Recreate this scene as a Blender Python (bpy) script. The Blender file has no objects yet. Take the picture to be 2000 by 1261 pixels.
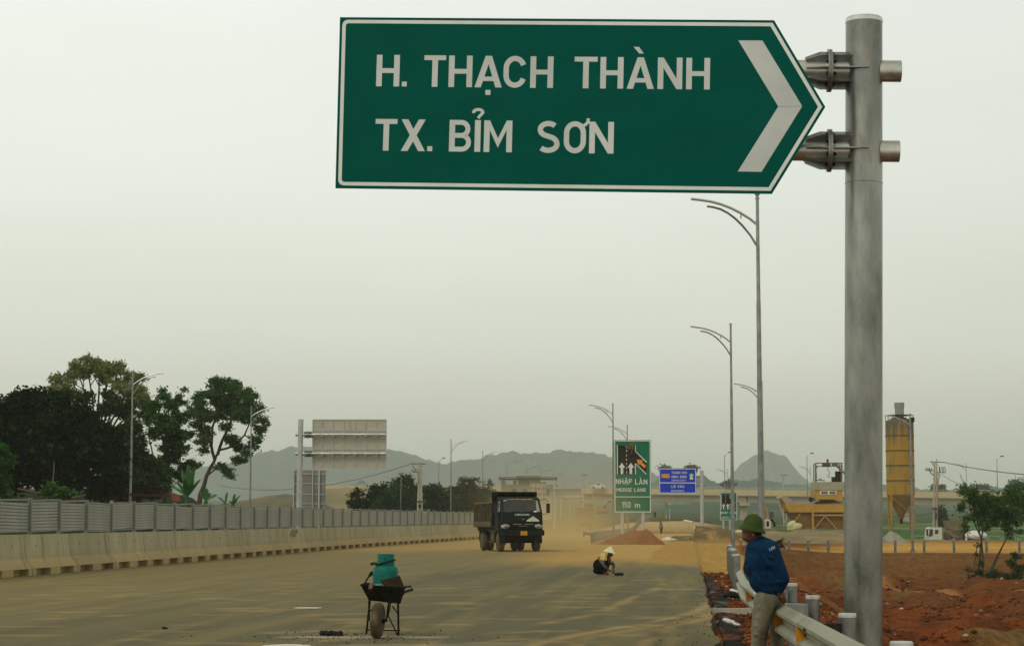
import bpy, bmesh, math, random
import numpy as np
from mathutils import Vector, Matrix
random.seed(7)
R = math.radians
scene = bpy.context.scene
col = scene.collection

# ------------------------------------------------------------ camera
F = 3889.0                      # focal length in pixels of the 2000 px wide photo (70 mm)
EYE = 1.55
PITCH = math.atan(382.5 / F)
cd = bpy.data.cameras.new("camera"); cam = bpy.data.objects.new("camera", cd); col.objects.link(cam)
cd.sensor_width = 36; cd.lens = 36 * F / 2000
cd.clip_start = 0.5; cd.clip_end = 12000
cam.location = (0, 0, EYE); cam.rotation_euler = (R(90) + PITCH, 0, 0)
cd.dof.use_dof = True; cd.dof.focus_distance = 27; cd.dof.aperture_fstop = 13
scene.camera = cam
scene.view_settings.view_transform = 'Standard'
scene.view_settings.look = 'None'
scene.view_settings.exposure = 0
scene.view_settings.gamma = 1

def at(px, py, Y):
    """world point on the ray through photo pixel (px, py) at distance Y"""
    a = (px - 1000) / F; b = -(py - 630.5) / F
    c, s = math.cos(PITCH), math.sin(PITCH)
    d = Vector((a, c - b * s, s + b * c))
    k = Y / d.y
    return Vector((d.x * k, Y, EYE + d.z * k))
def mpp(Y): return Y / F        # metres per photo pixel

# ------------------------------------------------------------ sky and sun
SUN_EL, SUN_AZ = R(48), R(-142)
w = bpy.data.worlds.new("World"); scene.world = w; w.use_nodes = True
nt = w.node_tree; N = nt.nodes; L = nt.links
bg = N["Background"]
sky = N.new("ShaderNodeTexSky"); sky.sky_type = 'NISHITA'; sky.sun_disc = False
sky.sun_elevation = SUN_EL; sky.sun_rotation = SUN_AZ; sky.dust_density = 6; sky.air_density = 1.2
hs = N.new("ShaderNodeHueSaturation"); hs.inputs['Saturation'].default_value = 0.12
L.new(sky.outputs[0], hs.inputs['Color'])
tc = N.new("ShaderNodeTexCoord"); sp = N.new("ShaderNodeSeparateXYZ"); L.new(tc.outputs['Generated'], sp.inputs[0])
ramp = N.new("ShaderNodeValToRGB"); L.new(sp.outputs['Z'], ramp.inputs[0])
cr = ramp.color_ramp; cr.interpolation = 'EASE'
def stop(p, c):
    e = cr.elements.new(p); e.color = (*c, 1)
cr.elements[0].position = 0; cr.elements[0].color = (.675, .685, .535, 1)
cr.elements[1].position = 1; cr.elements[1].color = (.52, .52, .39, 1)
stop(.035, (.735, .75, .61)); stop(.10, (.87, .90, .79)); stop(.19, (.93, .98, .89)); stop(.26, (.97, 1.0, .93)); stop(.42, (.60, .60, .46))
noi = N.new("ShaderNodeTexNoise"); noi.inputs['Scale'].default_value = 1.6; noi.inputs['Detail'].default_value = 4
mp = N.new("ShaderNodeMapping"); mp.inputs['Scale'].default_value = (1, 1, 3.2); L.new(tc.outputs['Generated'], mp.inputs[0]); L.new(mp.outputs[0], noi.inputs['Vector'])
mr = N.new("ShaderNodeMapRange"); mr.inputs[1].default_value = .3; mr.inputs[2].default_value = .7; mr.inputs[3].default_value = 9.0; mr.inputs[4].default_value = 10.4
L.new(noi.outputs[0], mr.inputs[0])
# cloud brighter towards the left of the road
mx = N.new("ShaderNodeMapRange"); mx.inputs[1].default_value = -.45; mx.inputs[2].default_value = .45; mx.inputs[3].default_value = 1.05; mx.inputs[4].default_value = .90
L.new(sp.outputs['X'], mx.inputs[0])
mul = N.new("ShaderNodeMath"); mul.operation = 'MULTIPLY'; L.new(mr.outputs[0], mul.inputs[0]); L.new(mx.outputs[0], mul.inputs[1])
vm = N.new("ShaderNodeVectorMath"); vm.operation = 'SCALE'; L.new(ramp.outputs[0], vm.inputs[0]); L.new(mul.outputs[0], vm.inputs['Scale'])
mix = N.new("ShaderNodeMix"); mix.data_type = 'RGBA'; mix.inputs[0].default_value = .9
L.new(hs.outputs[0], mix.inputs[6]); L.new(vm.outputs[0], mix.inputs[7]); L.new(mix.outputs[2], bg.inputs[0])
bg.inputs[1].default_value = 0.1
sl = bpy.data.lights.new("sun", 'SUN'); sl.energy = 0.95; sl.angle = R(16); sl.color = (1, .94, .80)
so = bpy.data.objects.new("sun", sl); col.objects.link(so)
so.rotation_euler = (R(90) - SUN_EL, 0, R(180) - SUN_AZ + R(0))
# sun direction: coming from behind the scene, high, slightly left
sd = Vector((math.sin(SUN_AZ) * math.cos(SUN_EL), math.cos(SUN_AZ) * math.cos(SUN_EL), math.sin(SUN_EL)))
so.rotation_euler = sd.to_track_quat('Z', 'Y').to_euler()

# ------------------------------------------------------------ numpy noise
def vnoise(x, y, seed=0):
    xi = np.floor(x).astype(np.int64); yi = np.floor(y).astype(np.int64)
    xf = x - xi; yf = y - yi
    u = xf * xf * (3 - 2 * xf); v = yf * yf * (3 - 2 * yf)
    def h(a, b):
        n = (a * 374761393 + b * 668265263 + seed * 1274126177) & 0x7fffffff
        n = (n ^ (n >> 13)) * 1274126177 & 0x7fffffff
        n = (n ^ (n >> 16)) & 0xffff
        return n / 65535.0
    return (h(xi, yi) * (1 - u) + h(xi + 1, yi) * u) * (1 - v) + (h(xi, yi + 1) * (1 - u) + h(xi + 1, yi + 1) * u) * v
def fbm(x, y, o=4, seed=0):
    t = 0; a = .5; s = 0
    for i in range(o):
        t = t + a * vnoise(x * 2 ** i, y * 2 ** i, seed + i * 17); s += a; a *= .5
    return t / s
def sst(a, b, x):
    t = np.clip((x - a) / (b - a), 0, 1); return t * t * (3 - 2 * t)
def lerp(a, b, t): return a + (b - a) * t

# ------------------------------------------------------------ materials
def mat(name, c1, c2=None, scale=6, rough=.7, metal=0, bump=0, bscale=None, detail=5, stretch=(1, 1, 1), spec=None, lo=.35, hi=.65, coat=0, trans=0):
    m = bpy.data.materials.new(name); m.use_nodes = True
    nt = m.node_tree; P = nt.nodes["Principled BSDF"]
    P.inputs['Roughness'].default_value = rough; P.inputs['Metallic'].default_value = metal
    if spec is not None: P.inputs['Specular IOR Level'].default_value = spec
    if coat: P.inputs['Coat Weight'].default_value = coat
    P.inputs['Base Color'].default_value = (*c1, 1)
    if trans:
        P.inputs['Transmission Weight'].default_value = trans
    if c2 is not None or bump:
        tc = nt.nodes.new("ShaderNodeTexCoord"); mp = nt.nodes.new("ShaderNodeMapping")
        mp.inputs['Scale'].default_value = stretch; nt.links.new(tc.outputs['Object'], mp.inputs[0])
    if c2 is not None:
        n = nt.nodes.new("ShaderNodeTexNoise"); n.inputs['Scale'].default_value = scale; n.inputs['Detail'].default_value = detail
        n.inputs['Roughness'].default_value = .62
        nt.links.new(mp.outputs[0], n.inputs['Vector'])
        r = nt.nodes.new("ShaderNodeValToRGB"); r.color_ramp.elements[0].position = lo; r.color_ramp.elements[1].position = hi
        r.color_ramp.elements[0].color = (*c1, 1); r.color_ramp.elements[1].color = (*c2, 1)
        nt.links.new(n.outputs[0], r.inputs[0]); nt.links.new(r.outputs[0], P.inputs['Base Color'])
        rr = nt.nodes.new("ShaderNodeMapRange"); rr.inputs[3].default_value = max(.02, rough - .12); rr.inputs[4].default_value = min(1, rough + .12)
        nt.links.new(n.outputs[0], rr.inputs[0]); nt.links.new(rr.outputs[0], P.inputs['Roughness'])
    if bump:
        n2 = nt.nodes.new("ShaderNodeTexNoise"); n2.inputs['Scale'].default_value = bscale or scale * 4; n2.inputs['Detail'].default_value = 6
        nt.links.new(mp.outputs[0], n2.inputs['Vector'])
        b = nt.nodes.new("ShaderNodeBump"); b.inputs['Strength'].default_value = bump; b.inputs['Distance'].default_value = .05
        nt.links.new(n2.outputs[0], b.inputs['Height']); nt.links.new(b.outputs[0], P.inputs['Normal'])
    return m
def attr_mat(name, rough=.9, nscale=3, amt=.25, bump=.5, bscale=8, bdist=.05, spec=.25):
    """base colour from the mesh colour attribute, broken up by noise"""
    m = bpy.data.materials.new(name); m.use_nodes = True
    nt = m.node_tree; P = nt.nodes["Principled BSDF"]; P.inputs['Roughness'].default_value = rough
    P.inputs['Specular IOR Level'].default_value = spec
    a = nt.nodes.new("ShaderNodeAttribute"); a.attribute_name = "Col"
    tc = nt.nodes.new("ShaderNodeTexCoord")
    n = nt.nodes.new("ShaderNodeTexNoise"); n.inputs['Scale'].default_value = nscale; n.inputs['Detail'].default_value = 8; n.inputs['Roughness'].default_value = .7
    nt.links.new(tc.outputs['Object'], n.inputs['Vector'])
    mr = nt.nodes.new("ShaderNodeMapRange"); mr.inputs[1].default_value = .3; mr.inputs[2].default_value = .7
    mr.inputs[3].default_value = 1 - amt; mr.inputs[4].default_value = 1 + amt
    nt.links.new(n.outputs[0], mr.inputs[0])
    v = nt.nodes.new("ShaderNodeVectorMath"); v.operation = 'SCALE'
    nt.links.new(a.outputs['Color'], v.inputs[0]); nt.links.new(mr.outputs[0], v.inputs['Scale']); nt.links.new(v.outputs[0], P.inputs['Base Color'])
    n2 = nt.nodes.new("ShaderNodeTexNoise"); n2.inputs['Scale'].default_value = bscale; n2.inputs['Detail'].default_value = 6
    nt.links.new(tc.outputs['Object'], n2.inputs['Vector'])
    b = nt.nodes.new("ShaderNodeBump"); b.inputs['Strength'].default_value = bump; b.inputs['Distance'].default_value = bdist
    nt.links.new(n2.outputs[0], b.inputs['Height']); nt.links.new(b.outputs[0], P.inputs['Normal'])
    return m

# ------------------------------------------------------------ mesh builder
def tag(o, label=None, cat=None, group=None, kind=None):
    if label: o["label"] = label
    if cat: o["category"] = cat
    if group: o["group"] = group
    if kind: o["kind"] = kind
    return o
def thing(name, label, cat, M=None, loc=(0, 0, 0), group=None):
    o = bpy.data.objects.new(name, None); col.objects.link(o); o.empty_display_size = .2
    o.matrix_world = M if M is not None else Matrix.Translation(loc)
    return tag(o, label, cat, group)
def frame(U, V, W_, O):
    """matrix with columns U V W and origin O"""
    m = Matrix.Identity(4)
    for i, c in enumerate((U, V, W_)):
        for j in range(3): m[j][i] = c[j]
    for j in range(3): m[j][3] = O[j]
    return m
def basis(d):
    d = d.normalized(); a = Vector((0, 0, 1)) if abs(d.z) < .95 else Vector((1, 0, 0))
    u = d.cross(a).normalized(); return u, u.cross(d).normalized()

class MB:
    def __init__(s): s.v = []; s.f = []; s.m = []; s.cur = 0
    def add(s, vs, fs):
        b = len(s.v); s.v.extend([Vector(p) for p in vs])
        for f in fs: s.f.append([b + i for i in f]); s.m.append(s.cur)
        return s
    def box(s, c, d, M=None, taper=None):
        """centre c, full sizes d; M optional 3x3/4x4 rotation about c; taper=(tx,ty) scales the top"""
        x, y, z = [k / 2 for k in d]; tx, ty = taper or (1, 1)
        vs = [(-x, -y, -z), (x, -y, -z), (x, y, -z), (-x, y, -z), (-x * tx, -y * ty, z), (x * tx, -y * ty, z), (x * tx, y * ty, z), (-x * tx, y * ty, z)]
        c = Vector(c)
        vs = [(M @ Vector(p) if M else Vector(p)) + c for p in vs]
        return s.add(vs, [(0, 3, 2, 1), (4, 5, 6, 7), (0, 1, 5, 4), (1, 2, 6, 5), (2, 3, 7, 6), (3, 0, 4, 7)])
    def beam(s, p, q, wd, ht, up=Vector((0, 0, 1))):
        p = Vector(p); q = Vector(q); d = (q - p).normalized(); a = d.cross(up)
        if a.length < 1e-3: a = d.cross(Vector((1, 0, 0)))
        a.normalize(); b = a.cross(d)
        vs = [e + a * i * wd / 2 + b * j * ht / 2 for e in (p, q) for i, j in ((-1, -1), (1, -1), (1, 1), (-1, 1))]
        return s.add(vs, [(0, 1, 2, 3), (7, 6, 5, 4), (0, 4, 5, 1), (1, 5, 6, 2), (2, 6, 7, 3), (3, 7, 4, 0)])
    def cyl(s, p, q, r0, r1=None, n=12, caps=True):
        p = Vector(p); q = Vector(q); r1 = r0 if r1 is None else r1
        u, v = basis(q - p); vs = []
        for e, r in ((p, r0), (q, r1)):
            for i in range(n):
                a = 2 * math.pi * i / n; vs.append(e + (u * math.cos(a) + v * math.sin(a)) * r)
        fs = [(i, n + i, n + (i + 1) % n, (i + 1) % n) for i in range(n)]
        if caps: fs += [tuple(range(n)), tuple(range(2 * n - 1, n - 1, -1))]
        return s.add(vs, fs)
    def tube(s, pts, r, n=6, caps=True):
        pts = [Vector(p) for p in pts]; k = len(pts)
        rs = r if isinstance(r, (list, tuple)) else [r] * k
        vs = []; pu = None
        for i, p in enumerate(pts):
            d = (pts[min(i + 1, k - 1)] - pts[max(i - 1, 0)]).normalized()
            if pu is None: u, v = basis(d)
            else:
                u = (pu - d * pu.dot(d))
                u = u.normalized() if u.length > 1e-4 else basis(d)[0]
                v = u.cross(d)
            pu = u
            for j in range(n):
                a = 2 * math.pi * j / n; vs.append(p + (u * math.cos(a) + v * math.sin(a)) * rs[i])
        fs = [(i * n + j, (i + 1) * n + j, (i + 1) * n + (j + 1) % n, i * n + (j + 1) % n) for i in range(k - 1) for j in range(n)]
        if caps: fs += [tuple(range(n)), tuple(range(k * n - 1, (k - 1) * n - 1, -1))]
        return s.add(vs, fs)
    def lathe(s, prof, c=(0, 0, 0), n=24, ax=None, M=None):
        """prof: list of (r, z)"""
        c = Vector(c); vs = []
        for r, z in prof:
            for j in range(n):
                a = 2 * math.pi * j / n; p = Vector((r * math.cos(a), r * math.sin(a), z))
                vs.append((M @ p if M else p) + c)
        k = len(prof)
        fs = [(i * n + j, i * n + (j + 1) % n, (i + 1) * n + (j + 1) % n, (i + 1) * n + j) for i in range(k - 1) for j in range(n)]
        fs += [tuple(range(n - 1, -1, -1)), tuple(range((k - 1) * n, k * n))]
        return s.add(vs, fs)
    def prism(s, poly, O, U, V, W_, d0, d1):
        """extrude 2-D poly (u,v) placed at O+uU+vV between O+d0 W and O+d1 W"""
        O = Vector(O); n = len(poly)
        vs = [O + U * a + V * b + W_ * d for d in (d0, d1) for a, b in poly]
        return s.add(vs, [tuple(range(n - 1, -1, -1)), tuple(range(n, 2 * n))] + [(i, (i + 1) % n, n + (i + 1) % n, n + i) for i in range(n)])
    def sphere(s, c, r, M=None, n=10, k=7):
        c = Vector(c); rr = Vector(r if hasattr(r, '__len__') else (r, r, r)); vs = []
        top = len
        pts = [Vector((0, 0, -1))]
        for i in range(1, k):
            t = math.pi * i / k
            for j in range(n):
                a = 2 * math.pi * j / n; pts.append(Vector((math.sin(t) * math.cos(a), math.sin(t) * math.sin(a), -math.cos(t))))
        pts.append(Vector((0, 0, 1)))
        for p in pts:
            q = Vector((p.x * rr.x, p.y * rr.y, p.z * rr.z)); vs.append((M @ q if M else q) + c)
        e = len(pts) - 1
        fs = [(0, 1 + (j + 1) % n, 1 + j) for j in range(n)]
        for i in range(k - 2):
            for j in range(n):
                a = 1 + i * n; fs.append((a + j, a + (j + 1) % n, a + n + (j + 1) % n, a + n + j))
        a = 1 + (k - 2) * n
        fs += [(a + j, a + (j + 1) % n, e) for j in range(n)]
        return s.add(vs, fs)
    def build(s, name, mats, parent=None, world=True, smooth=True, ang=32, M=None):
        """world=True: vertices are world coordinates; they are brought into the parent's frame"""
        me = bpy.data.meshes.new(name)
        inv = None
        if parent is not None and world:
            t = parent
            while t.parent is not None: t = t.parent
            inv = t.matrix_world.inverted()
        vs = s.v
        if inv is not None: vs = [inv @ p for p in vs]
        me.from_pydata([tuple(p) for p in vs], [], s.f)
        if not isinstance(mats, (list, tuple)): mats = [mats]
        for m in mats: me.materials.append(m)
        if len(mats) > 1: me.polygons.foreach_set('material_index', s.m)
        me.update()
        if smooth:
            me.shade_smooth(); me.set_sharp_from_angle(angle=R(ang))
        o = bpy.data.objects.new(name, me); col.objects.link(o)
        if parent is not None: link_child(o, parent)
        elif M is not None: o.matrix_world = M
        return o
def link_child(o, parent):
    o.parent = parent                       # parts share their thing's frame
    o.matrix_basis = Matrix.Identity(4)
def copy_tree(o, M=None, label=None, parent=None):
    c = o.copy(); col.objects.link(c)
    if parent is not None: c.parent = parent
    for ch in o.children: copy_tree(ch, parent=c)
    if M is not None: c.matrix_world = M
    if label: c["label"] = label
    return c

def grid_mesh(name, X, Y, Z, C, material, smooth=True):
    """X,Y,Z 2-D arrays (rows, cols), C colour array or None"""
    r, c = X.shape
    co = np.stack([X, Y, Z], -1).reshape(-1, 3).astype(np.float32)
    i = np.arange(r * c).reshape(r, c)
    q = np.stack([i[:-1, :-1], i[:-1, 1:], i[1:, 1:], i[1:, :-1]], -1).reshape(-1)
    nf = (r - 1) * (c - 1)
    me = bpy.data.meshes.new(name)
    me.vertices.add(r * c); me.vertices.foreach_set('co', co.ravel())
    me.loops.add(nf * 4); me.loops.foreach_set('vertex_index', q.astype(np.int32))
    me.polygons.add(nf); me.polygons.foreach_set('loop_start', np.arange(nf, dtype=np.int32) * 4)
    me.polygons.foreach_set('loop_total', np.full(nf, 4, dtype=np.int32))
    me.update(calc_edges=True)
    if C is not None:
        a = me.color_attributes.new('Col', 'FLOAT_COLOR', 'POINT')
        cc = np.ones((r * c, 4), np.float32); cc[:, :3] = C.reshape(-1, 3); a.data.foreach_set('color', cc.ravel())
    me.materials.append(material)
    if smooth: me.shade_smooth()
    o = bpy.data.objects.new(name, me); col.objects.link(o); return o

# ------------------------------------------------------------ material set
GALV = mat('galvanised', (.16, .165, .155), (.38, .39, .37), 5, .38, .75, .05, 60, lo=.3, hi=.7)
GALV_FAR = mat('galvanised_far', (.40, .42, .40), (.52, .54, .52), 3, .45, .5)
CONC = mat('concrete', (.30, .28, .215), (.46, .43, .335), 2.2, .9, 0, .3, 30, lo=.3, hi=.72)
CONC2 = mat('bridge_concrete', (.36, .31, .21), (.47, .40, .27), .25, .9, lo=.3, hi=.7)
WHITE = mat('sign_white', (.62, .64, .63), (.71, .73, .72), 2, .45)
GREEN = mat('sign_green', (.0, .072, .055), (.0, .088, .067), 1.0, .5, lo=.3, hi=.7, spec=.03, stretch=(1, 1, 2.5))
GREEN2 = mat('sign_green_light', (.0, .14, .075), (.0, .15, .085), 1.2, .5, spec=.12)
BLUE = mat('sign_blue', (.0, .03, .50), (.0, .04, .54), 1.2, .5, spec=.1)
BLACK = mat('black_paint', (.006, .006, .006), (.012, .012, .010), 8, .6, spec=.12)
RUBBER = mat('rubber', (.022, .019, .014), (.07, .05, .022), 9, .9, lo=.4, hi=.75, spec=.1)
ORANGE = mat('orange_reflector', (.65, .25, .01), (.72, .30, .02), 10, .4)
STEEL_DK = mat('dark_steel', (.010, .009, .007), (.03, .024, .016), 14, .7, 0, spec=.15)
PLASTIC_W = mat('white_plastic', (.72, .71, .66), (.8, .79, .75), 20, .6)
# ------------------------------------------------------------ layout functions
def rail_x(Y):
    Y = np.asarray(Y, float)
    return np.interp(Y, [0, 12.9, 19.5, 27, 46, 67, 128, 300], [1.6, 2.28, 2.62, 3.16, 5.1, 7.2, 12.5, 30])
def barrier_x(Y):
    Y = np.asarray(Y, float); t = np.maximum(Y - 90, 0)
    return -18.11 + .088 * np.minimum(Y, 90) + .088 * t + .00043 * t * t
def edge_x(Y):          # right edge of the asphalt
    Y = np.asarray(Y, float); return 2.56 + .088 * (Y - 24.3)
def gz(X, Y, rough=True):
    """height of the ground"""
    X = np.asarray(X, float); Y = np.asarray(Y, float)
    d = X - rail_x(Y)
    # construction pit on the right of the guard rail, ending at the ramp embankment
    ye = np.interp(X, [6, 8, 10, 14, 20, 60], [78, 90, 112, 131, 135, 136]) + 2 * (fbm(X / 7, Y / 40, 2, 5) - .5)
    toe = ye - 10
    pit = sst(.6, 5.5, d) * (1 - sst(0, 1, (Y - toe) / (ye - toe)))
    dep = 2.35
    h = -.10 - dep * pit
    onramp = sst(0, 1, (Y - toe) / (ye - toe)) * sst(1.5, 9, d)
    h = h - .60 * onramp * (1 - sst(190, 300, Y))
    # left verge behind the barrier
    l = barrier_x(Y) - X
    h = h - .75 * sst(1.2, 6, l) * (1 - sst(180, 320, Y))
    # far fields rise gently
    h = h + np.interp(Y, [0, 240, 420, 600, 900, 1300, 2500, 9000], [0, 0, .7, 1.8, 4.8, 9, 25, 60])
    right = sst(45, 80, X) * sst(190, 215, Y) * (1 - sst(420, 800, Y)); h = h - 1.0 * right
    # sandy plateau and spoil in the gore beyond the junction
    h = h + 1.15 * sst(205, 250, Y) * (1 - sst(380, 420, Y)) * np.exp(-((X - (.073 * Y)) / (.022 * Y + 2)) ** 4)
    h = h + .55 * sst(139, 148, Y) * (1 - sst(160, 190, Y)) * np.exp(-((X - 14) / 3.4) ** 4) * 1.6 * (.6 + .8 * fbm(X / 2.2, Y / 5, 3, 8))
    if rough:
        amp = .10 + .55 * pit + .18 * sst(60, 90, Y) * sst(0, 3, d) + .10 * sst(-3, .5, -np.abs(d))
        amp = amp * (1 - .9 * onramp * (1 - sst(170, 230, Y)))
        h = h + amp * (fbm(X / 3.2, Y / 4.5, 5, 1) - .5)
        h = h + .55 * np.exp(-((X - (16.2 + (125 - Y) * .16)) / 1.1) ** 2) * fbm(X / .9, Y / 1.4, 4, 13) * sst(50, 62, Y) * sst(122, 112, Y) * pit
        # ridges of dumped soil in the pit
        rd = np.abs(fbm(X / 9 + 3, Y / 11, 3, 9) - .5) * 2
        h = h + pit * .9 * (sst(.25, .0, rd)) * fbm(X / 2, Y / 2, 3, 12) * sst(34, 48, Y)
        h = h + (.20 * pit + .05) * (fbm(X / .5, Y / .8, 4, 21) - .5) * sst(0, 1, d + 2)
    # keep soil below the carriageway
    und = sst(.15, -.10, X - edge_x(Y)) * sst(-1.0, -.6, X - barrier_x(Y)) * (1 - sst(180, 220, Y))
    junction = sst(62, 76, Y) * sst(-6.5, -1.0, X - edge_x(Y)) * (1 - sst(140, 180, Y) * .0)
    h = np.where(und > 0, lerp(h, -.16, und), h)
    h = lerp(h, .012 + .03 * (fbm(X / 1.5, Y / 6, 3, 31) - .45), junction * und)
    return h
def gzf(x, y): return float(gz(np.array([x]), np.array([y]))[0])

def C3(*c): return np.array(c)
def blend(C, c, m): return C * (1 - m[..., None]) + np.asarray(c) * m[..., None]

def build_ground():
    ang = np.concatenate([np.linspace(-48, -20, 24, endpoint=False), np.linspace(-20, -4, 90, endpoint=False), np.linspace(-4, 19, 430, endpoint=False), np.linspace(19, 48, 24)])
    yy = np.concatenate([np.linspace(2, 24, 30, endpoint=False), np.geomspace(24, 420, 640, endpoint=False), np.geomspace(420, 8400, 90)])
    A, Y = np.meshgrid(np.tan(np.radians(ang)), yy + 10)
    X = A * Y; Y = Y - 10
    Z = gz(X, Y)
    d = X - rail_x(Y)
    n1 = fbm(X / 4, Y / 7, 5, 3); n2 = fbm(X / 1.1, Y / 2.2, 4, 4); n3 = fbm(X / 14, Y / 25, 3, 6)
    C = np.zeros(X.shape + (3,))
    red = C3(.195, .050, .009); redl = C3(.34, .135, .032); dark = C3(.068, .019, .005); brown = C3(.15, .066, .017)
    C[:] = red
    C = blend(C, redl, sst(.55, .75, n1) * .75)
    C = blend(C, dark, sst(.52, .36, n2) * .65)
    C = blend(C, brown, sst(.5, .62, n3) * .5)
    C = blend(C, C3(.19, .16, .06), sst(.60, .7, fbm(X / 5, Y / 6, 4, 14)) * .45 * sst(2, 4, d))
    # pale vehicle track through the pit
    tr = np.abs(X - (19 + (125 - Y) * .18)); C = blend(C, C3(.42, .20, .065), sst(1.9, .7, tr + 1.4 * (n2 - .5)) * sst(64, 84, Y) * sst(127, 122, Y) * .8)
    tr2 = np.abs(Y - 119 - 2 * np.sin(X / 3)); C = blend(C, C3(.40, .19, .06), sst(2.6, 1.0, tr2 + 3 * (n2 - .5)) * sst(13, 14.5, X) * sst(22, 19, X) * .7)
    C = blend(C, C3(.40, .33, .20), sst(.62, .70, fbm(X / 1.6, Y / 3, 3, 88)) * sst(2.5, 4.0, d) * sst(9, 6, d) * sst(26, 30, Y) * sst(52, 40, Y) * .8)
    # embankment face
    ye = np.interp(X, [6, 8, 10, 14, 20, 60], [78, 90, 112, 131, 135, 136])
    face = sst(ye - 13, ye - 8, Y) * sst(ye + .5, ye - .8, Y) * sst(1.5, 4, d)
    C = blend(C, C3(.155, .068, .018) , face * .9)
    C = blend(C, C3(.20, .10, .032), face * sst(.5, .7, fbm(X / 3, Y / 1.2, 4, 41)) * .6)
    # sandy ramp surface
    sand = sst(ye - .8, ye + .6, Y) * sst(-1.5, 9, X - edge_x(Y) - np.maximum(0, Y - 120) * .2) * (1 - sst(188, 200, Y + 8 * (n3 - .5)))
    sandc = C3(.56, .305, .070) * (1 + .0 * X[..., None])
    C = blend(C, sandc, sand)
    C = blend(C, C3(.45, .215, .042), sand * sst(.45, .6, fbm(X / 22, Y / 2.4, 4, 15)) * .8)
    C = blend(C, C3(.62, .38, .115), sand * sst(.55, .7, fbm(X / 30, Y / 3.4, 4, 16)) * .8)
    # junction dust between ramp and carriageway
    jn = sst(58, 66, Y) * sst(-8, -2, X - edge_x(Y) + 4 * (n1 - .5)) * (1 - sst(135, 150, Y)) * np.maximum(1 - sst(1, 2.5, d), sst(ye - 1, ye + .8, Y))
    C = blend(C, C3(.46, .28, .074), jn)
    # grey-brown spoil bank beyond the ramp
    sp = sst(138, 144, Y) * sst(206, 186, Y) * sst(8.5, 10.5, X + 2 * (n2 - .5)) * sst(22, 17, X + 3 * (n1 - .5))
    C = blend(C, lerp(C3(.17, .125, .055), C3(.34, .24, .10), 0) * (1 + .0 * X[..., None]), sp)
    C = blend(C, C3(.36, .22, .09), sp * sst(.5, .65, n2))
    far = sst(192, 205, Y + 8 * (n3 - .5))
    C = blend(C, C3(.33, .22, .10), far)
    C = blend(C, C3(.24, .11, .05), far * sst(.5, .6, n1) * .7)
    gp = sst(205, 240, Y) * (1 - sst(380, 410, Y)) * np.exp(-((X - (.073 * Y)) / (.024 * Y + 2)) ** 4)
    C = blend(C, C3(.52, .37, .17), gp)
    # fields
    fld = sst(205, 225, Y) * sst(.098, .112, X / Y + .012 * (n3 - .5)) + sst(470, 560, Y) * sst(-.02, .05, X / Y); fld = np.clip(fld, 0, 1)
    gcol = C3(.055, .135, .030) * (.75 + .6 * fbm(X / 40, Y / 60, 3, 51))[..., None]
    C = lerp(C, gcol, fld[..., None])
    strip = np.clip(sst(.55, .6, fbm(X / 300, Y / 26, 2, 52)), 0, 1) * fld
    C = blend(C, C3(.035, .06, .02), strip * .8)
    C = blend(C, C3(.30, .22, .12), fld * sst(.62, .66, fbm(X / 260, Y / 18, 2, 53)) * .7)
    # left of the barrier: dark grassy verge
    lf = sst(.5, 2.5, barrier_x(Y) - X)
    C = blend(C, C3(.045, .045, .018), lf)
    C = blend(C, C3(.16, .065, .025), lf * sst(.5, .6, n1))
    fl = lf * sst(300, 420, Y)
    C = blend(C, C3(.05, .085, .03), fl)
    # black bitumen-soaked membrane edge
    o = grid_mesh('ground', X, Y, Z, np.clip(C, .004, .9), attr_mat('soil', .95, 2.3, .42, 1.0, 4.5, .30, .08))
    tag(o, 'bare red soil and sandy fill of the road construction site', kind='structure')
    return o
build_ground()

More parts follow.
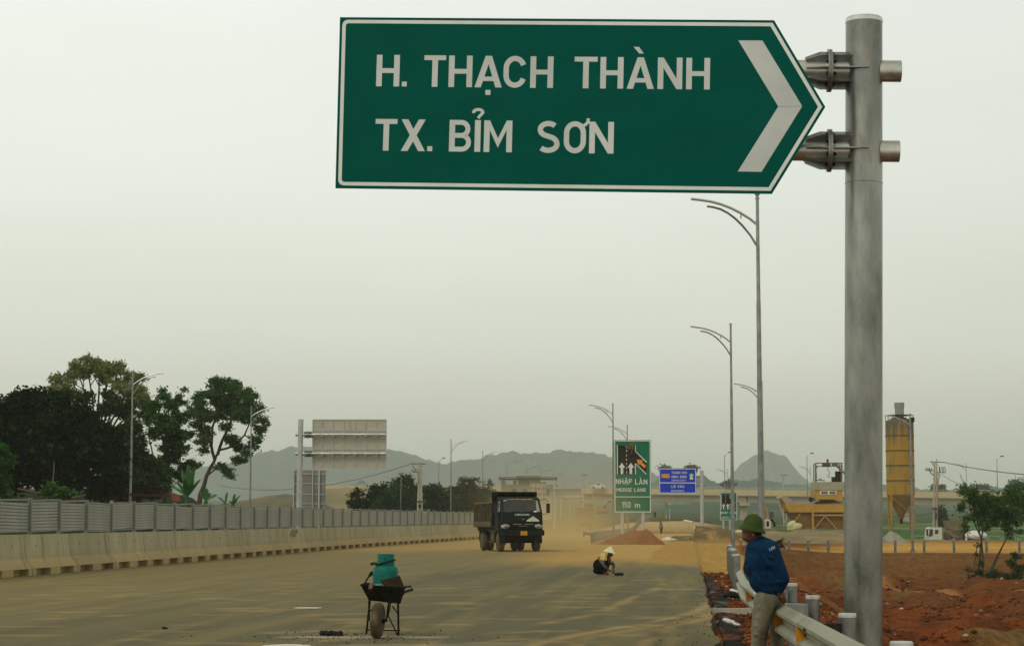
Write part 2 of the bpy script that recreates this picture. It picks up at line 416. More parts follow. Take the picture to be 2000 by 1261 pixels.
def build_road():
    yy = np.geomspace(3, 235, 620); u = np.linspace(0, 1, 260)
    U, Y = np.meshgrid(u, yy)
    xl = barrier_x(Y) - .9; xr = edge_x(Y) - .12 * fbm(Y / 1.3, Y * 0, 3, 77) * 1.0
    X = xl + (xr - xl) * U
    Z = np.zeros_like(X) + .012 * (fbm(X / 3, Y / 9, 3, 61) - .5)
    s = X - barrier_x(Y)
    A = C3(.088, .088, .058); D = C3(.235, .185, .068); D2 = C3(.44, .28, .08)
    C = np.zeros(X.shape + (3,)); C[:] = A
    C = C * (.8 + .4 * fbm(X / 1.7, Y / 6, 4, 62))[..., None] * np.interp(Y, [22, 45, 70], [.80, .9, 1])[..., None]
    st = fbm(s / .8, Y / 26, 4, 63) * .55 + fbm(s / 2.6, Y / 60, 3, 64) * .45
    dist = np.interp(Y, [20, 26, 33, 45, 70, 95, 130], [.05, .12, .30, .42, .55, .85, 1])
    left = sst(14.5, 4, s - .03 * (Y - 30))
    m = sst(.72, .28, st + .22 - .42 * dist - .30 * left)
    C = blend(C, D, np.clip(.62 + .38 * m, 0, 1) * (.40 + .33 * left))
    fine = fbm(s / .35, Y / 9, 4, 65)
    C = blend(C, D, sst(.50, .72, fine) * .38)
    C = blend(C, A * .72, sst(.52, .7, fbm(s / .38, Y / 14, 4, 66)) * .35 * (1 - .5 * left))
    # orange soil carried in around the junction
    og = sst(60, 82, Y + 14 * (fbm(X / 2, Y / 12, 3, 67) - .5)) * sst(-9.5, -4, X - edge_x(Y) + 3 * (st - .5))
    C = blend(C, C3(.47, .28, .072), og * .9)
    C = blend(C, D2, sst(86, 105, Y) * .55)
    # tyre tracks curving off to the ramp
    for x0, k, y0, a in ((-1.1, 1.0, 24, .55), (.25, 1.15, 24, .7), (.62, 1.15, 24, .45), (1.1, .9, 24, .5), (1.75, .5, 25, .6), (2.1, .4, 25, .35)):
        xt = x0 + k * 2.2 * (1 - np.exp(-(np.maximum(Y - y0, 0) / 9) ** 1.6)) + .10 * (Y - y0) + .12 * np.sin(Y / 2.3)
        w_ = .07 + .10 * fbm(Y / 1.3, X * 0 + x0, 2, 68)
        C = blend(C, C3(.40, .27, .10), np.exp(-((X - xt) / w_) ** 2) * a * sst(.35, .6, fbm(X / .7, Y / 1.6, 3, 69)) * sst(60, 45, Y))
    # dust smears left in small patches
    pt = fbm(X / .8, Y / .55, 4, 70)
    C = blend(C, C3(.40, .28, .11), sst(.62, .73, pt) * .42 * sst(70, 40, Y))
    # pale spilled streaks across the lane
    for yc, xa, xb, a in ((26.6, -2.95, -.9, .75), (44.7, 3.05, 4.4, .6), (24.9, -2.2, 0.2, .25)):
        C = blend(C, C3(.48, .48, .42), np.exp(-((Y - yc - .25 * (fbm(X * 2, Y * 0, 2, 71) - .5)) / .16) ** 2) * sst(xa - .3, xa + .3, X) * sst(xb + .3, xb - .3, X) * a)
    m_ = attr_mat('asphalt', .85, 28, .14, .5, 60, .015, .2)
    o = grid_mesh('road', X, Y, Z, np.clip(C, .004, .9), m_)
    tag(o, 'dusty asphalt carriageway with dried mud tracks', kind='structure')
    # broken edge of the asphalt layer, black underneath
    b = MB(); ys = np.geomspace(14, 62, 200); prev = None
    X1 = edge_x(ys) - .12 * fbm(ys / 1.3, ys * 0, 3, 77)
    rows = []
    for i, y in enumerate(ys):
        x = float(X1[i]); q = random.random()
        rows.append([(x - .03, y, -.004), (x + .012, y, -.035), (x + .05 + .03 * q, y, -.15 - .02 * q)])
    vs = [p for r_ in rows for p in r_]
    fs = [(i * 3 + j, i * 3 + j + 1, (i + 1) * 3 + j + 1, (i + 1) * 3 + j) for i in range(len(rows) - 1) for j in range(2)]
    b.add(vs, fs); e = b.build('asphalt_edge', mat('tar', (.012, .012, .011), (.05, .045, .035), 8, .9, 0, .8, 20))
    tag(e, kind='structure')
build_road()

# black geotextile lying beside the asphalt edge
def build_membrane():
    ys = np.geomspace(20, 58, 260); us = np.linspace(0, 1, 16)
    U, Y = np.meshgrid(us, ys)
    wd = .16 + .36 * fbm(Y / 3.1, Y * 0, 3, 90) ** 1.5 * sst(60, 40, Y) + .25 * (fbm(Y / .5, Y * 0, 2, 93) - .5)
    X = edge_x(Y) + .03 + U * wd
    Z = gz(X, Y, True) + .035 + .06 * (fbm(X / .25, Y / .8, 3, 91) - .4) - .05 * (U > .97) - .06 * (U < .03)
    C = np.zeros(X.shape + (3,)); C[:] = C3(.008, .008, .007)
    C = blend(C, C3(.15, .05, .03), sst(.60, .72, fbm(X / .3, Y / 1.0, 3, 92)) * .9)
    C = blend(C, C3(.14, .13, .11), sst(.72, .8, fbm(X / .2, Y / 2.0, 3, 94)) * .7)
    o = grid_mesh('geotextile_sheet', X, Y, Z, C, attr_mat('membrane', .8, 4, .3, .6, 14, .04, .06))
    tag(o, 'torn black geotextile sheet along the broken asphalt edge', 'geotextile')
build_membrane()

# ------------------------------------------------------------ concrete barrier segments
PROF = [(0, .185), (0.0, .20), (-.20, .46), (-.285, 1.12), (-.455, 1.12), (-.54, .46), (-.74, .20), (-.74, .185)]
def barrier_proto(k):
    t = thing('concrete_barrier', '', 'concrete barrier', group='concrete barrier segments along the left of the road')
    Ln = 4.02; rnd = random.Random(k)
    b = MB()
    def ext(pr, y0, y1):
        n = len(pr); vs = [(x, y, z) for y in (y0, y1) for x, z in pr]
        b.add(vs, [tuple(range(n)), tuple(range(2 * n - 1, n - 1, -1))] + [(i, n + i, n + (i + 1) % n, (i + 1) % n) for i in range(n)])
    ext(PROF, 0.008, Ln)
    foot = [(.0, 0), (.0, .1845), (-.74, .1845), (-.74, 0)]
    for y0, y1 in ((.008, .32), (1.58, 2.48), (3.72, Ln)): ext(foot, y0, y1)
    b.box((-.40, Ln / 2, .092), (.30, Ln - .05, .18))  # inner core added to block light through the slots and keep them dark
    # lifting-hole marks
    b.build('body', BARMATS[k], t, world=False, ang=20)
    for y in (1.0, 3.0):
        h = MB(); h.box((-.247, y, .80), (.01, .05, .075)); h.build('lifting_hole', BLACK, t, world=False)
    return t
def barmat(k):
    m = mat('barrier_concrete', (.34, .305, .195), (.50, .45, .30), 1.5, .9, 0, .25, 25, lo=.28, hi=.7, stretch=(1, 1, .25))
    nt = m.node_tree; P = nt.nodes["Principled BSDF"]
    # dried splash dirt along the foot, uneven in height, and runs of stain from the top
    tc = nt.nodes.new("ShaderNodeTexCoord"); sp = nt.nodes.new("ShaderNodeSeparateXYZ"); nt.links.new(tc.outputs['Object'], sp.inputs[0])
    oi = nt.nodes.new("ShaderNodeObjectInfo")
    ad = nt.nodes.new("ShaderNodeVectorMath"); ad.operation = 'ADD'; nt.links.new(tc.outputs['Object'], ad.inputs[0]); nt.links.new(oi.outputs['Location'], ad.inputs[1])
    n = nt.nodes.new("ShaderNodeTexNoise"); n.inputs['Scale'].default_value = 1.3; n.inputs['Detail'].default_value = 5; nt.links.new(ad.outputs[0], n.inputs['Vector'])
    a = nt.nodes.new("ShaderNodeMath"); a.operation = 'MULTIPLY_ADD'; a.inputs[1].default_value = .5; nt.links.new(n.outputs[0], a.inputs[0]); nt.links.new(sp.outputs['Z'], a.inputs[2])
    mr = nt.nodes.new("ShaderNodeMapRange"); mr.inputs[1].default_value = .55; mr.inputs[2].default_value = .95; mr.inputs[3].default_value = .75; mr.inputs[4].default_value = 0
    nt.links.new(a.outputs[0], mr.inputs[0])
    old = P.inputs['Base Color'].links[0].from_socket
    mx = nt.nodes.new("ShaderNodeMix"); mx.data_type = 'RGBA'; nt.links.new(mr.outputs[0], mx.inputs[0]); nt.links.new(old, mx.inputs[6]); mx.inputs[7].default_value = (.43, .30, .125, 1)
    n2 = nt.nodes.new("ShaderNodeTexNoise"); n2.inputs['Scale'].default_value = 1; n2.inputs['Detail'].default_value = 3
    mp = nt.nodes.new("ShaderNodeMapping"); mp.inputs['Scale'].default_value = (3.4, 3.4, .35); nt.links.new(ad.outputs[0], mp.inputs[0]); nt.links.new(mp.outputs[0], n2.inputs['Vector'])
    m2 = nt.nodes.new("ShaderNodeMapRange"); m2.inputs[1].default_value = .54; m2.inputs[2].default_value = .74; m2.inputs[3].default_value = 0; m2.inputs[4].default_value = .75
    nt.links.new(n2.outputs[0], m2.inputs[0])
    mx2 = nt.nodes.new("ShaderNodeMix"); mx2.data_type = 'RGBA'; nt.links.new(m2.outputs[0], mx2.inputs[0]); nt.links.new(mx.outputs[2], mx2.inputs[6]); mx2.inputs[7].default_value = (.25, .185, .10, 1)
    # tone differs from casting to casting
    m3 = nt.nodes.new("ShaderNodeMapRange"); m3.inputs[3].default_value = .86; m3.inputs[4].default_value = 1.08; nt.links.new(oi.outputs['Random'], m3.inputs[0])
    vs = nt.nodes.new("ShaderNodeVectorMath"); vs.operation = 'SCALE'; nt.links.new(mx2.outputs[2], vs.inputs[0]); nt.links.new(m3.outputs[0], vs.inputs['Scale'])
    nt.links.new(vs.outputs[0], P.inputs['Base Color'])
    return m
BARMATS = [barmat(0)]
proto = barrier_proto(0)
y = 51.35; i = 0
ORD = ['first', 'second', 'third', 'fourth', 'fifth', 'sixth', 'seventh', 'eighth', 'ninth', 'tenth', 'eleventh', 'twelfth']
while y < 168:
    y1 = y + 4.05; x0 = float(barrier_x(y)); x1 = float(barrier_x(y1))
    Vd = Vector((x1 - x0, y1 - y, 0)).normalized()
    U = Vector((Vd.y, -Vd.x, 0)).normalized()
    y1 = y + 4.05 * Vd.y
    M = frame(U, Vd, Vector((0, 0, 1)), (x0, y, 0))
    if i == 10: lab = 'concrete barrier segment with a dark grey stain, below the large sign back'
    elif i < 12: lab = 'dusty concrete barrier segment with two drain slots, ' + ORD[i] + ' from the left edge of the photo'
    elif i < 16: lab = 'distant concrete barrier segment, ' + ['second', 'third', 'fourth', 'fifth'][i - 12] + ' to the right of the stained segment'
    else: lab = 'pale concrete barrier segment, one of the distant run left of the dump truck'
    if i == 0: seg = proto; proto.matrix_world = M; proto["label"] = lab
    else: seg = copy_tree(proto, M, lab)
    if i == 10:
        b = MB(); rnd = random.Random(4); pts = []
        for k in range(22):
            a = 2 * math.pi * k / 22; rr = rnd.uniform(.75, 1.15); pts.append((1.5 + 1.15 * rr * math.cos(a) , .90 + .17 * rr * math.sin(a) + .10 * math.cos(a)))
        b.add([(-.20 - .085 * (z - .46) / .66 + .004, yy_, min(z, 1.11)) for yy_, z in pts], [tuple(range(22))]); b.build('stain', mat('grey_stain', (.13, .125, .10), (.30, .275, .19), 3, .95, lo=.4, hi=.7), seg, world=False, smooth=False)
    y = y1; i += 1

# ------------------------------------------------------------ anti-glare fence on the barrier
FEN = mat('fence_grey', (.19, .20, .185), (.28, .29, .27), 1.4, .5, .55, lo=.3, hi=.7)
def slatmat():
    m = mat('fence_mesh', (.31, .325, .30), (.44, .455, .42), 1.1, .6, .2, lo=.3, hi=.7, stretch=(1, 1, .5))
    nt = m.node_tree; P = nt.nodes["Principled BSDF"]
    tc = nt.nodes.new("ShaderNodeTexCoord")
    wv = nt.nodes.new("ShaderNodeTexWave"); wv.wave_type = 'BANDS'; wv.bands_direction = 'Y'; wv.inputs['Scale'].default_value = 2.6; wv.inputs['Distortion'].default_value = 1.2; wv.inputs['Detail'].default_value = 3
    nt.links.new(tc.outputs['Object'], wv.inputs['Vector'])
    old = P.inputs['Base Color'].links[0].from_socket
    mr = nt.nodes.new("ShaderNodeMapRange"); mr.inputs[3].default_value = .86; mr.inputs[4].default_value = 1.06; nt.links.new(wv.outputs[0], mr.inputs[0])
    vs = nt.nodes.new("ShaderNodeVectorMath"); vs.operation = 'SCALE'; nt.links.new(old, vs.inputs[0]); nt.links.new(mr.outputs[0], vs.inputs['Scale']); nt.links.new(vs.outputs[0], P.inputs['Base Color'])
    return m
SLAT = slatmat()
fence = thing('anti_glare_fence', 'long grey metal anti-glare fence on top of the concrete barrier', 'fence', loc=(float(barrier_x(50)) - .37, 50, 1.12))
def fence_bay(Ln, warp=0):
    p = MB()
    nz = 9; z0 = 1.21; z1 = 2.03; dz = (z1 - z0) / nz
    for k in range(nz):
        z = z0 + (k + .5) * dz
        p.box((0.0, Ln / 2, z), (.022, Ln - .13, dz - .022), M=Matrix.Rotation(R(4), 3, 'Y'))
    p.cur = 1; p.box((-.03, Ln / 2, (z0 + z1) / 2), (.004, Ln - .14, z1 - z0 - .02))  # darker back plate puts the shade of the slat gaps into colour
    q = MB(); q.box((0, Ln / 2, 2.06), (.05, Ln - .09, .05)); q.box((0, Ln / 2, 1.19), (.045, Ln - .09, .035))
    q.box((0.012, .085, 1.62), (.05, .035, .82)); q.box((0.012, Ln - .085, 1.62), (.05, .035, .82))
    r_ = MB(); r_.box((.012, 0, 1.62), (.10, .085, 1.0)); r_.box((.012, 0, 2.128), (.11, .10, .016)); r_.box((0, 0, 1.128), (.17, .2, .014))
    return [(p, 'slat_panel', [SLAT, FEN]), (q, 'panel_frame', FEN), (r_, 'post', FEN)]
y = 48.2; n = 0; meshes = None
fi = fence.matrix_world.inverted()
while y < 168:
    x0 = float(barrier_x(y)) - .37; x1 = float(barrier_x(y + 2.65)) - .37
    Vd = Vector((x1 - x0, 2.65, 0)).normalized(); U = Vector((Vd.y, -Vd.x, 0)); y1 = y + 2.65 * Vd.y
    M = fi @ frame(U, Vd, Vector((0, 0, 1)), (x0, y, 0))
    if meshes is None:
        meshes = [(b.build(nm, mt, None, ang=20), nm) for b, nm, mt in fence_bay(2.65)]; obs = [o for o, _ in meshes]
    else:
        obs = [o.copy() for o, _ in meshes]
        for o in obs: col.objects.link(o)
    for o in obs: o.parent = fence; o.matrix_basis = M @ Matrix.Rotation(R(random.uniform(-1.2, 1.2)), 4, 'X')
    y = y1; n += 1
# ------------------------------------------------------------ stroke lettering
def arc(cx, cy, rx, ry, a0, a1, n=10):
    return [(cx + rx * math.cos(R(a0 + (a1 - a0) * i / n)), cy + ry * math.sin(R(a0 + (a1 - a0) * i / n))) for i in range(n + 1)]
def ribbon(pts, t):
    """outline quads of a thick polyline"""
    P = [Vector((a, b)) for a, b in pts]; n = len(P); L_ = []; R_ = []
    for i in range(n):
        d0 = (P[i] - P[i - 1]).normalized() if i else (P[1] - P[0]).normalized()
        d1 = (P[i + 1] - P[i]).normalized() if i < n - 1 else d0
        d = (d0 + d1); d = d.normalized() if d.length > 1e-6 else d0
        k = 1 / max(.5, d.dot(d0)); nn = Vector((-d.y, d.x)) * t / 2 * k
        L_.append(P[i] + nn); R_.append(P[i] - nn)
    return [[tuple(L_[i]), tuple(L_[i + 1]), tuple(R_[i + 1]), tuple(R_[i])] for i in range(n - 1)]
def rect(a, b, c, d): return [(a, b), (c, b), (c, d), (a, d)]
WID = dict(H=.73, T=.70, A=.86, C=.72, N=.76, X=.77, B=.70, I=.18, M=.89, S=.72, O=.71, P=.68, L=.60, E=.62, R=.70, G=.74, U=.72, K=.74, V=.82, W=1.1, Y=.78, D=.72, F=.6)
WID.update({'.': .17, ' ': .42, '0': .62, '1': .38, '5': .6, 'm': .95, 'Q': .7, '-': .3, 'Z': .66})
ACC = {'Ạ': ('A', 'dot'), 'À': ('A', 'grave'), 'Ỉ': ('I', 'hook'), 'Ơ': ('O', 'horn'), 'Ậ': ('A', 'circ dot'), 'Á': ('A', 'acute'), 'Ì': ('I', 'grave'), 'Ố': ('O', 'circ acute2')}
def glyph(c, w=None, t=.175):
    acc = ''
    if c in ACC: c, acc = ACC[c]
    w = WID.get(c, .7) if w is None else w
    h = t * .86; o = []; m = w / 2
    def bar(y): return (y - h / 2, y + h / 2)
    if c in 'HNMUBEFLPRKDIT5' or c == 'm':
        if c == 'I': o.append(rect(0, 0, w, 1))
        elif c not in 'TU5m': o.append(rect(0, 0, t, 1))
    if c == 'H': o += [rect(w - t, 0, w, 1), rect(t, .5 - h / 2, w - t, .5 + h / 2)]
    elif c == 'T': o += [rect(0, 1 - h, w, 1), rect(m - t / 2, 0, m + t / 2, 1 - h)]
    elif c == 'N': o += [rect(w - t, 0, w, 1), [(t, 1), (t, .67), (w - t, 0), (w - t, .33)]]
    elif c == 'M': o += [rect(w - t, 0, w, 1), [(t, 1), (t, .70), (m, .14), (m, .44)], [(w - t, 1), (m, .44), (m, .14), (w - t, .70)]]
    elif c == 'A':
        s = t * .55; a = t * 1.12
        o += [[(0, 0), (a, 0), (m, .74), (m, 1), (m - s, 1)], [(w, 0), (m + s, 1), (m, 1), (m, .74), (w - a, 0)]]
        f = lambda y: a + (m - a) * y / .74
        o.append([(f(.20), .20), (w - f(.20), .20), (w - f(.34), .34), (f(.34), .34)])
    elif c == 'V':
        s = t * .55; a = t * 1.12
        o += [[(0, 1), (m - s, 0), (m, 0), (m, .26), (a, 1)], [(w, 1), (w - a, 1), (m, .26), (m, 0), (m + s, 0)]]
    elif c == 'W':
        q = w / 4; a = t * .95
        for x0, x1 in ((0, q), (2 * q, q), (2 * q, 3 * q), (4 * q, 3 * q)):
            o.append([(x0 - a / 2 + (a / 2 if x0 == 0 else -a / 2 if x0 > 3.9 * q else 0), 1), (x1 - a / 2, 0), (x1 + a / 2, 0), (x0 + a / 2 + (a / 2 if x0 == 0 else -a / 2 if x0 > 3.9 * q else 0), 1)])
    elif c == 'X': a = t * 1.2; o += [[(0, 0), (a, 0), (w, 1), (w - a, 1)], [(w - a, 0), (w, 0), (a, 1), (0, 1)]]
    elif c == 'Y': o += [rect(m - t / 2, 0, m + t / 2, .42), [(m - t / 2, .42), (m + t / 2, .42), (t * 1.1, 1), (0, 1)], [(m - t / 2, .42), (m + t / 2, .42), (w, 1), (w - t * 1.1, 1)]]
    elif c == 'Z': o += [rect(0, 0, w, h), rect(0, 1 - h, w, 1), [(0, h), (t * 1.2, h), (w, 1 - h), (w - t * 1.2, 1 - h)]]
    elif c == 'K': o += [[(t, .36), (t, .58), (w - t * 1.1, 1), (w, 1)], [(t * 1.6, .56), (w - t * 1.2, 0), (w, 0), (t * 2.4, .70)]]
    elif c == 'L': o.append(rect(t, 0, w, h))
    elif c in 'EF':
        o += [rect(t, 1 - h, w, 1), rect(t, .5 - h / 2, w * .93, .5 + h / 2)]
        if c == 'E': o.append(rect(t, 0, w, h))
    elif c in 'PR':
        r = .27 - h / 4
        o += ribbon([(t, 1 - h / 2), (w - t / 2 - r * .9, 1 - h / 2)] + arc(w - t / 2 - r * .9, 1 - h / 2 - r, r * .9, r, 80, -80, 10) + [(w - t / 2 - r * .9, 1 - h / 2 - 2 * r), (t, 1 - h / 2 - 2 * r)], h)
        if c == 'R': o.append([(w * .42, .45), (w - t * 1.1, 0), (w, 0), (w * .42 + t * 1.1, .45)])
    elif c == 'B':
        r1 = .245 - h / 4; yb = h / 2 + 2 * (.5 - h / 2 - r1)
        r2 = (1 - h - 2 * r1) / 2
        o += ribbon([(t, 1 - h / 2), (w - t / 2 - r1 - .03, 1 - h / 2)] + arc(w - t / 2 - r1 - .03, 1 - h / 2 - r1, r1, r1, 80, -80, 9) + [(w - t / 2 - r1 - .03, 1 - h / 2 - 2 * r1), (t, 1 - h / 2 - 2 * r1)], h)
        o += ribbon([(t, h / 2 + 2 * r2), (w - t / 2 - r2, h / 2 + 2 * r2)] + arc(w - t / 2 - r2, h / 2 + r2, r2, r2, 80, -80, 9) + [(w - t / 2 - r2, h / 2), (t, h / 2)], h)
    elif c == 'D':
        rx = w - 1.5 * t
        o += ribbon([(t, 1 - h / 2), (w * .45, 1 - h / 2)] + arc(w * .45, .5, w * .55 - t / 2, .5 - h / 2, 80, -80, 12) + [(w * .45, h / 2), (t, h / 2)], h)
    elif c in 'O0Q':
        rx = m - t / 2; ry = min(.5 - h / 2, rx * 1.1)
        p = arc(m, 1 - h / 2 - ry, rx, ry, 0, 180, 14) + arc(m, h / 2 + ry, rx, ry, 180, 360, 14); p.append(p[0])
        o += ribbon(p, (t + h) / 2)
    elif c == 'U': o += ribbon([(t / 2, 1), (t / 2, .35)] + arc(m, .35, m - t / 2, .35 - h / 2, 180, 360, 12) + [(w - t / 2, .35), (w - t / 2, 1)], t)
    elif c in 'CG':
        rx = m - t / 2; ry = min(.5 - h / 2, rx * 1.1)
        p = arc(m, 1 - h / 2 - ry, rx, ry, 18, 180, 12) + arc(m, h / 2 + ry, rx, ry, 180, 342 if c == 'C' else 355, 12)
        o += ribbon(p, (t + h) / 2)
        if c == 'G': o += [rect(w - t, .28, w, .52), rect(m, .52 - h, w - t, .52)]
    elif c == 'S':
        rx = m - t / 2
        p = arc(m, .735, rx * .93, .265 - h / 2, 38, 180, 9) + arc(m, .735, rx * .93, .20, 190, 250, 5) + arc(m, .27, rx, .235, 72, 0, 6) + arc(m, .27, rx, .27 - h / 2, -8, -142, 9)
        o += ribbon(p, (t + h) / 2)
    elif c == '5':
        o += [rect(t * .3, 1 - h, w * .95, 1), rect(t * .3, .48, t * 1.25, 1 - h)]
        o += ribbon([(t * .5, .50)] + arc(m, .32, m - t / 2, .32 - h / 2, 120, -150, 16), h)
    elif c == '1': o += [rect(w - t, 0, w, 1), [(w - t, 1), (w - t, .82), (0, .68), (0, .82)]]
    elif c == 'm':
        o.append(rect(0, 0, t, .72)); r = (w - 3 * t) / 4 + t / 2
        for x in (t / 2, t / 2 + (w - t) / 2):
            o += ribbon(arc(x + (w - t) / 4, .72 - h / 2 - .22, (w - t) / 4, .22, 170, 0, 9) + [(x + (w - t) / 2, .4), (x + (w - t) / 2, 0)], h)
    elif c == '.': o.append(rect(0, 0, w, .155))
    elif c == '-': o.append(rect(0, .45, w, .55))
    if 'dot' in acc: o.append(rect(m - .08, -.24, m + .08, -.08))
    if 'grave' in acc: o.append([(m - .23, 1.33), (m - .06, 1.33), (m + .09, 1.12), (m - .05, 1.12)] if c == 'A' else [(m - .24, 1.33), (m - .07, 1.33), (m + .06, 1.12), (m - .07, 1.12)])
    if acc == 'acute': o.append([(m - .08, 1.12), (m + .06, 1.12), (m + .24, 1.33), (m + .07, 1.33)])
    if 'circ' in acc: o += [[(m - .24, 1.08), (m - .10, 1.08), (m + .02, 1.24), (m - .04, 1.28)], [(m + .24, 1.08), (m + .10, 1.08), (m - .02, 1.24), (m + .04, 1.28)]]
    if 'acute2' in acc: o.append([(m + .20, 1.22), (m + .32, 1.22), (m + .44, 1.40), (m + .30, 1.40)])
    if 'hook' in acc: o += ribbon(arc(m - .0, 1.25, .145, .085, 200, -40, 9) + [(m + .05, 1.13), (m - .0, 1.06)], .095)
    if 'horn' in acc: o += ribbon([(w - .13, .86), (w - .03, .90), (w + .05, .98), (w + .055, 1.10)], .10)
    return o, w
def put_polys(b, polys, O, U, V, Nn, sx, sy, base=.0012, step=.00025, ox=0, oy=0):
    for k, p in enumerate(polys):
        d = base + step * (k % 7)
        vs = [O + U * (ox + x * sx) + V * (oy + y * sy) + Nn * d for x, y in p]
        a = sum(p[i][0] * p[(i + 1) % len(p)][1] - p[(i + 1) % len(p)][0] * p[i][1] for i in range(len(p)))
        f = list(range(len(p)))
        b.add(vs, [tuple(f if a > 0 else f[::-1])])
def text(name, s, parent, O, U, V, Nn, hgt, material, width=None, gap=.16, t=.165, base=.0012, step=.00025):
    """letters from origin O (baseline left); width = total length to fit"""
    tot = 0; ws = []
    for ch in s:
        g, w_ = glyph(ch, None, t); ws.append((g, w_)); tot += w_ + gap
    tot -= gap; sx = hgt if width is None else width / tot
    b = MB(); x = 0
    for g, w_ in ws:
        put_polys(b, g, O, U, V, Nn, sx, hgt, base, step, x * sx); x += w_ + gap
    return b.build(name, material, parent, smooth=False)

# ------------------------------------------------------------ main direction sign
YL, YR = 21.05, 20.72
BL = at(655, 367, YL); BR = at(1508, 378, YR)
U = (BR - BL).normalized()
V0 = (at(664, 34, YL) - BL); V = (V0 - U * V0.dot(U)).normalized()
Nn = U.cross(V).normalized()                     # towards the camera side?
if Nn.y > 0: Nn = -Nn
def onpl(px, py, O=None, n_=None):
    O = BL if O is None else O; n_ = Nn if n_ is None else n_
    a = at(px, py, 10.0); e = Vector((0, 0, EYE)); d = (a - e).normalized()
    return e + d * ((O - e).dot(n_) / d.dot(n_))
def uv(px, py):
    p = onpl(px, py) - BL; return (p.dot(U), p.dot(V))
Hs = 1.83
SIGN = thing('direction_sign', 'big green arrow-shaped sign reading H. THẠCH THÀNH and TX. BỈM SƠN', 'road sign', loc=BL)
outline = [uv(655, 367), uv(1508, 378), uv(1612, 209), uv(1512, 40), uv(664, 34)]
b = MB(); b.prism(outline, BL, U, V, -Nn, 0, .035)
b.build('panel', GREEN, SIGN, smooth=False)
# white border line with rounded left corners
def inset(poly, d):
    n = len(poly); out = []
    for i in range(n):
        p0 = Vector(poly[i - 1]); p = Vector(poly[i]); p1 = Vector(poly[(i + 1) % n])
        a = (p - p0).normalized(); c_ = (p1 - p).normalized()
        na = Vector((-a.y, a.x)); nc = Vector((-c_.y, c_.x)); bi = (na + nc).normalized()
        out.append(p + bi * d / max(.3, bi.dot(na)))
    return out
def rounded(poly, r, which, n=6):
    out = []
    for i, p in enumerate(poly):
        p = Vector(p)
        if i in which:
            a = (Vector(poly[i - 1]) - p).normalized(); c_ = (Vector(poly[(i + 1) % len(poly)]) - p).normalized()
            ctr = p + (a + c_) * r
            s0 = p + a * r; s1 = p + c_ * r
            for k in range(n + 1):
                t_ = k / n; q = s0 * (1 - t_) ** 2 + p * 2 * t_ * (1 - t_) + s1 * t_ ** 2; out.append(q)
        else:
            for k in range(1): out.append(p)
    return out
o1 = rounded(inset(outline, .028), .07, (0, 4)); o2 = rounded(inset(outline, .066), .035, (0, 4))
b = MB(); n = len(o1)
vs = [BL + U * p.x + V * p.y + Nn * .0012 for p in o1 + o2]
b.add(vs, [(i, (i + 1) % n, n + (i + 1) % n, n + i) for i in range(n)])
b.build('border', WHITE, SIGN, smooth=False)
# letters placed glyph by glyph on the panel
row1 = [('H', 313, 463), ('.', 480, 512), ('T', 622, 763), ('H', 782, 935), ('Ạ', 951, 1128), ('C', 1136, 1287), ('H', 1311, 1460), ('T', 1597, 1746), ('H', 1765, 1915), ('À', 1937, 2114), ('N', 2137, 2297), ('H', 2322, 2476)]
row2 = [('T', 305, 447), ('X', 473, 630), ('.', 645, 677), ('B', 785, 930), ('Ỉ', 950, 988), ('M', 1010, 1193), ('S', 1352, 1503), ('Ơ', 1527, 1673), ('N', 1693, 1852)]
LETTER = mat('letter_white', (.46, .48, .475), (.63, .65, .645), 1.1, .42, lo=.25, hi=.75)
def letters(row, yb0, yb1, x0, x1, hpx):
    for ch, a, c_ in row:
        pa, pc = 640 + a / 3.3183, 640 + c_ / 3.3183
        k = ((pa + pc) / 2 - x0) / (x1 - x0); yb = yb0 + (yb1 - yb0) * k
        u0, v0 = uv(pa, yb); u1, _ = uv(pc, yb); _, v1 = uv(pa, yb - hpx)
        hh = v1 - v0; wn = (u1 - u0) / hh
        if ch in '.': wn = WID['.']
        g, w_ = glyph(ch, wn, .178)
        lb = MB(); put_polys(lb, g, BL, U, V, Nn, (u1 - u0) / w_, hh, .0014, .0003, u0, v0)
        lb.build('letter', LETTER, SIGN, smooth=False)
letters(row1, 20 + 494 / 3.3183, 20 + 513.5 / 3.3183, 640 + 388 / 3.3183, 1363, 204 / 3.3183)
letters(row2, 20 + 910 / 3.3183, 20 + 928 / 3.3183, 640 + 376 / 3.3183, 640 + 1772 / 3.3183, 205 / 3.3183)
z2 = lambda x, y: uv(1220 + x / 3.3183, 20 + y / 3.3183)
b = MB()
for poly in ([z2(737, 197), z2(995, 624), z2(1150, 622), z2(893, 198)], [z2(995, 626), z2(733, 1045), z2(887, 1048), z2(1150, 624)]):
    put_polys(b, [poly], BL, U, V, Nn, 1, 1, .0014)
b.build('chevron', LETTER, SIGN, smooth=False)
# stiffening rails and edge frame on the back
b = MB()
for k in range(7):
    p = BL + U * (.25 + k * .70) - Nn * .06; b.beam(p + V * .04, p + V * (Hs - .06), .05, .05)
b.build('back_stiffener', GALV, SIGN)

